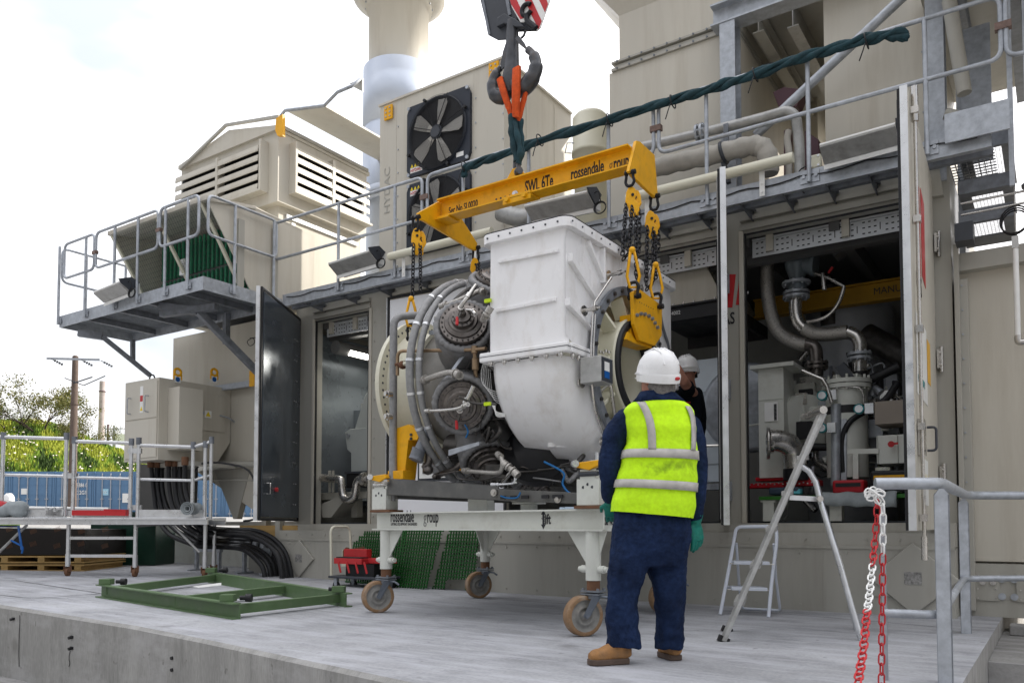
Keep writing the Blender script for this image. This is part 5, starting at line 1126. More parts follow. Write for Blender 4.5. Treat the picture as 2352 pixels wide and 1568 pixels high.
# ------------------------------------------------------------------ duct tower at the upper right
def duct_tower():
 y = 8.6
 xa = P(1400, 300, Y=y).x; xb = P(1692, 300, Y=y).x; zs = P(1400, 164, Y=y).z; zt = 9.5
 t = thing('duct_tower', 'large flat sided beige duct tower rising above the walkway out of the picture', 'duct', (xa, y, 4.07))
 xs = P(1420, 140, Y=y).x
 zm = (zs + P(1650, 82, Y=y).z) / 2
 m = MB(); m.bx(xa, xb, y, 11, 4.07, zm - .02); m.bx(xs, xb, y + .03, 11, zm + .10, 7.75); m.obj('casing', M['beige'], t)
 m = MB(); m.bx(xs - .08, xb, y - .03, 11.02, zm - .018, zm + .015); m.bx(xs - .05, xb, y - .0, 11, zm + .03, zm + .06); m.bx(xs - .08, xb, y - .03, 11.02, zm + .075, zm + .098); m.obj('flange', M['beige_shade'], t)
 m = MB(); bx_bolts(m, frange(xs, xb, .16), y - .03, (zm,), .012); bx_bolts(m, frange(xs, xb, .16), y - .03, (zm + .086,), .012); m.obj('bolt', M['galv_dark'], t)
 # flared top
 z1 = P(1420, 38, Y=y).z; m = MB(); m.prism([(xs - .55, y - .3, 7.76), (xb + 3, y - .3, 7.76), (xb + 3, y + .0, 7.2), (xs - .1, y + .0, 7.2)][::-1], (0, .02, 0))
 zc = P(1420, 38, Y=y + .03).z
 m = MB(); zt2 = zc + .9
 vs = [(xs, y + .03, zc), (xs - .75, y - .5, zt2), (xb, y - .5, zt2), (xb, y + .03, zc), (xs, 11, zc), (xs - .75, 11.5, zt2), (xb, 11.5, zt2), (xb, 11, zc)]
 m.add(vs, [(0, 3, 2, 1), (4, 5, 6, 7), (0, 1, 5, 4), (1, 2, 6, 5), (0, 4, 7, 3), (3, 7, 6, 2)]); m.obj('flared_hood', M['beige'], t)
 # right hand duct and back wall
 x2 = P(1896, 300, Y=y).x; x3 = P(2128, 300, Y=y).x
 t = thing('duct_casing', 'plain beige duct casing behind the rail between brace and right column', 'duct', (x2, y, 4.07))
 m = MB(); m.bx(x2, x3, y, 11, 4.07, 8.5); m.bx(x3, x3 + .06, y + .2, 11, 4.07, 8.5); m.obj('casing', M['beige'], t)
 m = MB(); bx_bolts(m, (x3 - .02,), y, frange(4.5, 8, .3)); m.obj('bolt', M['galv'], t)
 t = thing('rear_wall', 'warm lit beige wall seen in the gap between the two ducts', 'building', (xb, 12.5, 4))
 m = MB(); m.bx(xb - .2, x2 + .9, 13.2, 13.3, 3.9, 9); m.bx(xb + .01, xb + .3, 11.02, 13.1, 4, 6.6); m.obj('wall', M['beige'], t)
 # trusses above the gap
 t = thing('roof_trusses', 'dirty beige steel beams and soffit spanning the gap between the ducts', 'roof', (xb, 9, 7))
 zc = P(1760, 60, Y=8.7).z
 m = MB(); m.bx(xb, x2, 8.75, 13, zc + .25, zc + .3); m.obj('soffit', M['beige_shade'], t)
 for q, h in ((.22, .2), (.62, .34)):
  x = xb + (x2 - xb) * q; m = MB(); m.ibeam((x, 8.76, zc + .1), (x, 13, zc + .1), h, .12); m.obj('beam', M['alu_dull'] if h > .25 else M['beige_shade'], t)
 m = MB(); m.bar((xb + .05, 9.4, zc - .05), (x2 - .3, 9.4, zc - .1), .05, .05); m.obj('tie', M['galv_dark'], t)
 # galvanised column and header
 t = thing('steel_column', 'pale galvanised I column left of the diagonal brace carrying a header beam', 'column', (P(1672, 300, Y=8.35).x, 8.35, 4.07), 'galvanised steel columns on the walkway')
 xc = P(1655, 300, Y=8.35).x; xd = P(1690, 300, Y=8.35).x; ztc = P(1672, 48, Y=8.35).z
 m = MB(); m.bx(xc, xd, 8.35, 8.37, 4.07, ztc); m.bx((xc + xd) / 2 - .01, (xc + xd) / 2 + .01, 8.37, 8.53, 4.07, ztc); m.bx(xc, xd, 8.53, 8.55, 4.07, ztc); m.obj('column', M['galv'], t)
 m = MB(); za = ztc; m.ibeam((xc - .1, 8.45, za + .12), (xd + 1.5, 8.45, za + .12), .24, .22, .02); m.obj('header_beam', M['galv'], t)
 t = thing('steel_column', 'tall galvanised I column behind the top of the open right door', 'column', (P(2150, 300, Y=8.1).x, 8.1, 4.07), 'galvanised steel columns on the walkway')
 xc = P(2130, 300, Y=8.1).x; xd = P(2172, 300, Y=8.1).x
 m = MB(); m.bx(xc, xd, 8.1, 8.12, 3.9, 9); m.bx((xc + xd) / 2 - .01, (xc + xd) / 2 + .01, 8.12, 8.26, 3.9, 9); m.bx(xc, xd, 8.26, 8.28, 3.9, 9); m.obj('column', M['galv'], t)
 m = MB(); m.prism([P(*q, Y=8.08) for q in ((2128, 392), (2158, 388), (2166, 447), (2138, 452))], (0, .12, 0)); m.obj('base_shoe', M['beige_shade'], t); m = MB(); m.prism([P(*q, Y=8.06) for q in ((2118, 335), (2152, 330), (2152, 372), (2122, 378))], (0, .3, 0)); m.obj('bracket', M['beige_shade'], t)
 m = MB(); m.prism([P(*q, Y=8.04) for q in ((2142, 336), (2160, 338), (2162, 372), (2146, 376))], (0, .12, 0)); m.obj('black_block', M['black'], t)
 t = thing('diagonal_brace', 'round galvanised diagonal brace crossing behind the twisted green sling', 'brace', P(1738, 306, Y=8.3))
 m = MB(); m.cyl(P(1735, 312, Y=8.32), P(2080, -12, Y=8.32), .048, n=14); m.obj('tube', M['galv'], t)
 # pipes
 t = thing('process_pipe', 'bare warm grey steel pipe above the lagged pipe with elbow and flange', 'pipe', P(1600, 300, Y=8.25))
 m = MB(); pts = [P(*q, Y=8.2) for q in ((1440, 345), (1560, 318), (1700, 284), (1775, 264))] + [P(1805, 256, Y=8.22), P(1826, 268, Y=8.25), P(1832, 300, Y=8.27), P(1836, 350, Y=8.27), P(1836, 400, Y=8.27)]
 m.tube(smooth_path(pts, 5), .052, 14); m.obj('pipe', M['insul_lt'] if 0 else M['alu_dull'], t)
 for q in ((1603, 307), (1614, 304)):
  m = MB(); c = P(*q, Y=8.2); d = V((1, 0, 0)); m.cyl(c - d * .012, c + d * .012, .098, n=20); m.bolts([c + V((.012, math.cos(k * .8) * .08, math.sin(k * .8) * .08)) for k in range(8)], d, .012, .02); m.obj('flange', M['galv'], t)
 m = MB(); c = P(1668, 300, Y=8.15); m.bar(c + V((0, 0, .07)), c + V((0, 0, -.12)), .05, .03); m.bar(c + V((0, 0, -.12)), c + V((.15, 0, -.25)), .05, .03); m.obj('clamp', M['galv_dark'], t)
 m = MB(); m.tube(smooth_path([P(1812, 300, Y=8.25), P(1808, 320, Y=8.25), P(1812, 350, Y=8.25), P(1812, 405, Y=8.25)], 4), .035, 10); m.obj('branch', M['insul_lt'], t)
 t = thing('lagged_pipe', 'fat pipe wrapped in sagging grey insulation blanket along the walkway', 'pipe', P(1600, 380, Y=8.15))
 m = MB(); pts = [P(*q, Y=8.1) for q in ((1480, 392), (1530, 380), (1580, 368), (1640, 356), (1690, 343), (1730, 335), (1752, 340), (1764, 362), (1766, 400))]; sp = smooth_path(pts, 4)
 m.tube(sp, [.098 + .008 * math.sin(i * 1.9) for i in range(len(sp))], 16); m.obj('blanket', M['insul_lt'], t)
 m = MB(); c = P(1662, 352, Y=8.1); m.arc(c, (1, 0, .2), .105, .02, n=20); m.bar(c + V((0, 0, -.1)), c + V((.05, 0, -.33)), .06, .04); m.obj('strap', M['dark'], t)
 t = thing('round_tank', 'cream round tank with a handle standing between cooler and duct tower', 'tank', P(1355, 500, Y=9.0))
 c = P(1357, 400, Y=9.1); z1 = P(1357, 275, Y=9.1).z; m = MB(); k = PX(c.x, c.y, c.z)[2] * 42 / F_PX; zmid = P(1357, 358, Y=9.1).z
 m.lathe((c.x, c.y, 0), (0, 0, 1), [(4.07, k * .9), (zmid, k * .9), (zmid, k * 1.05), (zmid + .05, k * 1.05), (zmid + .05, k), (z1, k), (z1 + .06, k * .8), (z1 + .08, 0.01)], 32); m.obj('shell', M['cream'], t)
 m = MB(); q = P(1312, 352, Y=8.75); m.tube([q, q + V((-.06, -.05, 0)), q + V((-.03, -.05, .12)), q + V((.04, 0, .12))], .008, 6); m.obj('handle', M['galv'], t)
 t = thing('vent_pot', 'fat grey pipe end under the yellow beam behind the rail', 'pipe', P(1190, 495, Y=8.2)); m = MB(); m.tube(smooth_path([P(1150, 488, Y=8.2), P(1180, 498, Y=8.2), P(1215, 500, Y=8.2), P(1245, 480, Y=8.3)], 4), .11, 14); m.obj('blanket', M['alu_dull'], t)
 t = thing('junction_box', 'small pale junction box with cable on the walkway post right of the pipes', 'electrical box', P(1872, 372, Y=7.85)); q = P(1872, 372, Y=7.8)
 m = MB(); m.bx(q.x - .055, q.x + .055, 7.78, 7.84, q.z - .065, q.z + .065); m.obj('box', M['cream'], t, bevel=.012); m = MB()
 for dx in (-.035, .035):
  for dz in (-.045, .045): m.cyl((q.x + dx, 7.78, q.z + dz), (q.x + dx, 7.772, q.z + dz), .012, n=8)
 m.obj('screw', M['alu'], t); m = MB(); m.tube(smooth_path([q + V((-.06, 0, -.02)), q + V((-.14, -.02, -.06)), q + V((-.15, -.02, -.2)), q + V((-.1, 0, -.28))], 4), .007, 5); m.tube(smooth_path([q + V((.05, 0, -.25)), q + V((.16, -.05, -.18)), q + V((.2, -.05, -.1))], 4), .007, 5); m.obj('cable', M['black'], t)
 t = thing('lagged_manifold', 'maroon cladding pieces behind the pipes in the gap', 'cladding', P(1815, 380, Y=8.9)); m = MB()
 m.prism([P(*q, Y=8.9) for q in ((1775, 212), (1800, 200), (1845, 205), (1830, 245), (1790, 250))], (0, .2, 0)); m.prism([P(*q, Y=8.9) for q in ((1800, 300), (1816, 295), (1816, 420), (1800, 420))], (0, .1, 0)); m.prism([P(*q, Y=8.9) for q in ((1848, 300), (1880, 320), (1886, 400), (1848, 410))], (0, .1, 0)); m.obj('cladding', M['maroon'], t, bevel=.006)
duct_tower()
def upper_right():
 # platform above and stair tower
 t = thing('upper_platform', 'galvanised upper platform underside at the top right corner', 'platform', (0, 7, 5.6)); z = P(2240, 165, Y=7.9).z
 xa = P(2195, 100, Y=8.3).x
 m = MB(); zz = 5.75; m.bx(xa - .3, 3, 7.2, 10.8, zz + .1, zz + .13); m.obj('deck', M['beige_shade'], t)
 m = MB()
 for x in (xa + .02, xa + .45, xa + 1.1): m.ibeam((x, 7.2, zz), (x, 10.8, zz), .2, .1, .012)
 m.bar((xa, 7.25, zz), (3, 7.25, zz), .03, .2); m.obj('beam', M['galv_dark'], t)
 m = MB(); m.cyl(P(2180, 0, Y=8.0), P(2215, 215, Y=8.0), .06, n=12); m.cyl(P(2172, 262, Y=8.1), P(2205, 268, Y=8.1), .05, n=12); m.obj('downpipe', M['beige_shade'], t)
 t = thing('stair_tower', 'galvanised ladder cage of framed mesh landings seen from below at the right', 'stairs', P(2260, 560, Y=8.0))
 xl = P(2195, 400, Y=7.9).x; xr = P(2325, 400, Y=7.9).x
 for z0, ya, yc, hy0, hy1 in ((4.11, 8.06, 9.12, 8.14, 8.84), (3.74, 8.06, 8.9, 8.23, 8.71), (3.47, 8.06, 8.85, 8.17, 8.56)):
  m = MB(); x0, x1 = xl, xr
  # frame with a mesh opening
  hx0, hx1 = x0 + (x1 - x0) * .22, x0 + (x1 - x0) * .80
  m.bx(x0, hx0, ya, yc, z0, z0 + .012); m.bx(hx1, x1, ya, yc, z0, z0 + .012); m.bx(hx0, hx1, ya, hy0, z0, z0 + .012); m.bx(hx0, hx1, hy1, yc, z0, z0 + .012)
  m.bx(x0, x1, ya - .012, ya, z0 - .02, z0 + .10)
  o = m.obj('landing', M['galv_dark'], t); m = MB()
  for x in frange(hx0, hx1, .028): m.bx(x, x + .0025, hy0, hy1, z0 + .002, z0 + .006)
  for y in frange(hy0, hy1, .028): m.bx(hx0, hx1, y, y + .0025, z0 + .002, z0 + .006)
  m.obj('wire_mesh', M['dark'], o)
 m = MB(); zlo = 3.25
 m.bar((xl - .02, 8.65, zlo), (xl - .02, 8.65, 5.8), .05, .03); m.bar((xr, 7.9, zlo + .4), (xr, 7.9, 6.4), .04, .04); m.bar((xr + .12, 7.9, zlo + .4), (xr + .12, 7.9, 6.4), .04, .04); m.bx(xl, xl + .25, 8.6, 8.63, 4.2, 5.5); m.obj('stringer', M['galv'], t)
 m = MB(); m.bx(xl - .05, xr, 7.62, 7.64, 4.03, 4.28); m.obj('toe_board', M['galv'], t)
 m = MB(); q = P(2345, 425, Y=7.9); m.prism([q, q + V((.12, 0, .08)), q + V((.12, 0, -.08))], (0, .1, 0)); m.bx(xl - .02, xl + .12, 7.9, 8.1, 3.26, 3.42); m.obj('bracket', M['dark'], t)
upper_right()
# ------------------------------------------------------------------ green twisted sling wrapped along the top rail
def twisted():
 zt = ZF + 1.12; A = P(1068, 400, Y=YF - .05); pts = [P(*q, Y=YF - .06) for q in ((1068, 405), (1072, 388), (1110, 372), (1180, 350), (1240, 325), (1330, 300), (1420, 270), (1500, 247), (1580, 222), (1640, 205), (1700, 185), (1780, 158), (1860, 130), (1930, 110), (2000, 92), (2050, 82), (2085, 90))]
 pts = smooth_path(pts, 6); t = thing('green_netting', 'dark green twisted netting tied along the top handrail', 'netting', pts[0])
 m = MB(); n = len(pts)
 for s in range(3):
  q = []; rr = []
  for i, p in enumerate(pts):
   an = i * .42 + s * 2.094; d = (pts[min(i + 1, n - 1)] - pts[max(i - 1, 0)]).normalized(); S_, U_, _ = frame(d); w_ = .024 * min(1, (i + 1) / 4, (n - i) / 3) * (1 + .25 * math.sin(i * .7))
   q.append(p + S_ * math.cos(an) * w_ + U_ * math.sin(an) * w_ + V((0, -.02, 0))); rr.append(.027 * (1 + .3 * math.sin(i * .9 + s)) * (1 if i < n - 6 else 1.1))
  m.tube(q, rr, 9)
 m.obj('netting', M['sling'], t)
 for px, py in ((1068, 384), (1240, 322), (1400, 276), (1545, 234), (1735, 172), (1990, 95)):
  m = MB(); c = P(px, py, Y=YF - .08); m.arc(c, (1, 0, .2), .068, .007, n=14, m=5); m.tube(smooth_path([c + V((0, -.06, -.05)), c + V((-.02, -.08, -.13)), c + V((-.05, -.07, -.2))], 3), .006, 5); m.obj('cable_tie', M['black'], t)
twisted()
# ================================================================== GAS TURBINE ENGINE
EY, EZ = 6.29, 2.15
def ring_pts(x, rad, n, a0=0, cy=EY, cz=EZ): return [V((x, cy + math.cos(R(a0) + i * 2 * math.pi / n) * rad, cz + math.sin(R(a0) + i * 2 * math.pi / n) * rad)) for i in range(n)]
def engine():
 t = thing('gas_turbine', 'gas turbine engine core with white exhaust casing and wrapped burner cans hanging from yellow beam', 'turbine engine', (-4.2, EY, 1.2))
 X = V((1, 0, 0)); z = V((0, 0, 1))
 # --- exhaust casing -------------------------------------------------
 XE = -3.07; XLc = -3.80; yf = P(1299, 522, X=XE).y; yb = 2 * EY - yf; ztop = P(1310, 507, X=XE).z; zsp = P(1284, 792, X=XE).z
 def outline(ins, up=True):
  hw = (yb - yf) / 2 - ins; o = []
  if up: return [(EY - hw - (ztop - zsp) * 0 , zsp), (EY - hw, ztop), (EY + hw, ztop), (EY + hw, zsp)]
 hw = (yb - yf) / 2; zb = P(1290, 1057, Y=EY, ).z; hb = EZ - P(1310, 1060, X=-3.5).z + .045
 # upper box with rounded vertical corners, open top
 def rrect(x0, x1, y0, y1, r, zz, n=5):
  p = []
  for cx_, cy_, a in ((x1 - r, y0 + r, -90), (x1 - r, y1 - r, 0), (x0 + r, y1 - r, 90), (x0 + r, y0 + r, 180)):
   for i in range(n + 1): an = R(a + 90 * i / n); p.append((cx_ + r * math.cos(an), cy_ + r * math.sin(an), zz))
  return p
 def stackloft(m, secs, mi=0, sm=True):
  n = len(secs[0]); vs = [q for s in secs for q in s]
  m.add(vs, [(j * n + i, j * n + (i + 1) % n, (j + 1) * n + (i + 1) % n, (j + 1) * n + i) for j in range(len(secs) - 1) for i in range(n)], mi, sm)
 m = MB(); secs = []
 for zz, g in ((zsp, .0), (zsp + .3, 0), (ztop - .02, 0.0)): secs.append(rrect(XLc, XE, yf - g, yb + g, .05, zz))
 stackloft(m, secs); nk = len(secs[0]); ks = [k for k in range(len(m.f)) if k % nk != 5]; m.f = [m.f[k] for k in ks]; m.m = [m.m[k] for k in ks]; m.s = [m.s[k] for k in ks]; up = m.obj('upper_casing', M['white'], t)
 m = MB(); o1 = rrect(XLc - .05, XE + .06, yf - .05, yb + .05, .09, ztop - .02); o2 = rrect(XLc - .05, XE + .06, yf - .05, yb + .05, .09, ztop + .0); o3 = [(x, y, ztop - .075) for x, y, _ in o1]; i1 = rrect(XLc + .04, XE - .04, yf + .04, yb - .04, .05, ztop + .0); i2 = [(x, y, ztop - .5) for x, y, _ in i1]
 n = len(o1); stackloft(m, [[(x, y, ztop - .075) for x, y, _ in rrect(XLc, XE, yf, yb, .05, 0)], o3, o2, i1, i2], 0, False); f = m.obj('top_flange', M['white'], up, bevel=.004)
 m = MB()
 for k in range(7): m.cyl((XLc + .03 + k * .11, yf - .05, ztop - .037), (XLc + .03 + k * .11, yf - .056, ztop - .037), .008, n=8)
 for k in range(13): m.cyl((XE + .06, yf + .0 + k * .155, ztop - .037), (XE + .066, yf + .0 + k * .155, ztop - .037), .008, n=8)
 m.obj('bolt_hole', M['dark'], f)
 m = MB(); m.tube([(x, y, ztop + .004) for x, y, _ in rrect(XLc - .045, XE + .055, yf - .045, yb + .045, .085, 0)], .006, 5, closed=True); m.obj('gasket', M['black'], f)
 # stiffening ribs on front and side faces
 m = MB()
 for (pa, pb) in (((1147, 606), (1284, 580)), ((1140, 719), (1279, 692))):
  a = P(*pa, Y=yf); b = P(*pb, Y=yf); m.prism([a + z * .03, a - z * .0, b - z * .0, b + z * .03], (0, -.022, 0)); m.bolts([a.lerp(b, q) + V((0, -.022, .014)) for q in (.08, .5, .93)], (0, -1, 0), .008, .004)
 for (pa, pb, w_) in (((1303, 592), (1360, 690), .03), ((1345, 560), (1380, 650), .022), ((1297, 694), (1352, 760), .028)):
  a = P(*pa, X=XE); b = P(*pb, X=XE); m.prism([a + V((0, .0, w_)), a + V((0, 0, -w_)), b, b + V((0, .03, .0))], (.045, 0, 0))
 for y in (yf + .55, yf + .95): m.prism([(XE, y, ztop - .08), (XE, y + .014, ztop - .08), (XE, y + .03, 2.78), (XE, y + .0, 2.78)], (.05, 0, 0))
 m.obj('rib', M['white'], up, bevel=.004)
 m = MB()
 for k in range(3): c = V((XE + .001, EY + .33, 2.93 - k * .13)); m.cyl(c, c + X * .012, .035, n=16); m.cyl(c, c + X * .02, .016, n=8)
 m.obj('bolt', M['steel'], up)
 # split flange
 m = MB(); n1 = rrect(XLc - .06, XE + .05, yf - .07, yb + .07, .08, zsp); s0 = [(x, y, zsp - .045) for x, y, _ in n1]; s1 = [(x, y, zsp + .05) for x, y, _ in n1]; inn = rrect(XLc, XE, yf, yb, .05, zsp + .055); inb = [(x, y, zsp - .05) for x, y, _ in inn]
 [m.bx(*q, zsp - .04, zsp + .038) for q in ((XLc - .05, XE + .04, yf - .055, yf + .002), (XE, XE + .05, yf + .003, EY - .64), (XLc - .06, XE + .05, yb, yb + .07), (XLc - .06, XLc, yf + .003, yb - .001), (XE, XE + .05, EY + .6, yb - .001))]; f = m.obj('split_flange', M['white'], t, bevel=.012)
 m = MB(); m.tube([(XLc - .05, yf - .056, zsp + .003), (XE + .041, yf - .056, zsp + .003), (XE + .051, yf + .02, zsp + .003), (XE + .051, EY - .65, zsp + .003)], .003, 4); m.obj('joint_line', M['dark'], f)
 m = MB()
 for k in range(6):
  c = V((XLc + .06 + k * .13, yf - .045, zsp - .045)); m.cyl(c, c - z * .022, .02, n=8); m.cyl(c, c - z * .035, .011, n=8)
 for k in range(5):
  c = V((XE + .03, yf + .05 + k * .09, zsp - .045)); m.cyl(c, c - z * .022, .02, n=8); m.cyl(c, c - z * .035, .011, n=8)
 m.obj('bolt', M['steel'], f)
 # lower bowl
 m = MB(); n = 36
 def half(x, ins):
  return [(x, EY - math.cos(math.pi * i / n) * (hw - ins), zsp - .045 - math.sin(math.pi * i / n) * (hb + (zsp - EZ) - .045 - ins)) for i in range(n + 1)]
 prof = [(XLc, .5), (XLc, .16), (XLc + .02, .05), (XLc + .08, 0), (XE - .24, 0), (XE - .14, .02), (XE - .06, .07), (XE - .01, .14), (XE, .20), (XE + .0, .26)]
 secs = [half(x, i) for x, i in prof]; k = n + 1
 m.add([q for s in secs for q in s], [(j * k + i, j * k + i + 1, (j + 1) * k + i + 1, (j + 1) * k + i) for j in range(len(secs) - 1) for i in range(n)], 0, True)
 lo = m.obj('lower_casing', M['white'], t)
 # side wall between outline and the round opening
 Ro = .645; m = MB(); nn = 64; circ = []; outl = []
 for i in range(nn):
  a = 2 * math.pi * i / nn; ca, sa = math.cos(a), math.sin(a); circ.append((XE + .012, EY - .02 + ca * Ro, EZ - .02 + sa * Ro))
  if sa >= 0.02:
   s = min(hw / abs(ca) if abs(ca) > 1e-6 else 9, (ztop - .03 - EZ) / sa); outl.append((XE, EY + ca * s, EZ + sa * s))
  else:
   outl.append((XE, EY + ca * (hw - .20), EZ + sa * (hb - .20)))
 m.add(circ + outl, [(i, (i + 1) % nn, nn + (i + 1) % nn, nn + i) for i in range(nn)], 0, False); m.obj('side_wall', M['white'], t)
 m = MB(); m.lathe((XLc + .01, EY, EZ), (1, 0, 0), [(0, .3), (0, hb - .1)], 40); m.bx(XLc, XLc + .01, yf + .03, yb - .03, zsp, ztop - .3); m.obj('back_wall', M['white'], t)
 # round opening: dark bolted flange, cream cone, inner ring with black seal
 o = (XE, EY - .02, EZ - .02)
 m = MB(); m.lathe(o, (1, 0, 0), [(.012, .64), (.045, .70), (.075, .70), (.075, .625), (.0, .625)], 64, sm=False); fl = m.obj('opening_flange', M['galv_dark'], t)
 m = MB(); m.bolts(ring_pts(XE + .075, .663, 28, 4, o[1], o[2]), X, .017, .018); m.obj('bolt', M['darkmetal'], fl)
 m = MB(); m.lathe(o, (1, 0, 0), [(.07, .623), (-.05, .60), (-.15, .52), (-.14, .43), (.04, .415), (.10, .43), (.12, .43), (.12, .395), (-.3, .37), (-.5, .33), (-.5, .02)], 64); m.obj('inner_cone', M['cream'], t)
 m = MB(); m.lathe(o, (1, 0, 0), [(.121, .415), (.150, .415), (.150, .36), (.02, .355), (.02, .395)], 64); m.obj('seal_ring', M['black'], t)
 m = MB()
 for a in (105, 140, 180, 215, 250, 290, 35, 70, 0, 325):
  c, s = math.cos(R(a)), math.sin(R(a)); p0 = V((XE + .04, o[1] + c * .43, o[2] + s * .43)); p1 = V((XE + .0, o[1] + c * .57, o[2] + s * .60)); m.bar(p0, p1, .03 if a % 90 else .07, .12, up=X)
 m.obj('strut', M['cream'], t, bevel=.004)
 m = MB()
 for dy in (-.53, -.48):
  for dz in (-.05, .05): c = V((XE + .05, o[1] + dy, o[2] + dz)); m.cyl(c, c + V((0, 0, .02 if dz > 0 else -.02)), .014, n=8); m.cyl(c + X * .05, c + V((.05, 0, .02 if dz > 0 else -.02)), .014, n=8)
 m.obj('bolt', M['steel'], t)
 m = MB(); m.tube(smooth_path([V((XE + .03, o[1] - .5, o[2] - .25)), V((XE + .1, o[1] - .47, o[2] - .2)), V((XE + .1, o[1] - .42, o[2] - .32)), V((XE + .09, o[1] - .36, o[2] - .44))], 5), .016, 8); m.tube(smooth_path([V((XE - .2, o[1] - .3, o[2] + .02)), V((XE - .18, o[1] - .1, o[2] + .02)), V((XE - .18, o[1] + .03, o[2] - .06))], 5), .016, 8); m.obj('drain_tube', M['steel'], t)
 # white drain boss beneath and sensors with conduit on the side
 m = MB(); c = P(1276, 1020, X=-3.45); c = V((c.x, c.y - .06, c.z)); m.cyl(c + z * .03, c - z * .03, .035, n=16); m.prism([c + V((0, 0, .03)), c + V((.14, .03, -.015)), c + V((.14, .03, -.03)), c + V((0, 0, -.03))], (0, .06, 0)); m.obj('drain_boss', M['white'], lo)
 m = MB(); c = P(1371, 1047, X=XE - .02); m.cyl(c + z * .03, c - z * .03, .02, n=10); m.bx(c.x - .05, c.x + .05, c.y - .03, c.y + .03, c.z - .045, c.z - .03); m.obj('drain_valve', M['alu'], lo)
 sens = [(1397, 633), (1340, 714), (1334, 879), (1383, 1014)]
 for i, (px, py) in enumerate(sens):
  c = P(px, py, X=XE + (.01 if i else .03)); m = MB(); nrm = V((1, -.15, 0)).normalized(); m.cyl(c, c + nrm * .012, .042, n=18); m.cyl(c, c + nrm * .10, .016, n=10); m.cyl(c + nrm * .1, c + nrm * .13, .022, n=8); m.cyl(c + nrm * .13, c + nrm * .17, .010, n=8); m.obj('sensor', M['steel'], t)
 m = MB(); pts = [P(*q, X=XE + .10) for q in ((1404, 637), (1366, 693), (1362, 720), (1358, 790), (1357, 850), (1362, 905), (1366, 940), (1390, 1012))]; m.tube(pts, .009, 6)
 pts = [q + V((.01, .02, 0)) for q in pts[2:5]]; m.tube(pts, .009, 6); m.obj('conduit', M['steel'], t)
 a = P(1356, 845, X=XE + .14); m = MB(); m.bx(a.x - .09, a.x + .09, a.y, a.y + .20, a.z - .11, a.z + .09); bx_ = m.obj('terminal_box', M['alu_dull'], t, bevel=.006)
 m = MB(); m.bx(a.x + .091, a.x + .094, a.y + .01, a.y + .19, a.z - .10, a.z + .08); d_ = m.obj('cover', M['dark'], bx_); m = MB(); m.bx(a.x + .0945, a.x + .097, a.y + .05, a.y + .13, a.z - .02, a.z + .05); m.obj('label', M['whitepl'], d_); m = MB(); m.bx(a.x + .0945, a.x + .097, a.y + .05, a.y + .13, a.z - .075, a.z - .022); m.obj('blue_label', M['bluepl'], d_)
 # --- core ------------------------------------------------------------
 m = MB(); m.lathe((-5.34, EY, EZ), X, [(0, .45), (0, .71), (.05, .71), (.05, .60), (.12, .57), (.34, .57), (.34, .60), (.40, .60), (.40, .3)], 64, sm=False); c1 = m.obj('inlet_casing', M['cream'], t)
 m = MB()
 for p in ring_pts(-5.29, .655, 60): m.cyl(p, p + X * .002, .012, n=8)
 m.obj('flange_hole', M['dark'], c1)
 m = MB(); m.lathe((-4.94, EY, EZ), X, [(0, .3), (0, .56), (.2, .54), (.55, .50), (.55, .62), (.60, .62), (.60, .50), (.75, .48), (.9, .60), (.95, .60), (.95, .5), (1.15, .62), (1.15, .3)], 56); m.obj('compressor_casing', mat('casing_grey', (.25, .24, .22), .5, metal=.3, var=.15, scale=7), t)
 m = MB(); m.bolts(ring_pts(-4.33, .59, 44), X, .014, .03); m.bolts(ring_pts(-3.98, .57, 44), X, .014, .03); m.bolts(ring_pts(-4.385, .59, 44), -X, .014, .03); m.obj('flange_bolt', M['steel'], t)
 m = MB(); m.lathe((-4.0, EY, EZ), X, [(0, .52), (.02, .66), (.2, .66)], 48); m.obj('hot_casing', M['darkmetal'], t)
 # --- eight burner cans ------------------------------------------------
 def can(theta, detail):
  rad = V((0, -math.cos(R(theta)), math.sin(R(theta)))); ax = (rad * .86 + X * .50).normalized(); c = V((-4.17, EY, EZ)) + rad * .93
  S_, U_, _ = frame(ax)
  m = MB(); m.lathe(c - ax * .62, ax, [(0, .15), (.06, .235), (.22, .265), (.40, .27), (.54, .265), (.585, .25)], 36)
  body = m.obj('burner_can', M['insul'], t)
  # puffy gathered collar of the blanket
  m = MB(); pts = []; rr = []
  for i in range(72):
   a = 2 * math.pi * i / 72; pts.append(c - ax * .03 + (S_ * math.cos(a) + U_ * math.sin(a)) * (.232 + .004 * math.sin(i * 2.1))); rr.append(.034 + .006 * math.sin(i * 2.6))
  m.tube(pts, rr, 8, closed=True); m.obj('blanket_collar', M['insul'], body)
  m = MB(); m.lathe(c - ax * .06, ax, [(0, .2), (.075, .205), (.095, .20), (.095, .165), (.11, .16), (.12, .13), (.135, .12), (.135, .10), (.17, .095), (.175, .075), (.20, .07), (.205, .035), (.25, .032), (.25, .0)], 40, sm=False)
  cap = m.obj('end_cover', M['steel_heat'], body)
  m = MB()
  for i in range(24):
   a = 2 * math.pi * i / 24; p = c + ax * .035 + (S_ * math.cos(a) + U_ * math.sin(a)) * .183; m.cyl(p, p + ax * .012, .008, n=6)
  for i in range(12):
   a = 2 * math.pi * i / 12; p = c + ax * .11 + (S_ * math.cos(a) + U_ * math.sin(a)) * .083; m.cyl(p, p + ax * .01, .007, n=6)
  m.obj('bolt', M['darkmetal'], cap)
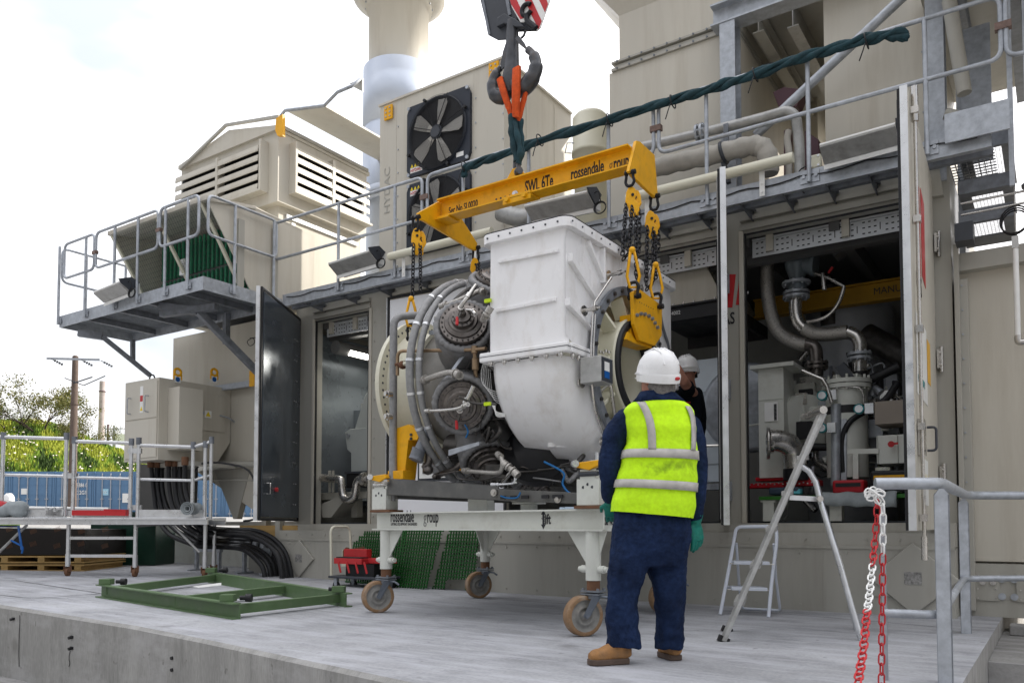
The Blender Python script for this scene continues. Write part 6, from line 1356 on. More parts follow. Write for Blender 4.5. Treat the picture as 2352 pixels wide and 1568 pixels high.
  if detail:
   m = MB(); e = c + ax * .19; u = V((0, 0, 1)) - ax * ax.z; u.normalize(); s = ax.cross(u); q = [e + ax * -.02 + s * 0, e + ax * .06, e + ax * .10 + u * .06 + s * -.05, e + ax * .08 + u * .2 + s * -.12]
   m.tube(smooth_path(q, 5), .018, 8); m.cyl(q[0], q[1], .028, n=10); m.cyl(q[2], q[2].lerp(q[3], .3), .026, n=8); m.obj('fuel_connector', M['steel'], body)
   m = MB(); q = [e, e + ax * .05 - u * .05, e + ax * .04 - u * .12 + s * .03]; m.tube(smooth_path(q, 4), .008, 6); m.obj('igniter_lead', M['darkmetal'], body)
   m = MB(); m.cyl(e + ax * .045 - u * .09 + s * .03, e + ax * .04 - u * .16 + s * .03, .013, n=8); m.obj('red_tag', M['redpl'], body)
  return c, ax
 for th, de in ((23, 1), (-21, 1), (-60, 1), (68, 0), (112, 0), (156, 0), (-110, 0), (-155, 0)): can(th, de)
 # straps / plates on cans
 for q in (((985, 770), (1040, 766)), ): pass
 m = MB(); a = P(985, 768, Y=5.45); b = P(1042, 766, Y=5.36); m.prism([a, b, b + z * .035, a + z * .035], (0, .02, .0)); a = P(1055, 822, Y=5.42); b = P(1022, 868, Y=5.38); m.prism([a, b, b + V((.05, 0, .01)), a + V((.05, 0, .01))], (0, .012, 0)); a = P(1030, 1046, Y=5.45); b = P(1100, 1022, Y=5.45); m.prism([a, b, b + z * .03, a + z * .05], (0, .02, .0)); m.obj('bracket_plate', M['galv'], t)
 # --- manifold hoses: two thick arcs round the front, reaching the lower cans ---
 for rad, x, r in ((.99, -4.66, .036), (.97, -4.57, .030)):
  m = MB(); pts = [V((x, EY - math.cos(R(a)) * rad, EZ + math.sin(R(a)) * rad)) for a in range(100, -101, -6)]; m.tube(pts, r, 12); h = m.obj('manifold_hose', M['hose'], t)
  m = MB()
  for a in (70, 45, 25, 5, -12, -30, -52, -70):
   c = V((x, EY - math.cos(R(a)) * rad, EZ + math.sin(R(a)) * rad)); tg = V((0, math.sin(R(a)), math.cos(R(a)))); m.cyl(c - tg * .012, c + tg * .012, r + .004, n=12)
  m.obj('hose_clip', M['alu'], h)
 # braided branch hoses from manifold to cans
 def hose(pp, r, mm, nm='branch_hose', ends=True):
  m = MB(); pts = smooth_path([P(px, py, Y=y) for px, py, y in pp], 5); m.tube(pts, r, 8);
  if ends:
   for i in (0, -1):
    a = pts[i]; b = pts[1 if i == 0 else -2]; d = (b - a).normalized(); m.cyl(a, a + d * .05, r * 1.5, n=8); m.cyl(a + d * .06, a + d * .075, r * 1.7, n=8)
  m.obj(nm, mm, t)
 hose([(1012, 705, 5.55), (1045, 693, 5.55), (1080, 678, 5.6), (1102, 668, 5.65), (1112, 672, 5.6)], .022, M['chrome_hose'])
 hose([(1000, 728, 5.45), (1035, 715, 5.4), (1080, 712, 5.35), (1092, 722, 5.3)], .012, M['steel'])
 hose([(968, 875, 5.35), (1005, 862, 5.28), (1035, 855, 5.25), (1056, 862, 5.2)], .026, M['chrome_hose'])
 hose([(978, 943, 5.3), (1015, 942, 5.2), (1050, 938, 5.15), (1075, 928, 5.1)], .013, M['steel'])
 hose([(1065, 1080, 5.5), (1100, 1083, 5.4), (1140, 1085, 5.35), (1152, 1078, 5.3), (1153, 1055, 5.3), (1143, 1042, 5.35)], .018, M['chrome_hose'])
 hose([(1110, 735, 5.2), (1118, 722, 5.15), (1128, 705, 5.15)], .02, M['chrome_hose'])
 hose([(1155, 1062, 5.3), (1175, 1078, 5.3), (1190, 1092, 5.3)], .022, M['chrome_hose'])
 hose([(1128, 1112, 5.3), (1175, 1110, 5.3), (1183, 1100, 5.3), (1184, 1088, 5.3)], .008, M['alu'], 'small_tube')
 # brass coloured horizontal pipe
 m = MB(); m.tube(round_path([P(913, 862, Y=5.42), P(913, 806, Y=5.42), P(1090, 803, Y=5.38), P(1116, 800, Y=5.36)], .07), .016, 8); c = P(1090, 803, Y=5.38); m.cyl(c + z * .03, c - z * .03, .028, n=8); m.tube(smooth_path([c, P(1092, 835, Y=5.42), P(1093, 860, Y=5.45), P(1100, 890, Y=5.5), P(1112, 915, Y=5.5)], 4), .018, 8)
 c2 = P(1092, 836, Y=5.42); m.cyl(c2 + z * .05, c2 - z * .05, .03, n=8); m.obj('brass_pipe', mat('brass_brown', (.30, .21, .13), .4, metal=.6, var=.25, scale=20), t)
 # grey pipe rising at the far left with U top
 m = MB(); m.tube(round_path([P(903, 1080, Y=5.5), P(903, 1000, Y=5.5), P(904, 727, Y=5.5), P(962, 724, Y=5.7), P(966, 748, Y=5.75)], .10), .036, 10); m.cyl(P(903, 1150, Y=5.5), P(903, 1095, Y=5.5), .02, n=8); m.cyl(P(903, 1112, Y=5.5), P(903, 1062, Y=5.5), .045, .036, n=10); o_ = m.obj('oil_pipe', M['hose'], t)
 m = MB()
 for py in (905, 957): c = P(900, py, Y=5.46); m.cyl(c, c + V((-.02, -.07, 0)), .025, n=8); m.cyl(c + V((-.01, -.03, 0)), c + V((-.015, -.045, 0)), .035, n=8)
 m.obj('plug', M['steel'], o_)
 m = MB(); c = P(945, 838, Y=5.4); m.cyl(c + z * .03, c + z * .05, .075, n=18); m.cyl(c - z * .0, c + z * .02, .075, n=18); m.cyl(c - z * .12, c + z * .1, .042, n=12); m.obj('cream_flange', M['cream'], t, bevel=.002)
 m = MB(); c = P(925, 838, Y=5.42); m.cyl(c + V((-.08, 0, .01)), c + V((.05, 0, .01)), .02, n=8); m.ball(c + V((.0, 0, 0)), .04, 10); m.obj('rusty_valve', mat('rusty_fitting', (.13, .06, .035), .7, metal=.3, var=.4, scale=30), t)
 # lifting lugs on the core
 m = MB(); a = P(947, 770, Y=5.72); m.prism([P(*q, Y=5.72) for q in ((938, 762), (958, 762), (961, 880), (935, 880))], (0, .06, 0)); m.obj('lifting_lug', M['cream'], t, bevel=.006)
 # lower clutter: pipes, gearbox, cables, filters
 rnd = random.Random(11); mm = [M['darkmetal'], M['black'], M['hose'], M['steel_heat']]
 m = MB()
 for i in range(34):
  x0 = rnd.uniform(-4.75, -3.2); y0 = rnd.uniform(5.55, 6.5); z0 = rnd.uniform(1.18, 1.45); pts = [V((x0, y0, z0))]
  for _ in range(3): pts.append(pts[-1] + V((rnd.uniform(-.28, .28), rnd.uniform(-.12, .12), rnd.uniform(-.1, .1))))
  for p in pts: p.z = max(1.16, min(1.55, p.z)); p.x = min(-3.2, p.x)
  m.tube(smooth_path(pts, 4), rnd.choice((.006, .008, .012, .02, .03)), 6, mi=i % 4)
 m.obj('under_piping', mm, t)
 m = MB(); c = V((-4.05, 5.75, 1.20)); m.cyl(c, c + z * .03, .15, n=20); m.cyl(c + z * .03, c + z * .12, .11, n=20); m.cyl(c - z * .02, c, .13, n=20)
 for i in range(14): a = i * .449; p = c + V((math.cos(a) * .12, math.sin(a) * .12, -.07)); m.cyl(p, p + z * .08, .012, n=6)
 m.obj('fuel_manifold', M['darkmetal'], t)
 m = MB(); m.lathe((-3.75, 6.0, 1.38), (.1, -.3, .15), [(0, .28), (.12, .3), (.14, .3), (.14, .2), (.3, .18), (.3, 0)], 32); m.lathe((-3.2, 6.25, 1.33), (1, 0, 0), [(0, .2), (.15, .27), (.2, .27), (.2, .22), (.1, .18), (.1, 0)], 36); m.obj('dark_housing', M['black'], t)
 m = MB(); m.cyl((-4.3, 6.0, 1.5), (-3.9, 6.1, 1.35), .2, n=20); m.cyl((-4.75, 6.0, 1.5), (-3.6, 6.15, 1.45), .16, n=20); m.obj('sump', M['darkmetal'], t)
 # bleed valves lower left
 m = MB(); a = P(985, 985, Y=5.6); b = P(957, 1050, Y=5.5); m.cyl(a, b, .05, n=14); m.cyl(b, b + (b - a).normalized() * .03, .065, n=14); m.cyl(P(963, 1030, Y=5.5), P(956, 1052, Y=5.5), .062, n=14); m.obj('bleed_valve', M['galv_dark'], t)
 m = MB(); m.tube(smooth_path([P(985, 1030, Y=5.6), P(985, 1060, Y=5.6), P(975, 1075, Y=5.6)], 4), .035, 10); m.ball(P(983, 1078, Y=5.6), .05, 10); m.obj('elbow_valve', M['steel_heat'], t)
 # blue and white cable loops
 m = MB(); m.tube(smooth_path([P(1250, 1060, Y=5.5), P(1294, 1085, Y=5.5), P(1292, 1110, Y=5.5), P(1303, 1128, Y=5.5), P(1320, 1137, Y=5.5)], 5), .009, 6); m.tube(smooth_path([P(1068, 975, Y=5.4), P(1075, 990, Y=5.4), P(1070, 1005, Y=5.4)], 4), .007, 6); m.tube(smooth_path([P(1195, 1130, Y=5.35), P(1188, 1142, Y=5.35), P(1165, 1143, Y=5.35), P(1150, 1138, Y=5.35)], 4), .007, 6); m.obj('blue_cable', mat('blue_cable', (.01, .12, .32), .5), t)
 m = MB()
 for k in range(6): m.tube(smooth_path([P(1122 + k, 806 + 4 * k, Y=5.46), P(1106 + k * 4, 850, Y=5.44 + .02 * k), P(1112 + k * 4, 886 + 5 * k, Y=5.44 + .02 * k), P(1150, 903 + k * 5, Y=5.5)], 5), .003, 5)
 for k in range(4): m.tube(smooth_path([P(1128 + k * 3, 925, Y=5.42), P(1140, 945 + 3 * k, Y=5.42), P(1160, 950 + 2 * k, Y=5.42)], 5), .0045, 5)
 m.obj('white_lead', M['whitepl'], t)
 m = MB()
 for (px, py) in ((1119, 690), (1118, 927)): c = P(px, py, Y=5.25); m.bx(c.x - .03, c.x + .03, c.y, c.y + .02, c.z - .014, c.z + .014)
 m.obj('yellow_tag', mat('lime_tag', (.6, .8, .02), .5), t)
 m = MB()
 for k in range(5): m.tube(smooth_path([P(1030 + 6 * k, 700, Y=5.6), P(1070, 665 + 3 * k, Y=5.7), P(1105, 655 + 5 * k, Y=5.8), P(1135, 668 + 3 * k, Y=5.8)], 4), .009 + .004 * (k % 2), 6)
 rn = random.Random(3)
 for k in range(26):
  q = [(rn.uniform(1075, 1130), rn.uniform(790, 1010))]
  for _ in range(3): q.append((q[-1][0] + rn.uniform(-22, 26), q[-1][1] + rn.uniform(-30, 36)))
  m.tube(smooth_path([P(*w_, Y=rn.uniform(5.48, 5.7)) for w_ in q], 4), rn.choice((.005, .007, .012, .02)), 6)
 m.tube(smooth_path([P(1055, 910, Y=5.1), P(1085, 925, Y=5.2), P(1140, 928, Y=5.35)], 4), .01, 6); m.obj('harness', M['darkmetal'], t)
 # --- small right hand edge: orange lift mark on casing rim
 return t
engine()
# ================================================================== LIFTING BEAM
XA = V((1, 0, 0)); YA = V((0, 1, 0)); ZA = V((0, 0, 1))
def lifting_beam():
 YB_ = 6.42; a = P(1015, 460, Y=YB_); b = P(1451, 342, Y=YB_); zt = (a.z + b.z) / 2; x0, x1 = a.x, b.x; H = .20
 t = thing('spreader_beam', 'yellow spreader beam with black lettering hanging level under the crane hook', 'lifting beam', ((x0 + x1) / 2, YB_, zt))
 m = MB(); m.ibeam((x0, YB_, zt - H / 2), (x1, YB_, zt - H / 2), H, .17, .014); b_ = m.obj('beam', M['yellow'], t)
 yw = YB_ - .007
 def tx(s, px, py, size, **k):
  q = P(px, py, Y=yw); text(s, (q.x, yw, q.z), XA, ZA, size, M['text'], b_, **k)
 tx('Ser No SL0020', 1031, 492, .10, sx=.60, bold=.018); tx('SWL 6Te', 1206, 444, .165, sx=.50, bold=.022); tx('rossendale', 1311, 414, .16, sx=.50, bold=.02); tx('LIFTING EQUIPMENT ENGINEERS', 1312, 425, .042, sx=.72)
 q = P(1399, 393, Y=yw); text('g', (q.x, yw, q.z), XA, ZA, .15, mat('pale_outline', (.30, .15, .02), .5), b_, sx=.6); tx('roup', 1409, 390, .16, sx=.50, bold=.02)
 m = MB()
 for i in range(8): q = P(1140 + i * 10.2, 458 - i * 2.6, Y=yw); m.cyl((q.x, yw, q.z), (q.x, yw - .002, q.z), .011 if i < 4 else .006, n=12)
 m.obj('adjustment_hole', M['dark'], b_)
 m = MB(); q = P(1184, 446, Y=yw); m.cyl((q.x, yw, q.z), (q.x, yw - .03, q.z), .022, n=6); m.cyl((q.x, yw, q.z), (q.x, yw - .008, q.z), .032, n=16); m.obj('bolt', M['alu'], b_)
 m = MB(); q = P(1187, 478, Y=YB_ - .09); m.bx(q.x - .16, q.x + .16, YB_ - .10, YB_ - .08, zt - H - .06, zt - H + .02); m.bx(q.x - .16, q.x + .16, YB_ - .1, YB_ + .08, zt - H - .015, zt - H - .001); o = m.obj('clamp_plate', M['yellow'], t, bevel=.004)
 m = MB(); m.bolts([(q.x - .1, YB_ - .1, zt - H - .02), (q.x + .1, YB_ - .1, zt - H - .02)], (0, -1, 0), .026, .03); m.obj('bolt', M['yellow'], o)
 # top lug
 c = P(1186, 408, Y=YB_); m = MB(); m.prism([(c.x - .13, YB_ - .015, zt + .001), (c.x + .13, YB_ - .015, zt + .001), (c.x + .04, YB_ - .015, zt + .12), (c.x - .04, YB_ - .015, zt + .12)], (0, .03, 0)); m.obj('top_lug', M['yellow'], t, bevel=.006)
 # end plates across the beam
 nl = P(952, 497, Y=YB_ - .48);
 wl = .50; xl = x0 - .04
 pl = lambda x, w, zz: [(x, YB_ - w, zt - H - .10), (x, YB_ - w - .01, zt - H - .04), (x, YB_ - w * .35, zt + .05), (x, YB_ + w * .35, zt + .05), (x, YB_ + w + .01, zt - H - .04), (x, YB_ + w, zt - H - .10), (x, YB_, zt - H - .06)]
 P1 = P(956, 490, X=xl); P2 = P(953, 508, X=xl); P3 = P(1014, 458, X=xl); P4 = P(1092, 562, X=xl); P5 = P(1090, 577, X=xl); P6 = P(1003, 538, X=xl)
 m = MB(); m.prism([P2, P1, P3, P(1032, 465, X=xl), P(1092, 560, X=xl), P5, P(1078, 573, X=xl), P(966, 507, X=xl)], (.028, 0, 0)); m.obj('end_plate', M['yellow'], t, bevel=.004)
 xr = x1 + .01; m = MB(); m.prism([P(*q, X=xr) for q in ((1455, 325), (1463, 327), (1497, 358), (1505, 455), (1500, 457), (1448, 408), (1438, 395), (1440, 385))], (.03, 0, 0)); m.obj('end_plate', M['yellow'], t, bevel=.004)
 m = MB(); m.bx(xl + .03, xl + .2, YB_ - .1, YB_ + .1, zt - H - .02, zt - H - .003); m.obj('gusset', M['yellow'], t)
 return x0, x1, zt, YB_, xl, xr
LBX0, LBX1, LBZ, LBY, LXL, LXR = lifting_beam()
def shackle(t, top, bot, w, r, side, pin_top=True, mm=None):
 """bow shackle between two points; side gives the direction of the pin"""
 side = V(side).normalized(); top = V(top); bot = V(bot); d = (bot - top); m = MB();
 ctl = [top + side * w, top + side * w * 1.05 + d * .35, top + side * w * 1.25 + d * .7, top + side * w * .7 + d * .97, bot, top - side * w * .7 + d * .97, top - side * w * 1.25 + d * .7, top - side * w * 1.05 + d * .35, top - side * w]
 m.tube(smooth_path(ctl, 4), r, 8); m.cyl(top - side * w * 1.5, top + side * w * 1.6, r * .95, n=10); m.cyl(top + side * w * 1.3, top + side * w * 1.75, r * 1.7, n=8); m.cyl(top - side * w * 1.25, top - side * w * .75, r * 1.8, n=12); m.cyl(top + side * w * .75, top + side * w * 1.25, r * 1.8, n=12)
 return m.obj('shackle', mm or M['chain'], t)
def chain_run(t, pts, pitch=.042, w=.017, r=.0062, name='chain', mm=None, s0=(1, 0, 0), s1=(0, 1, 0)):
 m = MB(); pts = [V(p) for p in pts]; path = [];
 # resample
 L_ = [0]
 for a, b in zip(pts, pts[1:]): L_.append(L_[-1] + (b - a).length)
 def at(s):
  for i in range(len(pts) - 1):
   if s <= L_[i + 1] or i == len(pts) - 2:
    return pts[i].lerp(pts[i + 1], (s - L_[i]) / max(1e-6, L_[i + 1] - L_[i]))
 n = max(2, round(L_[-1] / pitch)); p = L_[-1] / n
 for i in range(n):
  a = at(p * i); b = at(p * (i + 1)); d = (b - a).normalized(); m.link(a - d * r * 1.35, b + d * r * 1.35, w, r, s0 if i % 2 else s1)
 return m.obj(name, mm or M['chain'], t)
def grab_hook(t, c, h, d, mm=None):
 """yellow shortening clutch: pear body with jaw, h long, along -z"""
 d = V(d).normalized(); m = MB(); c = V(c); z = ZA
 out = [(0, 0), (.16, -.08), (.2, -.3), (.15, -.45), (.3, -.55), (.34, -.8), (.16, -1.0), (-.1, -.97), (-.12, -.7), (-.26, -.5), (-.22, -.2), (-.12, -.04)]
 n = V((-d.y, d.x, 0)); m.prism([c + d * (a * h * .75) + z * (b * h) - n * .016 for a, b in out], n * .032); o = m.obj('grab_hook', mm or M['yellow'], t, bevel=.008)
 m = MB(); q = c + d * .03 * h + z * (-.3 * h); m.cyl(q - n * .026, q + n * .026, .013, n=10); m.obj('pin', M['chain'], o); return o
def chains():
 sd = _r
 specs = [
  ('chain_sling', 'black chain sling with yellow hooks on the near left corner of the beam', (954, 500), LXL + .014, (944, 752), -5.02, (957, 524), (953, 585), (950, 560, 947, 690), (965, 545, 966, 668), (944, 686)),
  ('chain_sling', 'short chain sling with yellow hook on the far left corner behind the burner cans', (1092, 570), LXL + .014, (1092, 655), -5.0, (1091, 592), (1091, 648), (1096, 600, 1096, 650), (1099, 600, 1100, 640), None),
  ('chain_sling', 'doubled black chain sling with yellow hooks on the near right corner of the beam', (1446, 397), LXR + .015, (1455, 665), -2.88, (1450, 428), (1452, 500), (1438, 470, 1430, 585), (1460, 455, 1462, 640), (1452, 574)),
  ('chain_sling', 'doubled black chain sling with yellow hooks on the far right corner of the beam', (1502, 452), LXR + .015, (1508, 690), -2.88, (1494, 484), (1500, 552), (1487, 520, 1484, 655), (1504, 505, 1506, 640), (1506, 608)),
 ]
 for nm, lb, top, X0, bot, X1, ga, gb, c1, c2, lo in specs:
  a = P(*top, X=X0); t = thing(nm, lb, 'chain sling', a, 'chain slings hanging from the spreader beam')
  d = V((0, 1, 0)); sh = P(top[0] + 1, top[1] + 30, X=X0)
  shackle(t, a, sh, .032, .0135, (1, 0, 0))
  g0 = P(*ga, X=X0); g1 = P(*gb, X=X0); grab_hook(t, g0, (g0 - g1).length, sd);
  if lo: grab_hook(t, g0 + V((.02, .05, -.02)), (g0 - g1).length * .9, -sd)
  p0 = P(c1[0], c1[1], X=X0); p1 = P(c1[2], c1[3], X=(X0 + X1) / 2); p2 = P(c2[0], c2[1], X=X0); p3 = P(c2[2], c2[3], X=X1)
  chain_run(t, [p0, p1]); chain_run(t, [p2, p3])
  if lo and 'doubled' in lb:
   chain_run(t, [P(c1[0] + 14, c1[1] + 4, X=X0 + .03), P(c1[2] + 15, c1[3] - 4, X=(X0 + X1) / 2 + .03), p1 + V((0, 0, -.04))]); chain_run(t, [P(c2[0] + 8, c2[1] + 25, X=X0 + .03), P(c2[2] + 6, c2[3] - 60, X=X0 + .03)])
  b = P(*bot, X=X1)
  if lo:
   u = P(*lo, X=X1); e = b + (u - b) * .12; s = sd; m = MB()
   m.tube([u + s * .012, u + s * .035 + (e - u) * .35, u + s * .055 + (e - u) * .75, e + s * .03 + (e - u) * .07, e - s * .03 + (e - u) * .07, u - s * .05 + (e - u) * .75, u - s * .03 + (e - u) * .35, u - s * .012], .013, 8, closed=True); m.ball(u, .028, 10); m.obj('hook_ring', M['yellow'], t)
   if '1455' in str(bot[0]) or '1508' in str(bot[0]): shackle(t, b + V((0, 0, -.06)), b + V((0, 0, .06)), .036, .014, (1, 0, 0))
   else: shackle(t, b + V((0, 0, -.10)), b + V((0, 0, .03)), .034, .014, (1, 0, 0))
 # lower yellow lifting plate
 X0 = -2.90; t = thing('lifting_plate', 'yellow angular lifting plate with an arc of bolts hung from the right chains', 'lifting plate', P(1478, 735, X=X0))
 m = MB(); m.prism([P(*q, X=X0) for q in ((1446, 672), (1460, 664), (1472, 672), (1508, 699), (1514, 706), (1513, 772), (1497, 795), (1462, 783), (1449, 745))], (.03, 0, 0)); o = m.obj('plate', M['yellow'], t, bevel=.004)
 m = MB()
 for i in range(7): c = P(*((1461, 724), (1470, 721), (1479, 722), (1488, 726), (1496, 732), (1502, 742), (1508, 752))[i], X=X0 + .03); m.cyl(c, c + XA * .022, .016, n=6)
 m.obj('bolt', M['galv_dark'], o)
 m = MB()
 for i in range(7): c = P(1469 + i * 5.2, 694 + i * 2.6, X=X0 + .03); m.cyl(c, c + XA * .001, .006, n=8)
 m.obj('hole', M['dark'], o)
 m = MB(); m.prism([P(*q, X=X0) for q in ((1444, 762), (1462, 783), (1497, 795), (1497, 800), (1462, 790), (1438, 778))], (-.14, 0, 0)); m.prism([P(*q, X=X0 - .02) for q in ((1448, 722), (1448, 780), (1462, 785), (1490, 792), (1490, 740))], (-.10, 0, 0)); m.obj('backing_block', M['yellow'], t)
chains()
# ================================================================== CRANE HOOK
def Z6(x, y): return ((850 + x / 2.24) / 1.08844, (y / 2.24) / 1.08844)
def crane():
 Yh = 6.4; q6 = lambda x, y, dy=0: P(*Z6(x, y), Y=Yh + dy)
 top = q6(965, 100); t = thing('crane_hook', 'dark double horned crane hook hanging from a black block with red and white stripes', 'crane hook', top)
 m = MB(); m.prism([q6(*q) for q in ((770, -60), (832, 198), (882, 224), (928, 221), (1000, 140), (930, -60))], (0, .02, 0)); m.prism([q6(*q, .12) for q in ((790, -60), (845, 180), (1090, 170), (1180, -60))], (0, .03, 0)); m.prism([q6(*q, .001) for q in ((895, 115), (935, 90), (1010, 130), (1045, 165), (1000, 165), (935, 145), (893, 165))], (0, -.05, 0)); bl = m.obj('block', M['dark'], t, bevel=.006)
 for qs in (((785, -60), (795, -60), (845, 195), (832, 198)), ((918, -60), (935, -60), (960, 85), (946, 92))):
  m = MB(); m.prism([q6(*q, -.001) for q in qs], (0, -.012, 0)); m.obj('edge_bar', M['galv_dark'], bl)
 # striped plate
 sp = [(945, -40), (962, 40), (1010, 125), (1052, 120), (1098, 178), (1122, 155), (1190, -40)]
 m = MB(); m.prism([q6(*q, -.055) for q in sp], (0, .012, 0)); m.obj('striped_plate', M['whitepl'], bl)
 m = MB()
 def clipx(y, side):
  pass
 for qs in (((952, 0), (958, 25), (1010, 110), (1035, 100), (990, 0)), ((1025, -20), (1065, -20), (1130, 120), (1112, 165), (1075, 90)), ((1105, -20), (1150, -20), (1165, 25), (1148, 70))):
  m.prism([q6(*q, -.056) for q in qs], (0, -.002, 0))
 m.obj('red_stripe', M['redpl'], bl)
 m = MB(); m.arc(q6(1045, 55, -.07), (0, 1, 0), .055, .022, 40, 330, 20, 8); m.tube([q6(1045, 90, -.07), q6(1048, 120, -.07), q6(1100, 160, -.07)], .028, 8); m.obj('cam_latch', M['chain'], bl)
 # shank and double hook
 m = MB(); m.tube([q6(965, 120), q6(965, 200), q6(965, 300), q6(960, 400), q6(955, 470), q6(960, 525)], [.055, .062, .066, .078, .095, .06], 20)
 def horn(pts, rr): m.tube(smooth_path([q6(*p) for p in pts], 5), [r for r in rr for _ in range(5)][:len(pts) * 5 - 4], 14)
 horn([(955, 440, 0), (930, 520, .0), (895, 545, -.02), (862, 520, -.03), (858, 460, -.03), (885, 400, -.02), (905, 378, -.02)], [.075, .075, .068, .062, .052, .03, .012])
 horn([(965, 450, 0), (1000, 500, .0), (1045, 480, -.04), (1085, 420, -.05), (1098, 360, -.05), (1080, 305, -.05), (1048, 275, -.05)], [.078, .08, .078, .068, .055, .036, .014])
 m.obj('hook', M['hookm'], t)
 m = MB(); m.prism([q6(*q, -.06) for q in ((930, 235), (940, 240), (925, 370), (905, 390), (898, 360), (912, 290))], (0, .012, 0)); m.prism([q6(*q, -.07) for q in ((980, 215), (1000, 200), (1030, 240), (1048, 285), (1030, 270), (1005, 250))], (0, .02, 0)); m.obj('safety_latch', M['hookm'], t)
 m = MB(); m.tube([q6(1040, 170), q6(1030, 200), q6(1015, 215)], .012, 6); m.obj('latch_link', M['hookm'], t)
 def strap(m, pts, w, th, dy=None):
  sp_ = smooth_path(pts, 5); n = len(sp_)
  vs = [];
  for i, p in enumerate(sp_):
   d = (sp_[min(i + 1, n - 1)] - sp_[max(i - 1, 0)]).normalized(); s = d.cross(V((0, 1, 0))).normalized(); f = V((0, 1, 0)); ww = w[min(len(w) - 1, i * len(w) // n)] / 2
   for a, b in ((-1, -1), (-.5, -1.5), (.5, -1.5), (1, -1), (1, 1), (-1, 1)): vs.append(p + s * a * ww + f * b * th)
  fs = [(i * 6 + k, i * 6 + (k + 1) % 6, (i + 1) * 6 + (k + 1) % 6, (i + 1) * 6 + k) for i in range(n - 1) for k in range(6)] + [tuple(range(5, -1, -1)), tuple((n - 1) * 6 + k for k in range(6))]
  m.add(vs, fs, 0, False)
 t = thing('orange_sling', 'orange webbing sling looped over both horns of the crane hook', 'sling', q6(980, 500))
 m = MB(); strap(m, [q6(895, 440, -.09), q6(918, 520, -.09), q6(945, 600, -.06), q6(965, 660, -.03)], [.065, .06, .05], .012); strap(m, [q6(990, 380, -.10), q6(988, 450, -.12), q6(985, 560, -.10), q6(985, 660, -.05)], [.085, .085, .08, .07], .014); strap(m, [q6(1048, 480, -.06), q6(1035, 540, -.04), q6(1015, 610, -.03), q6(1000, 680, -.01)], [.04, .05, .05], .012); strap(m, [q6(915, 520, -.05), q6(960, 620, -.02), q6(985, 680, 0)], [.05], .012); m.obj('webbing', M['orange'], t)
 t = thing('green_sling', 'faded green round sling doubled between orange sling and beam shackle', 'sling', q6(985, 800))
 m = MB()
 for pts, rr in (([(962, 640, -.05), (960, 720, -.05), (970, 800, -.04), (990, 900, -.02)], .036), ([(975, 650, -.02), (990, 740, -.06), (1010, 850, -.05), (998, 915, -.03)], .030), ([(1010, 670, -.0), (1012, 760, -.0), (1018, 850, -.01), (1000, 920, -.01)], .034), ([(958, 660, -.01), (965, 760, .0), (985, 870, -.01)], .03)):
  sp_ = smooth_path([q6(*p) for p in pts], 6); m.tube(sp_, [rr * (1 + .2 * math.sin(i * 1.1)) for i in range(len(sp_))], 8, sq=.6)
 m.obj('sling', M['sling'], t)
 c = P(1186, 398, Y=LBY); t = thing('bow_shackle', 'large dark shackle joining the green sling to the beam lug', 'shackle', c); shackle(t, (c.x, LBY, LBZ + .06), (c.x + .02, LBY, LBZ + .28), .055, .022, (.8, -.6, 0), mm=M['hookm'])
crane()
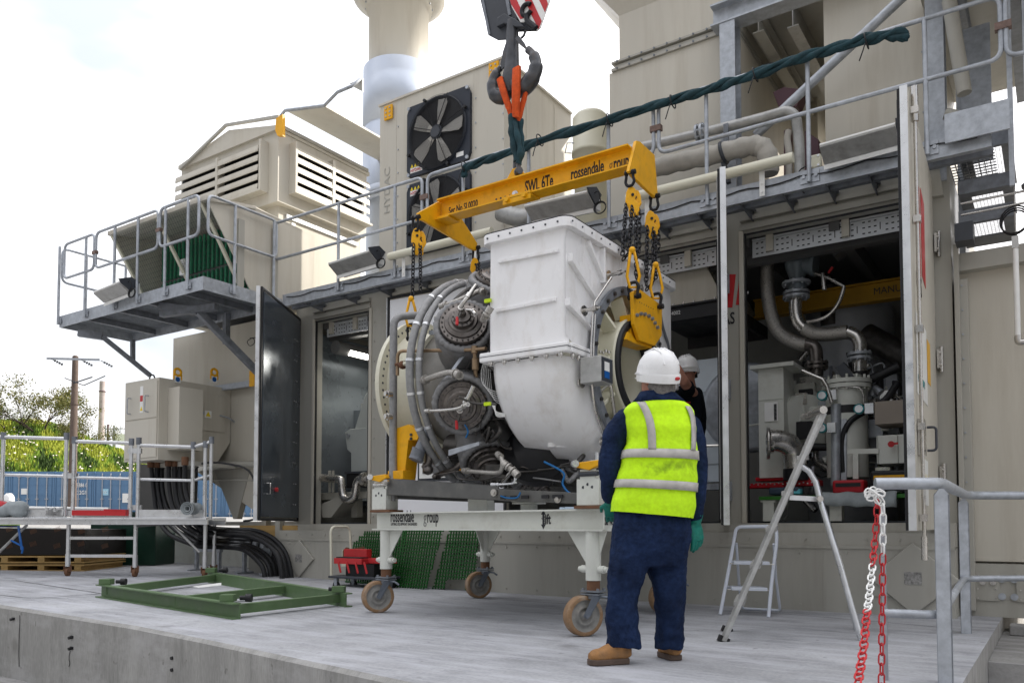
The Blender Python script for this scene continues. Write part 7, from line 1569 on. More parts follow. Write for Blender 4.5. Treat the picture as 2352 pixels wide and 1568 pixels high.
# ================================================================== TROLLEY
FL = V((-5.115, 5.51, 0)); FR = V((-2.793, 5.185, 0)); BL = V((-5.225, 7.21, 0)); BR = FR + BL - FL
TE = (FR - FL).normalized(); TN = (BL - FL).normalized(); TQ = V((-TE.y, TE.x, 0))
def trolley():
 t = thing('lifting_trolley', 'pale grey steel trolley frame on four tan castor wheels under the hanging engine', 'trolley', (FL + BR) / 2)
 z0, z1 = .755, .915; zc = (z0 + z1) / 2; z = ZA
 a = FL - TE * .13; b = FR + TE * .13
 m = MB()
 for p, q in ((a - TN * .0, b - TN * .0), (BL - TE * .13, BR + TE * .13)): m.ibeam(p + z * zc, q + z * zc, z1 - z0, .13, .012)
 for p, q in ((FL, BL), (FR, BR)): m.ibeam(p + z * zc + TN * .07, q + z * zc - TN * .07, (z1 - z0) - .004, .12, .012)
 # boxed web faces at the right end
 m.prism([b - TN * .065 + z * (z0 + .012), b + TN * .065 + z * (z0 + .012), b + TN * .065 + z * (z1 - .012), b - TN * .065 + z * (z1 - .012)], -TE * .01)
 m.bar(FR + TE * .06 + TN * .07 + z * zc, BR + TE * .06 - TN * .07 + z * zc, .01, z1 - z0 - .03)
 fr = m.obj('frame', M['trolley'], t)
 web = -TN * .0065
 def tx(s, px, py, size, mm=None, **k):
  D = P(px, py, d=1) - V((0, 0, EYE)); n = TQ; o = V((0, 0, EYE)); k_ = (FL - TQ * .007 - o).dot(n) / D.dot(n); q = o + D * k_; return text(s, q, TE, ZA, size, mm or M['text'], fr, **k)
 tx('rossendale', 897, 1198, .15, sx=.50, bold=.008); tx('LIFTING EQUIPMENT ENGINEERS', 898, 1206, .034, sx=.72); tx('g', 973, 1200, .15, mat('pale_lettering', (.25, .25, .24), .5), sx=.6); tx('roup', 981, 1199, .15, sx=.50, bold=.008)
 tx('ift', 1252, 1202, .105, sx=.66, bold=.02)
 D_ = tx('safe', 1242, 1204, .06, sx=.8)
 me = D_.data; c0 = None
 cs = [v.co.copy() for v in me.vertices]; off = OFF[fr.name];
 o = min(cs, key=lambda c: c.dot(TE)); base = V((o.x, o.y, min(c.z for c in cs)))
 for v in me.vertices:
  d = v.co - base; u = d.dot(TE); w = d.z; v.co = base + TE * (.05 - w) + ZA * u - TQ * .0005
 m = MB(); D = P(1248, 1190, d=1) - V((0, 0, EYE)); o = V((0, 0, EYE)); q = o + D * ((FL - TQ * .0075 - o).dot(TQ) / D.dot(TQ)); nn = -TQ * .002
 m.prism([q + TE * -.008 + z * .03, q + TE * -.008 - z * .045, q + TE * .008 - z * .045, q + TE * .008 + z * .03], nn); m.prism([q + TE * -.022 + z * .03, q + TE * .022 + z * .03, q + z * .065], nn); m.prism([q + TE * -.022 - z * .045, q + TE * .022 - z * .045, q - z * .08], nn); m.obj('arrow', M['text'], fr)
 text('Ser No', b - TN * .058 + z * .80, TN, ZA, .085, M['text'], fr, sx=.62, bold=.016, lift=.003)
 for i, (p, sx_) in enumerate(((FL, 1), (FR, -1), (BL, 1), (BR, -1))):
  m = MB(); m.cyl(p + z * (z0 - .001), p + z * .40, .056, n=24)
  for s in (-1, 1): m.cyl(p + TE * s * .05 + z * .48, p + TE * s * .10 + z * .48, .028, n=12); m.cyl(p + TE * s * .10 + z * .48, p + TE * s * .125 + z * .48, .022, n=6)
  lg = m.obj('leg', M['trolley'], t)
  m = MB(); m.cyl(p + z * .399, p + z * .33, .048, n=20); m.obj('inner_tube', M['brown'], lg)
  g = MB(); d = TE * sx_; g.prism([p + d * .05 + z * (z0 - .002) - TN * .006, p + d * .23 + z * (z0 - .002) - TN * .006, p + d * .05 + z * (z0 - .25) - TN * .006], TN * .012); e = TN if i < 2 else -TN; g.prism([p + e * .05 + z * (z0 - .002) - TE * .006, p + e * .20 + z * (z0 - .002) - TE * .006, p + e * .05 + z * (z0 - .25) - TE * .006], TE * .012)
  if i in (1, 2, 3): d = -d; g.prism([p + d * .05 + z * (z0 - .002) - TN * .006, p + d * .12 + z * (z0 - .002) - TN * .006, p + d * .05 + z * (z0 - .2) - TN * .006], TN * .012)
  g.obj('gusset', M['trolley'], t)
  n = (-_f0 + _r * .45).normalized(); s = V((-n.y, n.x, 0)); c = p - _r * .075 + z * .147
  m = MB(); m.bx(p.x - .075, p.x + .075, p.y - .06, p.y + .06, .318, .33); m.bx(p.x - .075, p.x + .075, p.y - .06, p.y + .06, .298, .308); m.cyl(p + z * .3, p + z * .27, .05, n=16)
  for dx in (-.06, .06):
   for dy in (-.045, .045): m.cyl(p + V((dx, dy, .33)), p + V((dx, dy, .345)), .012, n=6)
  ca = m.obj('castor_plate', M['galv_dark'], t)
  m = MB()
  for sg in (1, -1):
   k = n * sg * .052; m.prism([p + k + s * -.035 + z * .298, p + k + s * .035 + z * .298, c + k + s * .028, c + k + s * .0 - z * .02, c + k - s * .028], n * sg * .006)
  m.bar(p + z * .28 - n * .055, p + z * .28 + n * .055, .07, .01); m.cyl(c - n * .068, c + n * .068, .014, n=8); m.tube([p + z * .29 + n * .03, p + z * .285 + n * .08 + _r * .06, p + z * .26 + n * .1 + _r * .09], .01, 6); m.obj('fork', mat('castor_zinc', (.16, .18, .21), .4, metal=.5, var=.2) if i == 0 else bpy.data.materials['castor_zinc'], ca)
  m = MB(); r = .145; m.lathe(c, n, [(-.04, r - .03), (-.042, r - .006), (-.036, r), (.036, r), (.042, r - .006), (.04, r - .03)], 40); wh = m.obj('wheel', M['tyre'], t)
  m = MB()
  for sg in (1, -1): m.lathe(c, n * sg, [(.0395, r - .006), (.0395, r - .03), (.03, r - .035), (.028, .075), (.038, .07), (.038, .055), (.026, .05), (.026, .032), (.045, .03), (.045, 0)], 36)
  m.obj('rim', M['wheelg'], wh)
trolley()
def stillage():
 z = ZA
 for (p, lb, gx) in ((FL, 'front left', 0), (FR, 'front right', 1), (BL, 'rear left', 2), (BR, 'rear right', 3)):
  t = thing('engine_stand', {0: 'cream corner stand with yellow clamp at the left end of the trolley', 1: 'cream corner stand with yellow clamp beside the man in the yellow vest', 2: 'cream corner stand at the back of the trolley under the burner cans', 3: 'cream corner stand at the far back of the trolley behind the man'}[gx], 'stand', p + z * .916, 'cream corner stands on the trolley')
  o = p + TE * (-.02 if gx in (0, 2) else .0)
  m = MB(); a = o - TE * .10 - TN * .09; m.prism([a + z * .94, a + TE * .20 + z * .94, a + TE * .20 + z * 1.13, a + TE * .17 + z * 1.13, a + TE * .17 + z * 1.20, a + TE * .03 + z * 1.20, a + TE * .03 + z * 1.13, a + z * 1.13], TN * .016); m.prism([a + TN * .16 + z * .94, a + TN * .16 + TE * .2 + z * .94, a + TN * .16 + TE * .2 + z * 1.2, a + TN * .16 + z * 1.2], TN * .016); m.prism([a + TE * .185 + TN * .017 + z * .94, a + TE * .185 + TN * .159 + z * .94, a + TE * .185 + TN * .159 + z * 1.12, a + TE * .185 + TN * .017 + z * 1.12], TE * .015); st = m.obj('bracket', M['trolley'], t, bevel=.003)
  m = MB()
  for k, dz in ((.06, 0), (.10, .02), (.14, 0)): q = a + TE * k + z * (1.07 + dz) - TN * .0005; m.cyl(q, q - TN * .001, .011, n=10)
  m.obj('hole', M['dark'], st)
  m = MB(); m.prism([a - TE * .02 - TN * .01 + z * .917, a + TE * .26 - TN * .01 + z * .917, a + TE * .26 - TN * .01 + z * .938, a - TE * .02 - TN * .01 + z * .938], TN * .2); m.obj('packer', M['brown'], t)
  if gx in (0, 1):
   m = MB(); m.cyl(a + TE * .03 + z * 1.165 - TN * .0, a + TE * .19 + z * 1.165, .018, n=12); m.obj('pin', M['steel'] if gx == 0 else M['dark'], t)
   m = MB(); y0 = a - TN * .02; m.prism([y0 + z * 1.215 + TE * .0, y0 + z * 1.19 + TE * .12, y0 + z * 1.225 + TE * .22, y0 + z * 1.26 + TE * .2, y0 + z * 1.25 + TE * .03], TN * .06); m.obj('clamp_arm', M['yellow'], t, bevel=.006)
   m = MB(); m.cyl(y0 + z * 1.24 - TE * .005 - TN * .01, y0 + z * 1.24 + TE * .02 - TN * .03, .026, n=14); m.obj('clamp_knob', M['alu'], t)
 t = thing('stillage_frame', 'dark grey steel channel frame lying across the trolley stands', 'frame', (-4.2, 5.7, 1.1))
 gm = mat('grey_channel_steel', (.125, .125, .12), .5, metal=.3, var=.2, scale=6, dirt=(.2, .18, .15), dirt_amt=.4, dirt_scale=6)
 m = MB(); a0 = P(889, 1098, Y=5.42); a1 = P(889, 1136, Y=5.42); b0 = P(1144, 1114, Y=5.40); b1 = P(1144, 1149, Y=5.40); m.prism([a1, b1, b0, a0], (0, .02, 0)); m.prism([a0, b0, b0 + V((0, .08, 0)), a0 + V((0, .08, 0))], (0, 0, -.012)); m.prism([a1, b1, b1 + V((0, .08, 0)), a1 + V((0, .08, 0))], (0, 0, .012))
 c0 = P(1330, 1131, Y=5.38); c1 = P(1330, 1157, Y=5.38); m.prism([b1 + V((.005, -.01, 0)), c1, c0, b0 + V((.005, -.01, -.03))], (0, .02, 0)); m.prism([b0 + V((0, -.01, -.03)), c0, c0 + V((0, .14, 0)), b0 + V((0, .14, -.03))], (0, 0, -.01))
 m.bar((a0.x, 5.5, 1.10), (a0.x + .1, 7.2, 1.10), .1, .12); m.bar((-3.0, 5.4, 1.0), (-3.05, 7.0, 1.0), .1, .1); m.bar((-5.1, 7.1, 1.12), (-3.0, 6.95, 1.12), .06, .14)
 f = m.obj('channel', gm, t, bevel=.003)
 m = MB()
 for px, w_ in ((1155, 8), (1178, 10), (1203, 14), (1250, 12), (1275, 20)): a = P(px, 1142 - (px - 1155) * .02, Y=5.365); m.bx(a.x - .02, a.x + w_ * .0035, 5.355, 5.369, a.z - .014, a.z + .014)
 m.obj('slot', M['black'], f)
 m = MB()
 for px, py in ((890, 1108), (1138, 1131), (1285, 1146)): c = P(px, py, Y=5.40); m.cyl(c, c + V((0, -.03, 0)), .03, n=14); m.cyl(c, c + V((0, -.045, 0)), .018, n=6)
 m.obj('bolt', M['steel'], f)
 # packers between the frame and trolley
 m = MB()
 for px in (1100, 1122): a = P(px, 1160, Y=5.6); m.bx(a.x - .08, a.x + .02, 5.55, 5.65, .917, 1.03)
 a = P(1215, 1165, Y=5.6); m.cyl((a.x, 5.6, .917), (a.x, 5.6, .97), .07, n=20); m.cyl((a.x, 5.6, .972), (a.x, 5.6, .985), .14, n=24); m.cyl((a.x, 5.6, .99), (a.x, 5.6, 1.0), .15, n=24); m.obj('pedestal', M['trolley'], t)
 # yellow support columns
 for (pts, y, dpt, lb) in ((((897, 1095), (905, 985), (938, 974), (965, 992), (958, 1010), (938, 1010), (928, 1100), (932, 1102), (898, 1102)), 5.52, .16, 'yellow support bracket carrying the left end of the engine'), (((1040, 1040), (1070, 1052), (1076, 1105), (1046, 1106), (1038, 1060)), 6.6, .16, 'yellow support bracket behind the lower hose loop')):
  t = thing('support_bracket', lb, 'bracket', P(pts[0][0], pts[0][1], Y=y), 'yellow support brackets under the engine'); m = MB(); m.prism([P(*q, Y=y) for q in pts], (0, dpt, 0)); o = m.obj('bracket', M['yellow'], t, bevel=.008)
  m = MB(); a = P(pts[0][0] - 3, 1094, Y=y - .03); b = P(pts[0][0] + 32, 1094, Y=y - .03); m.bx(a.x, b.x, y - .05, y + .1, a.z - .03, a.z + .05); m.obj('foot', M['yellow'], t, bevel=.004)
  m = MB()
  for q in ((.2, .2), (.5, .3)): c = P(945 if y < 6 else 1060, 992 + q[0] * 30 if y < 6 else 1060, Y=y); m.cyl(c, c + V((0, -.012, 0)), .014, n=6)
  m.obj('bolt', M['darkmetal'], o)
 # spanner lying on the trolley
 t = thing('spanner', 'pale blue combination spanner lying on the trolley beam', 'spanner', P(1300, 1166, Y=5.25)); a = P(1293, 1165, Y=5.22); m = MB(); m.cyl((a.x, 5.22, .917), (a.x, 5.22, .932), .026, n=14); m.prism([(a.x + .02, 5.21, .918), (a.x + .22, 5.205, .918), (a.x + .22, 5.225, .918), (a.x + .02, 5.235, .918)], (0, 0, .016)); m.obj('spanner', mat('pale_blue_steel', (.45, .55, .68), .35, metal=.3), t)
stillage()
# ================================================================== PROPS ON THE SLAB
def Q(px, py, d): return P(px, py, d=d)
def tubes(m, runs, r, n=8, mi=0):
 for a in runs: m.tube(a, r, n, mi=mi)
def scaffold():
 d = 11.2; t = thing('scaffold_platform', 'low aluminium work platform on castors with guard rails at the left', 'scaffold', Q(240, 1310, d)); z = ZA; bk = _f0 * .55
 g = lambda px, py, o=0: Q(px, py, d) + (bk if o else V((0, 0, 0)))
 m = MB(); a, b = g(-160, 1196), g(486, 1200); b.z = a.z
 m.bar(a - _f0 * .14, b - _f0 * .14, .05, .10); m.bar(a - _f0 * .1 + z * .03, b - _f0 * .1 + z * .03, .2, .03); m.bar(a + bk, b + bk, .05, .10); m.bar(a + bk * .5 + z * .02, b + bk * .5 + z * .02, .5, .03); m.obj('deck', M['alu'], t, bevel=.004)
 for (x0, x1, yt, ym) in ((-130, 8, 1000, 1085), (8, 153, 1003, 1090), (171, 302, 1013, 1096), (319, 444, 1022, 1100)):
  m = MB(); a, b = g(x0, yt), g(x1, yt + 4); m.tube([a, b], .025, 10); c, e = g(x0, ym), g(x1, ym + 3); m.tube([c, e], .020, 8); m.obj('guard_rail', M['alu'], t)
 m = MB(); m.tube([g(444, 1026), g(486, 1014) ], .025, 8); m.tube([g(444, 1103), g(486, 1090)], .02, 8); m.obj('guard_rail', M['alu'], t)
 for px, yt in ((8, 1000), (153, 1001), (171, 1010), (302, 1014), (319, 1012), (444, 1022), (472, 1020), (486, 1010)):
  m = MB(); a = g(px, yt); m.cyl(a, V((a.x, a.y, g(px, 1190).z)), .026, n=10); m.obj('post', M['alu'], t); m = MB(); m.cyl(a - z * .05, a + z * .045, .036, n=10); m.obj('coupler', M['galv_dark'], t)
 m = MB()
 for px, y in ((162, 1092), (310, 1035), (310, 1165), (162, 1178)): a = g(px, y); m.bar(a - _r * .09, a + _r * .09, .05, .07, up=z)
 m.obj('clip', M['alu'], t)
 m = MB()
 for x0, x1 in ((-150, 150), (173, 300), (321, 470)): a, b = g(x0, 1180), g(x1, 1180); m.bar(a - _f0 * .04, b - _f0 * .04, .02, .12)
 m.obj('toe_board', M['alu'], t)
 for px, o in ((158, 0), (312, 0), (472, 0), (-130, 0), (459, 1)):
  a = g(px, 1200, o); zb = slab_z(a.x); m = MB(); m.cyl(a, (a.x, a.y, zb + .14), .028, n=10); m.cyl((a.x, a.y, zb + .30), (a.x, a.y, zb + .13), .034, n=10); m.obj('leg', M['alu'], t)
  m = MB(); n = _r; m.cyl(V((a.x, a.y, zb + .055)) - n * .02, V((a.x, a.y, zb + .055)) + n * .02, .055, n=16); m.bar(V((a.x, a.y, zb + .06)) - n * .03, V((a.x, a.y, zb + .15)) - n * .03, .01, .05); m.bar(V((a.x, a.y, zb + .06)) + n * .03, V((a.x, a.y, zb + .15)) + n * .03, .01, .05); m.obj('castor', M['brown'], t)
 for y in (1235, 1276):
  m = MB(); m.bar(g(158, y), g(312, y), .04, .04); m.obj('rung', M['alu'], t)
 m = MB(); m.tube([g(-10, 1275), g(62, 1205)], .02, 8); m.tube([g(398, 1206), g(458, 1268)], .018, 8); m.obj('brace', M['alu_dull'], t)
 # things lying on the deck
 dk = g(240, 1189).z + .005
 def on(px): a = g(px, 1189); return V((a.x, a.y, dk + .03)) - _f0 * .10
 t = thing('metal_strip', 'red painted metal channel lying on the scaffold deck', 'metal strip', on(220)); m = MB(); a, b = on(178), on(300); m.bar(a + z * .035, b + z * .03, .1, .07); m.bar(on(250) + z * .075, on(298) + z * .07, .1, .02); m.obj('channel', M['redpl'], t)
 t = thing('crumpled_foil', 'crumpled clear foil on the scaffold deck beside the red strip', 'foil', on(130)); m = MB()
 for i in range(16): a = on(112 + i * 2.2); m.prism([a, a + _r * .05, a + _r * .06 + z * random.uniform(.04, .12), a + z * random.uniform(.02, .12)], _f0 * .02)
 m.obj('sheet', M['alu'], t)
 t = thing('rolled_sheet', 'rolled pale plastic sheet at the right end of the scaffold deck', 'roll', on(449)); m = MB(); c = on(449) + z * .09
 for r in (.09, .07, .045): m.lathe(c - _f0 * .2, _f0, [(0, r), (0, r - .012), (.35, r - .012), (.35, r)], 20)
 m.obj('roll', M['lino'], t);
 for i, (px, lb, mm) in enumerate(((33, 'grey work bag slumped on the scaffold deck in front of the workers', 'lino'), (6, 'dark red bag at the far left of the scaffold deck', 'red'))):
  t = thing('work_bag', lb, 'bag', on(px)); m = MB(); rn = random.Random(i + 4)
  for k in range(9): m.ball(on(px + rn.uniform(-18, 18) * (1.4 - i)) + z * rn.uniform(.04, .13), (.12, .12, rn.uniform(.06, .1)), 10)
  o = m.obj('bag', M[mm], t); md = o.modifiers.new('rm', 'REMESH'); md.mode = 'VOXEL'; md.voxel_size = .02; md.use_smooth_shade = True
scaffold()
def left_stuff():
 d = 12.1; t = thing('panel_stack', 'stack of black film faced boards on a timber pallet under the scaffold', 'board stack', Q(90, 1310, d)); z = ZA
 a, b = Q(-190, 1316, d), Q(193, 1312, d); zs = .09; bk = _f0 * 1.3
 for k in range(2):
  m = MB(); z0 = zs + .02 + k * .125; a0, b0 = V((a.x, a.y, z0)), V((b.x, b.y, z0));
  m.prism([a0, b0, b0 + z * .022, a0 + z * .022], bk); m.prism([a0 + z * .085, b0 + z * .085, b0 + z * .11, a0 + z * .11], bk)
  for q in (.02, .3, .5, .72, .94): c = a0.lerp(b0, q); m.prism([c, c + _r * .1, c + _r * .1 + z * .09, c + z * .09], bk)
  m.obj('pallet', M['wood'], t)
 m = MB(); z0 = zs + .27; a0, b0 = V((a.x, a.y, z0)), V((b.x - .0, b.y, z0)) - _r * .0; zt = Q(0, 1206, d).z
 m.prism([a0, b0, V((b0.x, b0.y, zt - .06)), V((a0.x, a0.y, zt - .02))], bk); st = m.obj('board', M['film'], t)
 for i in range(14):
  c = a0 + _r * (.6 + (i % 7) * .36) + z * (.1 + .22 * (i // 7) + .03 * (i % 2)); text('||||||', c - _f0 * .002, (_r + z * .35), (z - _r * .35), .075, M['brown'], st, name='stamp', sx=.9)
 t = thing('green_cabinet', 'very dark green metal cabinet behind the scaffold ladder', 'cabinet', Q(290, 1295, 13.6)); a, b = Q(206, 1290, 13.6), Q(356, 1290, 13.6); m = MB()
 m.prism([V((a.x, a.y, .13)), V((b.x, b.y, .13)), V((b.x, b.y, 1.0)), V((a.x, a.y, 1.0))], _f0 * .8); m.obj('body', M['green_dk'], t, bevel=.01); m = MB(); m.prism([V((a.x, a.y, 1.001)) - _r * .6, V((b.x, b.y, 1.001)), V((b.x, b.y, 1.03)), V((a.x, a.y, 1.03)) - _r * .6], _f0 * .8); m.obj('lid', M['green_dk'], t)
 t = thing('grab_pole', 'long pale pole lying level behind the scaffold rails', 'pole', Q(150, 1168, 13)); m = MB(); m.tube([Q(38, 1166, 13), Q(250, 1169, 13)], .03, 8); m.obj('pole', M['whitepl'], t)
 t = thing('strap', 'blue ratchet strap with rope hanging from the scaffold brace', 'strap', Q(40, 1220, 11)); m = MB(); m.bar(Q(42, 1206, 11.1), Q(50, 1262, 11.1), .05, .01); m.tube(smooth_path([Q(25, 1240, 11.1), Q(40, 1248, 11.1), Q(52, 1256, 11.1), Q(50, 1270, 11.1)], 4), .012, 6); m.obj('webbing', M['bluepl'], t)
left_stuff()
def green_frame():
 t = thing('transport_cradle', 'flat green steel frame with black bolts lying on the concrete slab', 'frame', S(500, 1375)); z = ZA
 A, B, D, C = S(234, 1370), S(551, 1421), S(478, 1337), S(795, 1394); hh = .135
 up = lambda p, h: p + z * h
 m = MB()
 for a, b, s in ((A, B, 1), (D, C, -1)):
  m.bar(up(a, hh / 2), up(b, hh / 2), .012, hh - .02); n = (b - a).cross(z).normalized() * -s
  for h in (.006, hh - .006): m.bar(up(a, h) + n * .03 * -1, up(b, h) + n * .03 * -1, .075, .012)
 fr = m.obj('side_channel', M['green'], t)
 for q, q2 in ((.06, .06), (.60, .62), (.965, .955)):
  m = MB(); a, b = A.lerp(B, q), D.lerp(C, q2); m.bar(up(a, .075), up(b, .075), .07, .08); m.obj('cross_member', M['green'], t)
 for p, o in ((A.lerp(B, .04), .1), (A.lerp(B, .93), .1), (D.lerp(C, .03), .1), (D.lerp(C, .96), -.1)):
  m = MB(); m.bar(up(p, hh + .03) - _r * .06, up(p, hh + .03) + _r * .06, .1, .06); m.obj('block', M['green'], t, bevel=.004); m = MB(); c = up(p, hh + .03) + _r * o; m.cyl(c, c + _r * .09, .02, n=10); m.cyl(c + _r * .05, c + _r * .10, .035, n=12); m.obj('bolt', M['black'], t)
 t = thing('paper_sheet', 'white paper sheet lying in the green frame', 'paper', S(470, 1368)); m = MB(); p = [S(442, 1372), S(480, 1366), S(508, 1362), S(508, 1369), S(455, 1375)]; m.prism([up(q, .116) for q in p], (0, 0, .003)); m.obj('sheet', M['whitepl'], t)
green_frame()
def hand_trolley():
 Y = 7.35; g = lambda px, py, dy=0: P(px, py, Y=Y + dy); a, b = g(780, 1331), g(895, 1340); zz = .17; b.z = a.z = zz; t = thing('hand_trolley', 'small folding platform trolley with cream handle in front of the skirt', 'hand trolley', a)
 m = MB(); m.bx(a.x, b.x, Y - .2, Y + .2, zz - .03, zz); m.obj('deck', M['dark'], t, bevel=.008)
 m = MB(); xl, xr = g(776, 1300).x, g(838, 1300).x; zt = g(800, 1209).z; m.tube(round_path([(a.x + .04, Y - .18, zz), (a.x + .01, Y - .17, zt), (a.x + .0, Y + .17, zt), (a.x + .04, Y + .18, zz)], .08), .017, 10); m.obj('handle', M['cream'], t)
 for x in (a.x + .1, b.x - .1):
  for y in (-.15, .15): m = MB(); m.cyl((x, Y + y - .015, .05), (x, Y + y + .015, .05), .05, n=16); m.cyl((x, Y + y - .017, .05), (x, Y + y + .017, .05), .02, n=10, mi=1); m.bar((x, Y + y, .06), (x, Y + y, .14), .05, .04, mi=1); m.obj('castor', [M['black'], M['galv']], t)
 t = thing('toolbox', 'red cantilever toolbox open on the small trolley', 'toolbox', (a.x + .4, Y, zz)); m = MB(); x0, x1 = a.x + .06, b.x - .02
 m.bx(x0 + .15, x1 - .15, Y - .1, Y + .1, zz, zz + .15); m.obj('base', M['black'], t)
 m = MB(); m.bx(x0, x1 - .3, Y - .16, Y + .0, zz + .15, zz + .22); m.bx(x1 - .38, x1, Y - .05, Y + .15, zz + .16, zz + .22); m.bx(x0, x0 + .4, Y + .01, Y + .1, zz + .22, zz + .33)
 for k in range(4): m.bar((x0 + .08 + k * .15, Y - .165, zz + .18), (x0 + .13 + k * .15, Y - .165, zz + .04), .01, .03)
 m.obj('tray', M['redpl'], t, bevel=.004); m = MB(); m.bx(x0 + .03, x1 - .33, Y - .15, Y - .01, zz + .221, zz + .235); m.obj('tray_liner', M['black'], t)
 t = thing('torn_board', 'torn brown hardboard panel leaning inside the trolley handle', 'board', (a.x + .2, Y + .2, zz)); m = MB(); m.prism([g(787, 1284, .2), g(787, 1264, .2), g(795, 1256, .2), g(812, 1259, .2), g(836, 1254, .2), g(838, 1278, .2), g(826, 1280, .2), g(812, 1284, .2)], (0, .01, 0)); m.obj('board', M['brown'], t); m = MB(); m.prism([g(784, 1300, .215), g(786, 1262, .215), g(838, 1258, .215), g(840, 1300, .215)], (0, .01, 0)); m.obj('backing', M['cream'], t)
hand_trolley()
def gratings():
 def gr(poly, label, y0, y1):
  """moulded grating: square bars on a leaning plane, clipped to a polygon in (u,v)"""
  t = thing('floor_grating', label, 'grating', (poly[0][0], y0, 0), 'green moulded floor gratings leaning on the skirt'); H = .76; m = MB(); p = .042
  ys = lambda v: y0 + (y1 - y0) * v / H
  def span(fix, horiz):
   xs = []
   for (a, b) in zip(poly, poly[1:] + poly[:1]):
    pa, pb = (a[1], b[1]) if horiz else (a[0], b[0])
    if (pa - fix) * (pb - fix) < 0: k = (fix - pa) / (pb - pa); xs.append((a[0] + (b[0] - a[0]) * k) if horiz else (a[1] + (b[1] - a[1]) * k))
   xs.sort(); return list(zip(xs[::2], xs[1::2]))
  x0 = min(q[0] for q in poly); x1 = max(q[0] for q in poly)
  for x in frange(x0 + .004, x1, p):
   for a, b in span(x, False): m.bar((x, ys(a), a + .01), (x, ys(b), b + .01), .012, .018, up=V((0, -1, 0)))
  for v in frange(.004, H, p):
   for a, b in span(v, True): m.bar((a, ys(v) , v + .01), (b, ys(v), v + .01), .016, .014)
  m.obj('grid', M['green_gr'], t)
 xx = lambda px, py: (P(px, py, Y=7.72).x, max(0, P(px, py, Y=7.72).z))
 gr([xx(797, 1326), xx(809, 1243), xx(818, 1243), xx(818, 1232), xx(827, 1232), xx(828, 1221), xx(925, 1220), xx(925, 1345), xx(800, 1338)], 'green grating with a stepped corner behind the small trolley', 7.66, 7.80)
 gr([xx(909, 1352), xx(928, 1219), xx(1017, 1219), xx(997, 1356)], 'largest green grating leaning in the middle', 7.56, 7.74)
 gr([xx(1000, 1353), xx(1021, 1219), xx(1094, 1219), xx(1094, 1356), xx(1075, 1356), xx(1075, 1332), xx(1030, 1332), xx(1028, 1353)], 'rightmost green grating with a cut out foot behind the rear castor', 7.66, 7.82)
gratings()
def ZR(x, y): return ((1700 + x / 2.735) / 1.08844, (1150 + y / 2.735) / 1.08844)
def ladders():
 pale = mat('pale_blue_white_enamel', (.66, .70, .78), .35, var=.04)
 t = thing('step_stool', 'small pale two step folding ladder standing by the skirt', 'step ladder', P(1700, 1400, z=0)); g = lambda x, y, d: P(*ZR(x, y), d=d)
 m = MB(); m.tube(round_path([g(275, 1052, 7.2), g(342, 700, 7.28), g(372, 530, 7.33), g(385, 455, 7.35), g(660, 450, 7.25), g(662, 560, 7.2), g(630, 800, 7.12), g(605, 1072, 7.02)], .12), .016, 10); m.obj('front_frame', pale, t)
 m = MB(); m.tube(round_path([g(385, 565, 7.35), g(405, 860, 7.5), g(425, 1012, 7.6), g(685, 1025, 7.5), g(655, 800, 7.4), g(642, 570, 7.22)], .03), .013, 8); m.obj('rear_frame', pale, t)
 for a, b in (((340, 708), (645, 716)), ((325, 885), (630, 895))):
  m = MB(); p, q = g(*a, 7.2), g(*b, 7.08); p.z = q.z; p, q = p.lerp(q, .1), p.lerp(q, .9); m.prism([p, q, q + _f0 * .2, p + _f0 * .2], (0, 0, .03)); m.obj('step', pale, t, bevel=.004); m = MB(); m.tube([g(a[0], a[1] - 4, 7.24), g(b[0], b[1] - 4, 7.1)], .005, 6); m.obj('rod', M['steel'], t)
 t = thing('trestle_ladder', 'tall aluminium A frame step ladder in front of the right opening', 'ladder', P(1800, 1470, z=0))
 def stile(a, b, w, d, mm=M['alu_dull'], nm='stile', up=None):
  m = MB(); m.bar(a, b, w, d, up=_f0); o = m.obj(nm, mm, t, bevel=.006); return o
 f1 = P(1660, 1472, z=0); tp = P(1888, 945, d=5.75); f2 = P(1668, 1449, z=0); tp2 = P(1893, 950, d=6.2)
 stile(f1, tp, .03, .075); stile(f2, tp2, .03, .06)
 for k in range(1, 6):
  m = MB(); q = k / 6.3; m.bar(f1.lerp(tp, q), f2.lerp(tp2, q), .07, .03); m.obj('tread', M['alu_dull'], t)
 for dy in (0, .4):
  m = MB(); kk = lambda a, b, d: P(a + dy * 5, b, d=d + dy); e = P(1978, 1470, z=0) if dy == 0 else P(1968, 1446, z=0); pts = [kk(1838, 1068, 5.85), kk(1858, 1082, 5.85), kk(1873, 1106, 5.85), kk(1884, 1150, 5.8), kk(1930, 1300, 5.7), e]; m.tube(pts, .021, 8); m.obj('rear_leg', M['alu'], t)
 m = MB(); m.bar(P(1812, 1142, d=5.8), P(1884, 1146, d=5.8), .03, .035); m.obj('spreader_bar', M['alu'], t)
 m = MB(); c = P(1888, 942, d=5.72); m.cyl(c - _f0 * .03, c + _f0 * .35, .028, n=12); c = P(1882, 1145, d=5.75); m.cyl(c - _f0 * .02, c + _f0 * .01, .022, n=12); m.obj('hinge_bolt', M['steel'], t)
 for f in (f1, f2): m = MB(); m.bar(f + (tp - f1).normalized() * -.01 + V((0, 0, .0)), f + (tp - f1).normalized() * .035, .075, .04, up=_f0); m.obj('rubber_foot', M['black'], t)
ladders()
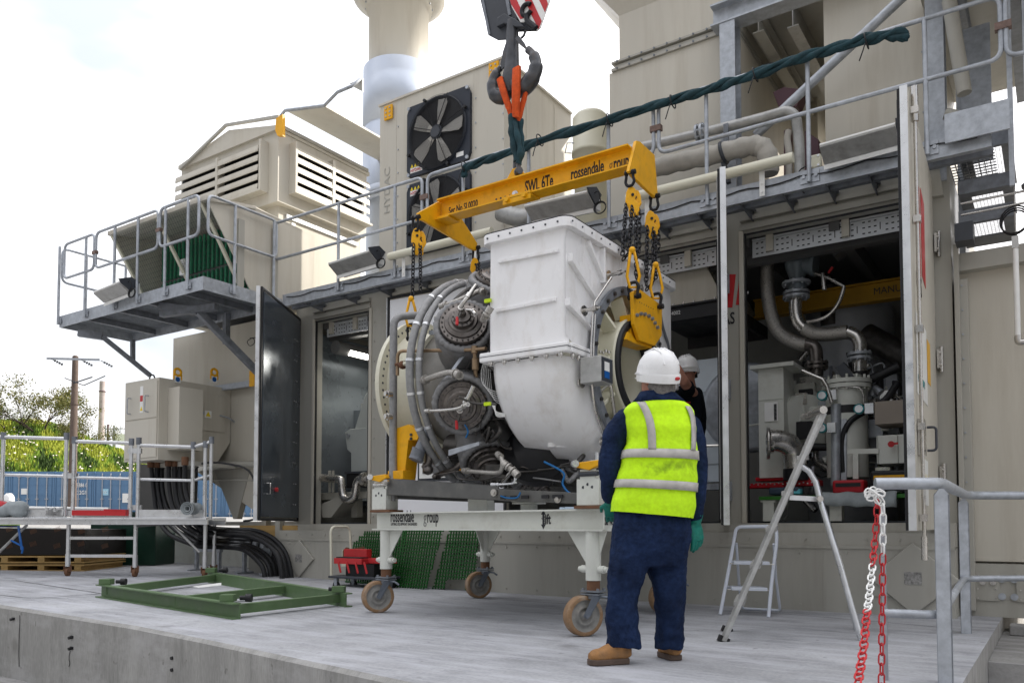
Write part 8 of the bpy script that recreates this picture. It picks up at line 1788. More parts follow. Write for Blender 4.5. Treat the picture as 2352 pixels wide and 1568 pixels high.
def end_railing():
 t = thing('guard_railing', 'thick galvanised guard railing with two angle posts at the lower right', 'railing', P(2165, 1568, d=4.1)); g = lambda px, py, d: P(px, py, d=d)
 m = MB(); a = g(2010, 1112, 4.15); b = g(2160, 1109, 4.1); c = g(2219, 1137, 6.0); e = g(2500, 1137, 6.0); a.z = b.z; m.tube(round_path([a, b, c, e], .16), .031, 14); m.obj('top_rail', M['galv'], t)
 m = MB(); a = g(2030, 1407, 4.15); b = g(2160, 1412, 4.1); c = g(2214, 1328, 6.0); e = g(2500, 1326, 6.0); m.tube(round_path([a, b, c, e], .1), .023, 12); m.obj('mid_rail', M['galv'], t)
 for px, d, y in ((2163, 4.1, 1122), (2213, 6.0, 1145)):
  m = MB(); p = g(px, y, d); w = .038; m.prism([V((p.x, p.y, -.72)) - _r * w, V((p.x, p.y, -.72)) + _r * w, p + _r * w - ZA * .03, p + _r * w * .3, p - _r * w * .3, p - _r * w - ZA * .03], _f0 * .008); m.prism([V((p.x, p.y, -.72)) + _r * w, V((p.x, p.y, -.72)) + _r * (w - .008), p + _r * (w - .008) - ZA * .03, p + _r * w - ZA * .03], _f0 * .076); m.obj('post', M['galv'], t)
 m = MB(); p = g(2027, 1160, 4.2); m.bar(p, (p.x, p.y, -.05), .022, .022); m.obj('end_upright', M['galv'], t)
 def pchain(label, pts, segs, lens, grp):
  t = thing('plastic_chain', label, 'chain', pts[0], 'red and white plastic barrier chains'); L0 = 0; path = smooth_path(pts, 8)
  cum = [0]
  for a, b in zip(path, path[1:]): cum.append(cum[-1] + (b - a).length)
  def at(s):
   for i in range(len(cum) - 1):
    if s <= cum[i + 1] or i == len(cum) - 2: return path[i].lerp(path[i + 1], (s - cum[i]) / max(1e-6, cum[i + 1] - cum[i]))
  m = {0: MB(), 1: MB()}; n = int(cum[-1] / lens)
  for i in range(n):
   s = i * lens; a, b = at(s), at(s + lens); d = (b - a).normalized(); col = 0
   for lim, cc in segs:
    if s / cum[-1] <= lim: col = cc; break
   m[col].link(a - d * .006, b + d * .006, .0145, .0042, _r if i % 2 else _f0, 0, 7)
  m[0].obj('red_links', M['redpl'], t); m[1].obj('white_links', M['whitepl'], t)
 g4 = lambda x, y, d=4.05: P(*ZR(x, y), d=d)
 pchain('red and white chain hanging straight down from the rail end', [g4(1300, 200), g4(1350, 245), g4(1385, 300), g4(1388, 450), g4(1386, 620), g4(1384, 900), g4(1380, 1200), g4(1376, 1700)], ((.29, 1), (1, 0)), .050, 0)
 pchain('red and white chain slanting down towards the viewer left of the straight one', [g4(1345, 260, 4.1), g4(1348, 340, 4.1), g4(1338, 480, 4.1), g4(1328, 600, 4.05), g4(1310, 780, 3.9), g4(1290, 960, 3.7), g4(1275, 1060, 3.55), g4(1262, 1220, 3.4), g4(1240, 1380, 3.25), g4(1215, 1523, 3.1), g4(1190, 1700, 3.0)], ((.245, 0), (.51, 1), (1, 0)), .044, 0)
 t = thing('plastic_chain', 'knot of white plastic chain wound round the rail end', 'chain', g4(1300, 220)); m = MB(); pp = [(1268, 235), (1300, 195), (1340, 205), (1400, 235), (1340, 225), (1290, 215), (1275, 255), (1330, 262), (1372, 290)]
 for i, (a, b) in enumerate(zip(pp, pp[1:])): m.link(g4(*a, 4.06), g4(*b, 4.06), .013, .0045, _r if i % 2 else ZA)
 m.obj('links', M['whitepl'], t)
end_railing()
# ================================================================== EQUIPMENT INSIDE THE RIGHT OPENING
def R2(x, y): return ((1750 + x / 2.412) / 1.08844, (550 + y / 2.412) / 1.08844)
def right_room():
 g = lambda x, y, Y=8.9: P(*R2(x, y), Y=Y)
 def flange(m, c, ax, r=.11, n=8): c = V(c); ax = V(ax).normalized(); m.cyl(c - ax * .014, c + ax * .014, r, n=24); S_, U_, _ = frame(ax); [m.cyl(c + (S_ * math.cos(k) + U_ * math.sin(k)) * r * .82 - ax * .03, c + (S_ * math.cos(k) + U_ * math.sin(k)) * r * .82 + ax * .03, .012, n=6) for k in [i * 6.283 / n for i in range(n)]]
 t = thing('braided_hose', 'long braided steel hose sweeping down the left of the right opening', 'hose', g(405, 200)); m = MB(); m.tube(smooth_path([g(405, 215), g(405, 330), g(415, 500), g(455, 640), g(520, 710), g(600, 745), g(640, 750)], 6), .074, 16); m.obj('braid', M['chrome_hose'], t)
 m = MB(); m.tube(smooth_path([g(640, 750), g(685, 765), g(700, 810), g(702, 940)], 5), .07, 14); m.cyl(g(405, 170), g(405, 290), .064, n=16); flange(m, g(405, 180), ZA, .12); flange(m, g(702, 865), ZA, .12); flange(m, g(702, 890), ZA, .12); m.obj('pipe_end', M['steel_heat'], t)
 t = thing('fuel_pipe', 'flanged steel pipe with grey check valve and S shaped braided section', 'pipe', g(580, 200)); m = MB(); m.tube(smooth_path([g(578, 450), g(576, 540), g(590, 610), g(630, 655)], 5), .07, 14); m.tube(smooth_path([g(890, 675), g(940, 700), g(965, 745), g(966, 800), g(962, 950)], 5), .066, 14); m.cyl(g(962, 1110), g(962, 850), .07, n=16); o_ = m.obj('pipe', M['steel'], t)
 m = MB(); m.tube(smooth_path([g(630, 655), g(690, 685), g(780, 688), g(850, 680), g(890, 675)], 5), .074, 14); m.obj('braid', M['chrome_hose'], t); m = MB(); flange(m, g(580, 190), ZA, .15); flange(m, g(580, 382), ZA, .15); flange(m, g(580, 440), ZA, .14); flange(m, g(580, 465), ZA, .14); flange(m, g(962, 808), ZA, .12); flange(m, g(962, 835), ZA, .12); m.obj('flange', M['galv'], t)
 m = MB(); m.lathe(g(582, 120), -ZA, [(0, .07), (.12, .08), (.2, .13), (.3, .125), (.42, .08), (.55, .10)], 20); a = g(600, 270); m.cyl(a, g(690, 270), .10, n=16); m.cyl(g(680, 262), g(700, 262), .14, n=16); m.obj('valve_body', mat('blue_grey_valve', (.16, .19, .21), .4, metal=.2), t, bevel=.0)
 m = MB(); m.tube([g(690, 320), g(780, 350), g(870, 400)], .02, 8); m.tube(smooth_path([g(870, 400), g(840, 490), g(790, 560), g(720, 600), g(630, 618)], 5), .022, 8); m.cyl(g(740, 320), g(750, 420), .025, n=8); m.obj('bypass_hose', M['steel'], t); m = MB(); m.bar(g(775, 320), g(800, 285), .03, .02); m.obj('red_lever', M['redpl'], t)
 t = thing('hoist_beam', 'dark yellow hoist beam lettered MANUAL HOIST under the ceiling of the right opening', 'hoist beam', g(700, 260, 9.6)); m = MB(); a, b = g(330, 345, 9.6), g(1260, 345, 9.6); b.z = a.z = 3.38; m.ibeam(a, b, .22, .14, .02); o = m.obj('beam', mat('shaded_yellow', (.42, .23, .012), .5, var=.2), t); q = g(1040, 225, 9.58); text('MANUAL HOIST', (q.x, 9.588, 3.35), XA, ZA, .11, M['text'], o, sx=.9)  # beam yellow darkened: shade of the interior is put into the colour
 t = thing('hanging_lamp', 'dim grey ceiling lamp in the right opening', 'lamp', g(810, 150, 9.3)); m = MB(); m.bar(g(780, 110, 9.2), g(850, 215, 9.2), .2, .12); m.obj('housing', M['insul'], t); m = MB(); m.bar(g(750, 130, 9.1), g(835, 118, 9.1), .06, .05); m.obj('blue_clip', M['bluepl'], t)
 t = thing('large_pipe', 'big dull pipe slanting behind the open right door', 'pipe', g(1000, 700, 9.6)); m = MB(); m.tube([g(1000, 695, 9.8), g(1330, 880, 9.6)], .14, 20); m.cyl(g(790, 400, 10), g(790, 640, 10), .12, n=16); m.obj('pipe', M['darkmetal'], t)
 t = thing('filter_cabinet', 'tall white cabinet with a vent grille and lid in the right opening', 'cabinet', g(430, 1550, 8.7)); m = MB(); a, b = g(358, 1555, 8.6), g(502, 885, 8.6); m.bx(a.x, b.x, 8.6, 9.0, a.z, b.z); m.bx(a.x, b.x, 8.592, 8.6, g(400, 1080, 8.6).z - .01, g(400, 1080, 8.6).z); o = m.obj('body', M['trolley'], t, bevel=.006); m = MB(); m.bx(a.x - .07, b.x + .12, 8.54, 9.05, b.z, b.z + .04); m.obj('lid', M['trolley'], t)
 m = MB(); c0, c1 = g(390, 1215, 8.59), g(468, 1095, 8.59); m.bx(c0.x, c1.x, 8.588, 8.591, c0.z, c1.z); pl = m.obj('notice', M['whitepl'], o); m = MB()
 for k in range(12): zz = c0.z + (c1.z - c0.z) * (k + .6) / 14; m.bx(c0.x + .10, c1.x - .01, 8.585, 8.587, zz, zz + .012)
 m.obj('grille_line', M['text'], pl); m = MB(); m.lathe(g(290, 1130, 9.1), (.3, -1, 0), [(-.1, .5), (0, .52), (.06, .5), (.08, .46), (.03, 0)], 36); m.obj('round_cover', M['galv'], t)
 t = thing('air_elbow', 'wide brushed steel pipe elbow with an open flange in the right opening', 'pipe', g(450, 1350, 8.5)); m = MB(); m.tube(smooth_path([g(415, 1330, 8.35), g(470, 1330, 8.4), g(530, 1350, 8.45), g(565, 1400, 8.5), g(575, 1500, 8.5)], 6), .115, 20); c = g(408, 1345, 8.34); m.lathe(c, (-1, -.35, 0), [(-.02, .12), (-.02, .165), (.01, .165), (.01, .11), (-.06, .1)], 28); m.obj('elbow', M['steel'], t); m = MB(); m.cyl(g(578, 1500, 8.5), g(578, 1568, 8.5), .125, n=20); m.obj('rubber_sleeve', M['black'], t)
 t = thing('filter_vessel', 'round grey filter vessel with bolted lid and dials in the right opening', 'vessel', g(880, 1500, 8.8)); m = MB(); c = g(882, 1000, 8.8); m.cyl(c - ZA * .95, c, .20, n=28); m.cyl(c - ZA * .04, c + ZA * .0, .24, n=28); m.cyl(c + ZA * .01, c + ZA * .05, .245, n=28); m.cyl(c + ZA * .05, c + ZA * .1, .15, n=20)
 for k in range(14): a = k * .449; q = c + V((math.cos(a) * .215, math.sin(a) * .215, -.06)); m.cyl(q, q + ZA * .15, .014, n=6)
 m.obj('body', M['trolley'], t); m = MB(); m.cyl(c - ZA * .3, c - ZA * .22, .203, n=28); m.cyl(g(962, 915, 8.89), g(962, 940, 8.89), .075, n=20); m.obj('band', M['black'], t); m = MB(); m.bar(g(850, 880, 8.7), g(905, 960, 8.7), .14, .1); m.tube([g(790, 880, 8.6), g(790, 960, 8.6)], .015, 6); m.obj('lid_handle', M['dark'], t)
 for x, y in ((745, 1062), (966, 1142), (742, 1256)):
  m = MB(); c = g(x, y, 8.55); m.cyl(c, c - YA * .07, .05, n=18); m.obj('dial_housing', M['teal'], t); m = MB(); m.cyl(c - YA * .0705, c - YA * .075, .038, n=18); m.bx(c.x + .05, c.x + .13, 8.5, 8.56, c.z - .05, c.z + .05); m.obj('dial_face', M['alu'], t)
 t = thing('pipe_rack', 'tangle of vertical pipes, struts and black cables in the right opening', 'piping', g(820, 1500, 8.8)); rn = random.Random(5); m = MB(); mats_ = [M['galv'], M['steel'], M['black'], M['trolley']]
 m.cyl(g(820, 1110, 8.6), g(820, 1600, 8.6), .05, n=14); m.cyl(g(945, 1180, 8.8), g(945, 1600, 8.8), .035, n=12); m.bar(g(870, 1200, 8.6), g(870, 1568, 8.6), .05, .04, mi=0); m.bar(g(890, 1395, 8.5), g(1080, 1392, 8.5), .045, .05, mi=3); m.bar(g(942, 1400, 8.5), g(942, 1560, 8.5), .05, .05, mi=3); m.tube([g(615, 908, 8.5), g(740, 960, 8.5), g(765, 1000, 8.5), g(795, 1100, 8.5)], .022, 8, mi=1); m.tube(smooth_path([g(1000, 1150, 8.7), g(900, 1220, 8.6), g(860, 1330, 8.6), g(865, 1520, 8.6)], 5), .03, 8, mi=2); m.tube(smooth_path([g(1190, 980, 8.8), g(1120, 1080, 8.7), g(1000, 1150, 8.7)], 5), .035, 8, mi=2); m.tube([g(1200, 880, 8.9), g(1000, 975, 8.9)], .05, 8, mi=2)
 m.tube(smooth_path([g(800, 1020, 8.6), g(960, 1010, 8.6), g(990, 1100, 8.6)], 4), .008, 6, mi=1)
 for i in range(95):
  a = g(rn.uniform(520, 1190), rn.uniform(960, 1540), rn.uniform(8.8, 9.6)); k = rn.random(); b = a + (V((0, 0, rn.uniform(-.5, .5))) if k < .5 else V((rn.uniform(-.5, .5), 0, rn.uniform(-.06, .06)))); c = b + V((rn.uniform(-.2, .2), -.05, rn.uniform(-.2, .2))); m.tube(round_path([a, b, c], .06), rn.choice((.008, .012, .02, .04)), 7, mi=rn.randrange(4))
 m.obj('pipework', mats_, t); m = MB()
 for i in range(60): c = g(rn.uniform(520, 1180), rn.uniform(980, 1540), rn.uniform(8.8, 9.3)); s = rn.uniform(.03, .09); m.bx(c.x - s, c.x + s, c.y, c.y + s, c.z - s * rn.uniform(.5, 1.6), c.z + s, mi=rn.randrange(4))
 m.cyl(g(640, 1230, 8.9), g(560, 1230, 9.1), .32, n=28, mi=3); m.bx(g(560, 980, 9.1).x, g(690, 980, 9.1).x, 9.1, 9.5, g(600, 1190, 9.1).z, g(600, 985, 9.1).z, mi=3); m.obj('fitting', mats_, t)
 m = MB(); c = g(900, 700, 10.4); m.cyl((c.x, c.y, .85), (c.x, c.y, 3.4), .5, n=32); m.bx(g(1010, 1000, 10).x, g(1200, 1000, 10).x, 9.9, 10, 1.6, 2.5); m.obj('vessel', mat('pale_vessel', (.45, .47, .50), .5, metal=.3), t)
 t = thing('storage_crate', 'pale grey ribbed plastic crate with cardboard on top in the right opening', 'crate', g(1130, 1480, 8.5)); m = MB(); a, b = g(1075, 1470, 8.5), g(1230, 1290, 8.5); m.bx(a.x, b.x, 8.5, 8.9, a.z, b.z)
 for k in range(4): m.bx(a.x - .01 + k * .18, a.x + k * .18, 8.485, 8.499, a.z, b.z)
 m.obj('crate', M['trolley'], t, bevel=.01); m = MB(); m.bx(a.x - .02, b.x, 8.48, 8.9, b.z + .11, b.z + .33); m.obj('cardboard', mat('cardboard', (.30, .26, .22), .8, var=.1), t); m = MB(); m.cyl(g(1152, 1350, 8.45), g(1152, 1350, 8.42), .03, n=14); m.bar(g(1140, 1350, 8.44), g(1195, 1345, 8.44), .012, .02); m.obj('red_knob', M['redpl'], t)
 # low table with tools in the opening, work cloth
 T = lambda px, py, Y=8.25: P(px, py, Y=Y)
 t = thing('work_table', 'low green topped work table standing in the right opening', 'table', T(1850, 1195)); m = MB(); a, b = T(1745, 1140), T(2110, 1150); z0 = a.z; m.bx(a.x, b.x, 8.22, 8.75, z0 - .035, z0); m.obj('table_top', mat('green_top', (.03, .16, .02), .5), t)
 for px in (1752, 1905): m = MB(); q = T(px, 1150); m.bx(q.x, q.x + .11, 8.25, 8.38, ZS + .02, z0 - .036); m.bx(q.x - .02, q.x + .13, 8.24, 8.39, z0 - .06, z0 - .037); m.obj('leg', M['trolley'], t)
 t = thing('work_cloth', 'grey padded cloth hanging over the right half of the work table', 'cloth', T(2000, 1150, 8.2)); m = MB(); pts = []; n = 24
 for r_, (yy, zz) in enumerate(((8.6, .012), (8.24, .014), (8.19, -.0), (8.185, -.05), (8.18, -.10))):
  for i in range(n + 1): x = T(1885, 1150).x + (T(2062, 1150).x - T(1885, 1150).x) * i / n; pts.append((x, yy - .008 * math.sin(i * 1.3 + r_), z0 + zz + .006 * math.sin(i * .9) - .0012 * i * (r_ > 1)))
 m.add(pts, [(r_ * (n + 1) + i, r_ * (n + 1) + i + 1, (r_ + 1) * (n + 1) + i + 1, (r_ + 1) * (n + 1) + i) for r_ in range(4) for i in range(n)], 0, True); o = m.obj('cloth', M['lino'], t); md = o.modifiers.new('s', 'SOLIDIFY'); md.thickness = .012
 def box_on(name, label, cat, px0, px1, h, mm, y=8.3, extra=None):
  t = thing(name, label, cat, T((px0 + px1) / 2, 1140, y)); m = MB(); a, b = T(px0, 1140, y), T(px1, 1140, y); m.bx(a.x, b.x, y, y + .2, z0 + .016, z0 + h); o = m.obj('body', mm, t, bevel=.02)
  if extra: m = MB(); m.bx(a.x + .03, b.x - .03, y - .006, y - .001, z0 + h * extra[0], z0 + h * extra[1]); m.obj('panel', extra[2], t)
  return t
 box_on('tool_bag', 'dark red and black tool bag on the work table', 'bag', 1912, 1985, .15, M['red'], 8.35, (.55, .8, M['black']))
 box_on('tool_case', 'slate blue metal tool case at the left end of the work table', 'tool case', 1765, 1835, .09, mat('slate_blue', (.04, .06, .09), .45), 8.25)
 box_on('tool_case', 'black and yellow plastic tool case at the right end of the work table', 'tool case', 2000, 2110, .24, M['black'], 8.5, (.6, .8, M['yellow']))
 t = thing('toolbox', 'open dark red cantilever toolbox behind the ladder on the work table', 'toolbox', T(1780, 1120, 8.5)); m = MB()
 for a_, b_, h0, h1, yy in ((1712, 1800, .10, .15, 8.5), (1800, 1880, .11, .17, 8.5), (1735, 1860, .18, .22, 8.62)): a, b = T(a_, 1100, yy), T(b_, 1100, yy); m.bx(a.x, b.x, yy, yy + .2, z0 + h0, z0 + h1)
 o = m.obj('tray', M['red'], t, bevel=.006); m = MB()
 for k in range(16): q = T(1722 + k * 9.5, 1110, 8.49); m.cyl((q.x, 8.497, z0 + .135 + .01 * (k % 2)), (q.x, 8.488, z0 + .135 + .01 * (k % 2)), .008, n=6)
 m.obj('rivet', M['alu'], o)
 t = thing('blue_rag', 'pale blue cloth rag on the work table behind the ladder', 'rag', T(1815, 1135, 8.24)); m = MB(); q = T(1815, 1138, 8.24); m.prism([q + V((-.06, 0, .016)), q + V((.10, 0, .016)), q + V((.09, .02, .07)), q + V((.03, .02, .08))], (0, .1, 0)); m.obj('rag', mat('pale_teal_cloth', (.1, .42, .48), .8), t, bevel=.01)
right_room()
# ================================================================== PEOPLE
def tex(name, s):
 x = bpy.data.textures.new(name, 'CLOUDS'); x.noise_scale = s; x.noise_depth = 2; return x
TX3 = tex('deep_folds', .16); TX = tex('folds', .11); TX2 = tex('fine_folds', .045)
def loft(m, rows, n=28, mi=0, caps=True):
 """rows: centre, side vector, front vector (half axes); super-ellipse sections"""
 vs = []
 for c, s, f in rows:
  for i in range(n):
   a = 2 * math.pi * i / n; ca, sa = math.cos(a), math.sin(a); e = .82
   vs.append(c + s * (abs(ca) ** e * (1 if ca >= 0 else -1)) + f * (abs(sa) ** e * (1 if sa >= 0 else -1)))
 fs = [(j * n + i, j * n + (i + 1) % n, (j + 1) * n + (i + 1) % n, (j + 1) * n + i) for j in range(len(rows) - 1) for i in range(n)]
 if caps: fs += [tuple(range(n - 1, -1, -1)), tuple((len(rows) - 1) * n + i for i in range(n))]
 return m.add(vs, fs, mi, True)
def limb(m, pts, rr, n=14, sub=5):
 sp = smooth_path(pts, sub); k = []
 for i in range(len(sp)):
  t = i / (len(sp) - 1) * (len(rr) - 1); j = min(int(t), len(rr) - 2); k.append(rr[j] + (rr[j + 1] - rr[j]) * (t - j))
 m.tube(sp, k, n); m.ball(sp[0], k[0] * .98, 12); m.ball(sp[-1], k[-1] * .98, 12)
def remesh(o, v, disp=0, tx=None, smooth=4):
 md = o.modifiers.new('rm', 'REMESH'); md.mode = 'VOXEL'; md.voxel_size = v; md.use_smooth_shade = True
 if smooth: s = o.modifiers.new('sm', 'SMOOTH'); s.iterations = smooth; s.factor = .5
 if disp: d = o.modifiers.new('dp', 'DISPLACE'); d.texture = tx or TX; d.strength = disp; d.mid_level = .5; d.texture_coords = 'LOCAL'
def hand(m, wrist, dr, palm_n, s=1.0, curl=.4):
 """palm and five fingers; dr points to the fingertips, palm_n out of the palm"""
 d = dr.normalized(); n = (palm_n - d * palm_n.dot(d)).normalized(); w = d.cross(n)
 loft(m, [(wrist + d * q * s, w * a * s, n * b * s) for q, a, b in ((-.02, .027, .021), (.02, .034, .017), (.05, .042, .016), (.085, .042, .014), (.10, .036, .012))], 14)
 for i, (o, L_) in enumerate(((-.031, .062), (-.011, .075), (.010, .07), (.029, .055))):
  p = wrist + d * .088 * s + w * o * s; pts = [p]; a = curl * (.35 + .12 * i); dd = d
  for k in range(3):
   dd = (d * math.cos(a * (k + 1)) + n * math.sin(a * (k + 1)) + w * o * 1.5).normalized(); pts.append(pts[-1] + dd * L_ * s * (.42, .32, .26)[k])
  m.tube(pts, [.0105 * s, .0098 * s, .009 * s, .0065 * s], 8)
 p = wrist + d * .03 * s - w * .028 * s; m.tube([p, p + (d * .5 - w * .7 + n * .3).normalized() * .035 * s, p + (d * .5 - w * .7 + n * .3).normalized() * .035 * s + (d * .9 - w * .2 + n * .4).normalized() * .04 * s], [.013 * s, .0115 * s, .008 * s], 8)
def head(t, c, fwd, up, s=1.0, hair=None, beard=False):
 """c is the centre of the skull"""
 u = up.normalized(); f = (fwd - u * fwd.dot(u)).normalized(); r = f.cross(u); m = MB()
 rows = [(-.125, .052, .058, .0), (-.105, .058, .075, .018), (-.075, .066, .085, .016), (-.04, .072, .094, .008), (0, .076, .100, .0), (.04, .077, .100, -.004), (.075, .068, .088, -.006), (.10, .048, .06, -.008), (.115, .02, .025, -.008)]
 loft(m, [(c + u * a * s + f * (d * s), r * b * s, f * e * s) for a, b, e, d in rows], 24)
 fc = c + f * .094 * s
 m.tube([fc + u * .012 * s - f * .004, fc - u * .012 * s + f * .016 * s, fc - u * .03 * s + f * .014 * s], [.007 * s, .011 * s, .013 * s], 8)   # nose
 for k in (-1, 1):
  e = c + r * k * .077 * s - u * .012 * s - f * .008 * s; m.tube([e + u * .03 * s, e + u * .012 * s - f * .018 * s + r * k * .012 * s, e - u * .018 * s - f * .01 * s + r * k * .008 * s, e - u * .032 * s + f * .003], [.007 * s, .010 * s, .009 * s, .006 * s], 8)
 m.tube([c - u * .10 * s - f * .012 * s, c - u * .155 * s - f * .022 * s, c - u * .20 * s - f * .03 * s], [.058 * s, .058 * s, .066 * s], 16)
 m.obj('skin_parts', M['skin'], t) if 0 else None
 return m, u, f, r
def face_bits(t, c, u, f, r, s):
 m = MB()
 for k in (-1, 1): m.ball(c + f * .092 * s + r * k * .032 * s - u * .002 * s, .011 * s, 10)
 m.obj('eye', M['whitepl'], t); m = MB()
 for k in (-1, 1): m.ball(c + f * .1015 * s + r * k * .032 * s - u * .002 * s, .005 * s, 8); m.tube([c + f * .098 * s + r * k * .018 * s + u * .02 * s, c + f * .095 * s + r * k * .05 * s + u * .022 * s], .004 * s, 6)
 m.obj('pupil_and_brow', M['hair_dk'], t); m = MB(); m.tube([c + f * .098 * s - r * .024 * s - u * .062 * s, c + f * .104 * s - u * .06 * s, c + f * .098 * s + r * .024 * s - u * .062 * s], [.004 * s, .007 * s, .004 * s], 8); m.obj('mouth', mat('lips', (.35, .12, .1), .5) if 'lips' not in bpy.data.materials else bpy.data.materials['lips'], t)
def helmet(t, c, u, f, r, s, oval=True, lining=True):
 m = MB(); rows = [(-.012, .118, .150, .012), (.0, .112, .138, .004), (.03, .112, .136, .0), (.07, .103, .124, -.004), (.105, .082, .098, -.006), (.13, .048, .058, -.006), (.137, .015, .02, -.006)]
 h = c + u * .012 * s
 loft(m, [(h + u * a * s + f * d * s, r * b * .9 * s, f * e * s) for a, b, e, d in rows], 32)
 for k in (-.05, -.017, .017, .05): m.tube([h + u * .055 * s - f * .122 * s + r * k * s * 1.0, h + u * .118 * s - f * .075 * s + r * k * s * .8, h + u * .142 * s + r * k * s * .7, h + u * .11 * s + f * .085 * s + r * k * s * .8], .0055 * s, 6)
 # lower rim band at the back and peak in front
 loft(m, [(h - u * .052 * s - f * .004 * s, r * .101 * s, f * .140 * s), (h - u * .012 * s - f * .002 * s, r * .106 * s, f * .146 * s), (h + u * .002 * s, r * .104 * s, f * .142 * s)], 32, caps=False)
 m.prism([h - u * .04 * s + f * .12 * s - r * .08 * s, h - u * .045 * s + f * .185 * s - r * .03 * s, h - u * .045 * s + f * .185 * s + r * .03 * s, h - u * .04 * s + f * .12 * s + r * .08 * s, h - u * .04 * s + f * .06 * s], u * .006)
 o = m.obj('helmet', M['helmet'], t)
 if oval:
  m = MB(); q = h - u * .022 * s - f * .1455 * s + r * .028 * s; loft(m, [(q + f * .004, r * .017 * s, u * .010 * s), (q - f * .003, r * .017 * s, u * .010 * s)], 16); m.obj('badge', M['redpl'], o)
def man_front():
 D = 4.70; W = lambda x, y, o=0: P(x, y, d=D + o); R_, F_ = _r, _f0; t = thing('person', 'man seen from behind in a white helmet, yellow reflective vest and navy overalls', 'person', P(1470, 1512, z=0))
 px = D / F_PX
 def row(y, xl, xr, hd, o=0, tw=0): c = W((xl + xr) / 2, y, o); return (c, (R_ + F_ * tw) * (xr - xl) / 2 * px, F_ * hd)
 # body (skin): head, neck, torso core, hands are inside gloves
 hc = W(1511, 866, -.0); up = (ZA - F_ * .26 + R_ * .02).normalized(); fw = (F_ * .86 - R_ * .45 + ZA * .3)
 m, u, f, r = head(t, hc, fw, up, 1.03)
 loft(m, [row(905, 1478, 1540, .06, .01), row(940, 1462, 1562, .07, .01), row(1000, 1440, 1580, .08, .01), row(1160, 1430, 1575, .09, .01)], 20)
 b = m.obj('body', M['skin'], t); remesh(b, .007, 0, smooth=2); face_bits(t, hc, u, f, r, 1.03)
 m = MB(); s = 1.03; loft(m, [(hc + u * a * s + f * (d * s), r * q * s, f * e * s) for a, q, e, d in ((-.115, .052, .035, -.062), (-.08, .070, .06, -.046), (-.04, .079, .075, -.032), (0.02, .082, .085, -.022), (.06, .075, .08, -.012))], 22); o = m.obj('hair', M['hair'], t); remesh(o, .006, .012, TX2, 1)
 helmet(t, hc + u * .012, u, f, r, 1.0)
 # overalls
 m = MB()
 loft(m, [row(1168, 1412, 1584, .135, .02), row(1215, 1404, 1584, .15, .015), row(1260, 1400, 1580, .15, .015), row(1300, 1404, 1572, .13, .02)], 28)
 def leg(rows):
  loft(m, [(W((a + b_) / 2, y, o), R_ * (b_ - a) / 2 * px, F_ * hd) for y, a, b_, hd, o in rows], 22)
 leg([(1262, 1400, 1496, .12, .0), (1310, 1399, 1486, .115, -.01), (1345, 1399, 1473, .10, -.02), (1400, 1396, 1467, .09, -.03), (1455, 1393, 1469, .09, -.03), (1483, 1390, 1471, .095, -.03)])
 leg([(1262, 1480, 1580, .12, .04), (1310, 1487, 1578, .115, .05), (1345, 1497, 1576, .105, .06), (1380, 1503, 1574, .10, .07), (1430, 1506, 1573, .09, .08), (1470, 1508, 1572, .09, .08), (1488, 1507, 1569, .09, .08)])
 o = m.obj('trousers', M['navy'], t); remesh(o, .010, .05, TX3, 3); d2 = o.modifiers.new('d2', 'DISPLACE'); d2.texture = TX2; d2.strength = .012; d2.texture_coords = 'LOCAL'
 m = MB()
 loft(m, [row(916, 1464, 1560, .085, .0), row(930, 1452, 1572, .10, .0), row(950, 1445, 1582, .10, .01), row(985, 1452, 1584, .115, .01), row(1050, 1445, 1586, .125, .01), row(1175, 1422, 1580, .13, .015)], 28)
 limb(m, [W(1438, 966, .05), W(1413, 1002, .06), W(1402, 1060, .05), W(1401, 1100, .06), W(1402, 1142, .10)], [.078, .076, .068, .062, .050])
 limb(m, [W(1580, 978, .07), W(1594, 1020, .07), W(1601, 1080, .07), W(1600, 1130, .08), W(1597, 1186, .10)], [.08, .074, .063, .058, .046])
 o = m.obj('jacket', M['navy'], t); remesh(o, .010, .020, TX, 3)
 d2 = o.modifiers.new('d2', 'DISPLACE'); d2.texture = TX2; d2.strength = .007; d2.texture_coords = 'LOCAL'
 m = MB(); loft(m, [row(903, 1473, 1545, .078, .01), row(914, 1466, 1556, .086, .005), row(926, 1456, 1570, .098, .0)], 24, caps=False); o = m.obj('collar', M['navy'], t); md = o.modifiers.new('s', 'SOLIDIFY'); md.thickness = .012
 # vest: back and front panels around the torso, open at the sides of the shoulders
 VR = [(922, 1466, 1558, .100), (932, 1446, 1580, .116), (945, 1432, 1592, .130), (965, 1436, 1593, .143), (990, 1441, 1594, .152), (1020, 1440, 1596, .156), (1060, 1428, 1597, .160), (1100, 1420, 1596, .163), (1150, 1410, 1594, .166), (1182, 1404, 1590, .168)]
 def vrow(y, g=0):
  for a, b_ in zip(VR, VR[1:]):
   if y <= b_[0] or b_ is VR[-1]:
    k = (y - a[0]) / (b_[0] - a[0]); xl = a[1] + (b_[1] - a[1]) * k; xr = a[2] + (b_[2] - a[2]) * k; hd = a[3] + (b_[3] - a[3]) * k
    sag = 0.05 * (y - 1100) / 80 if y > 1100 else 0
    return (W((xl + xr) / 2, y, .012), R_ * ((xr - xl) / 2 * px + g) - ZA * .02 * max(0, (y - 1000) / 180), F_ * (hd + g))
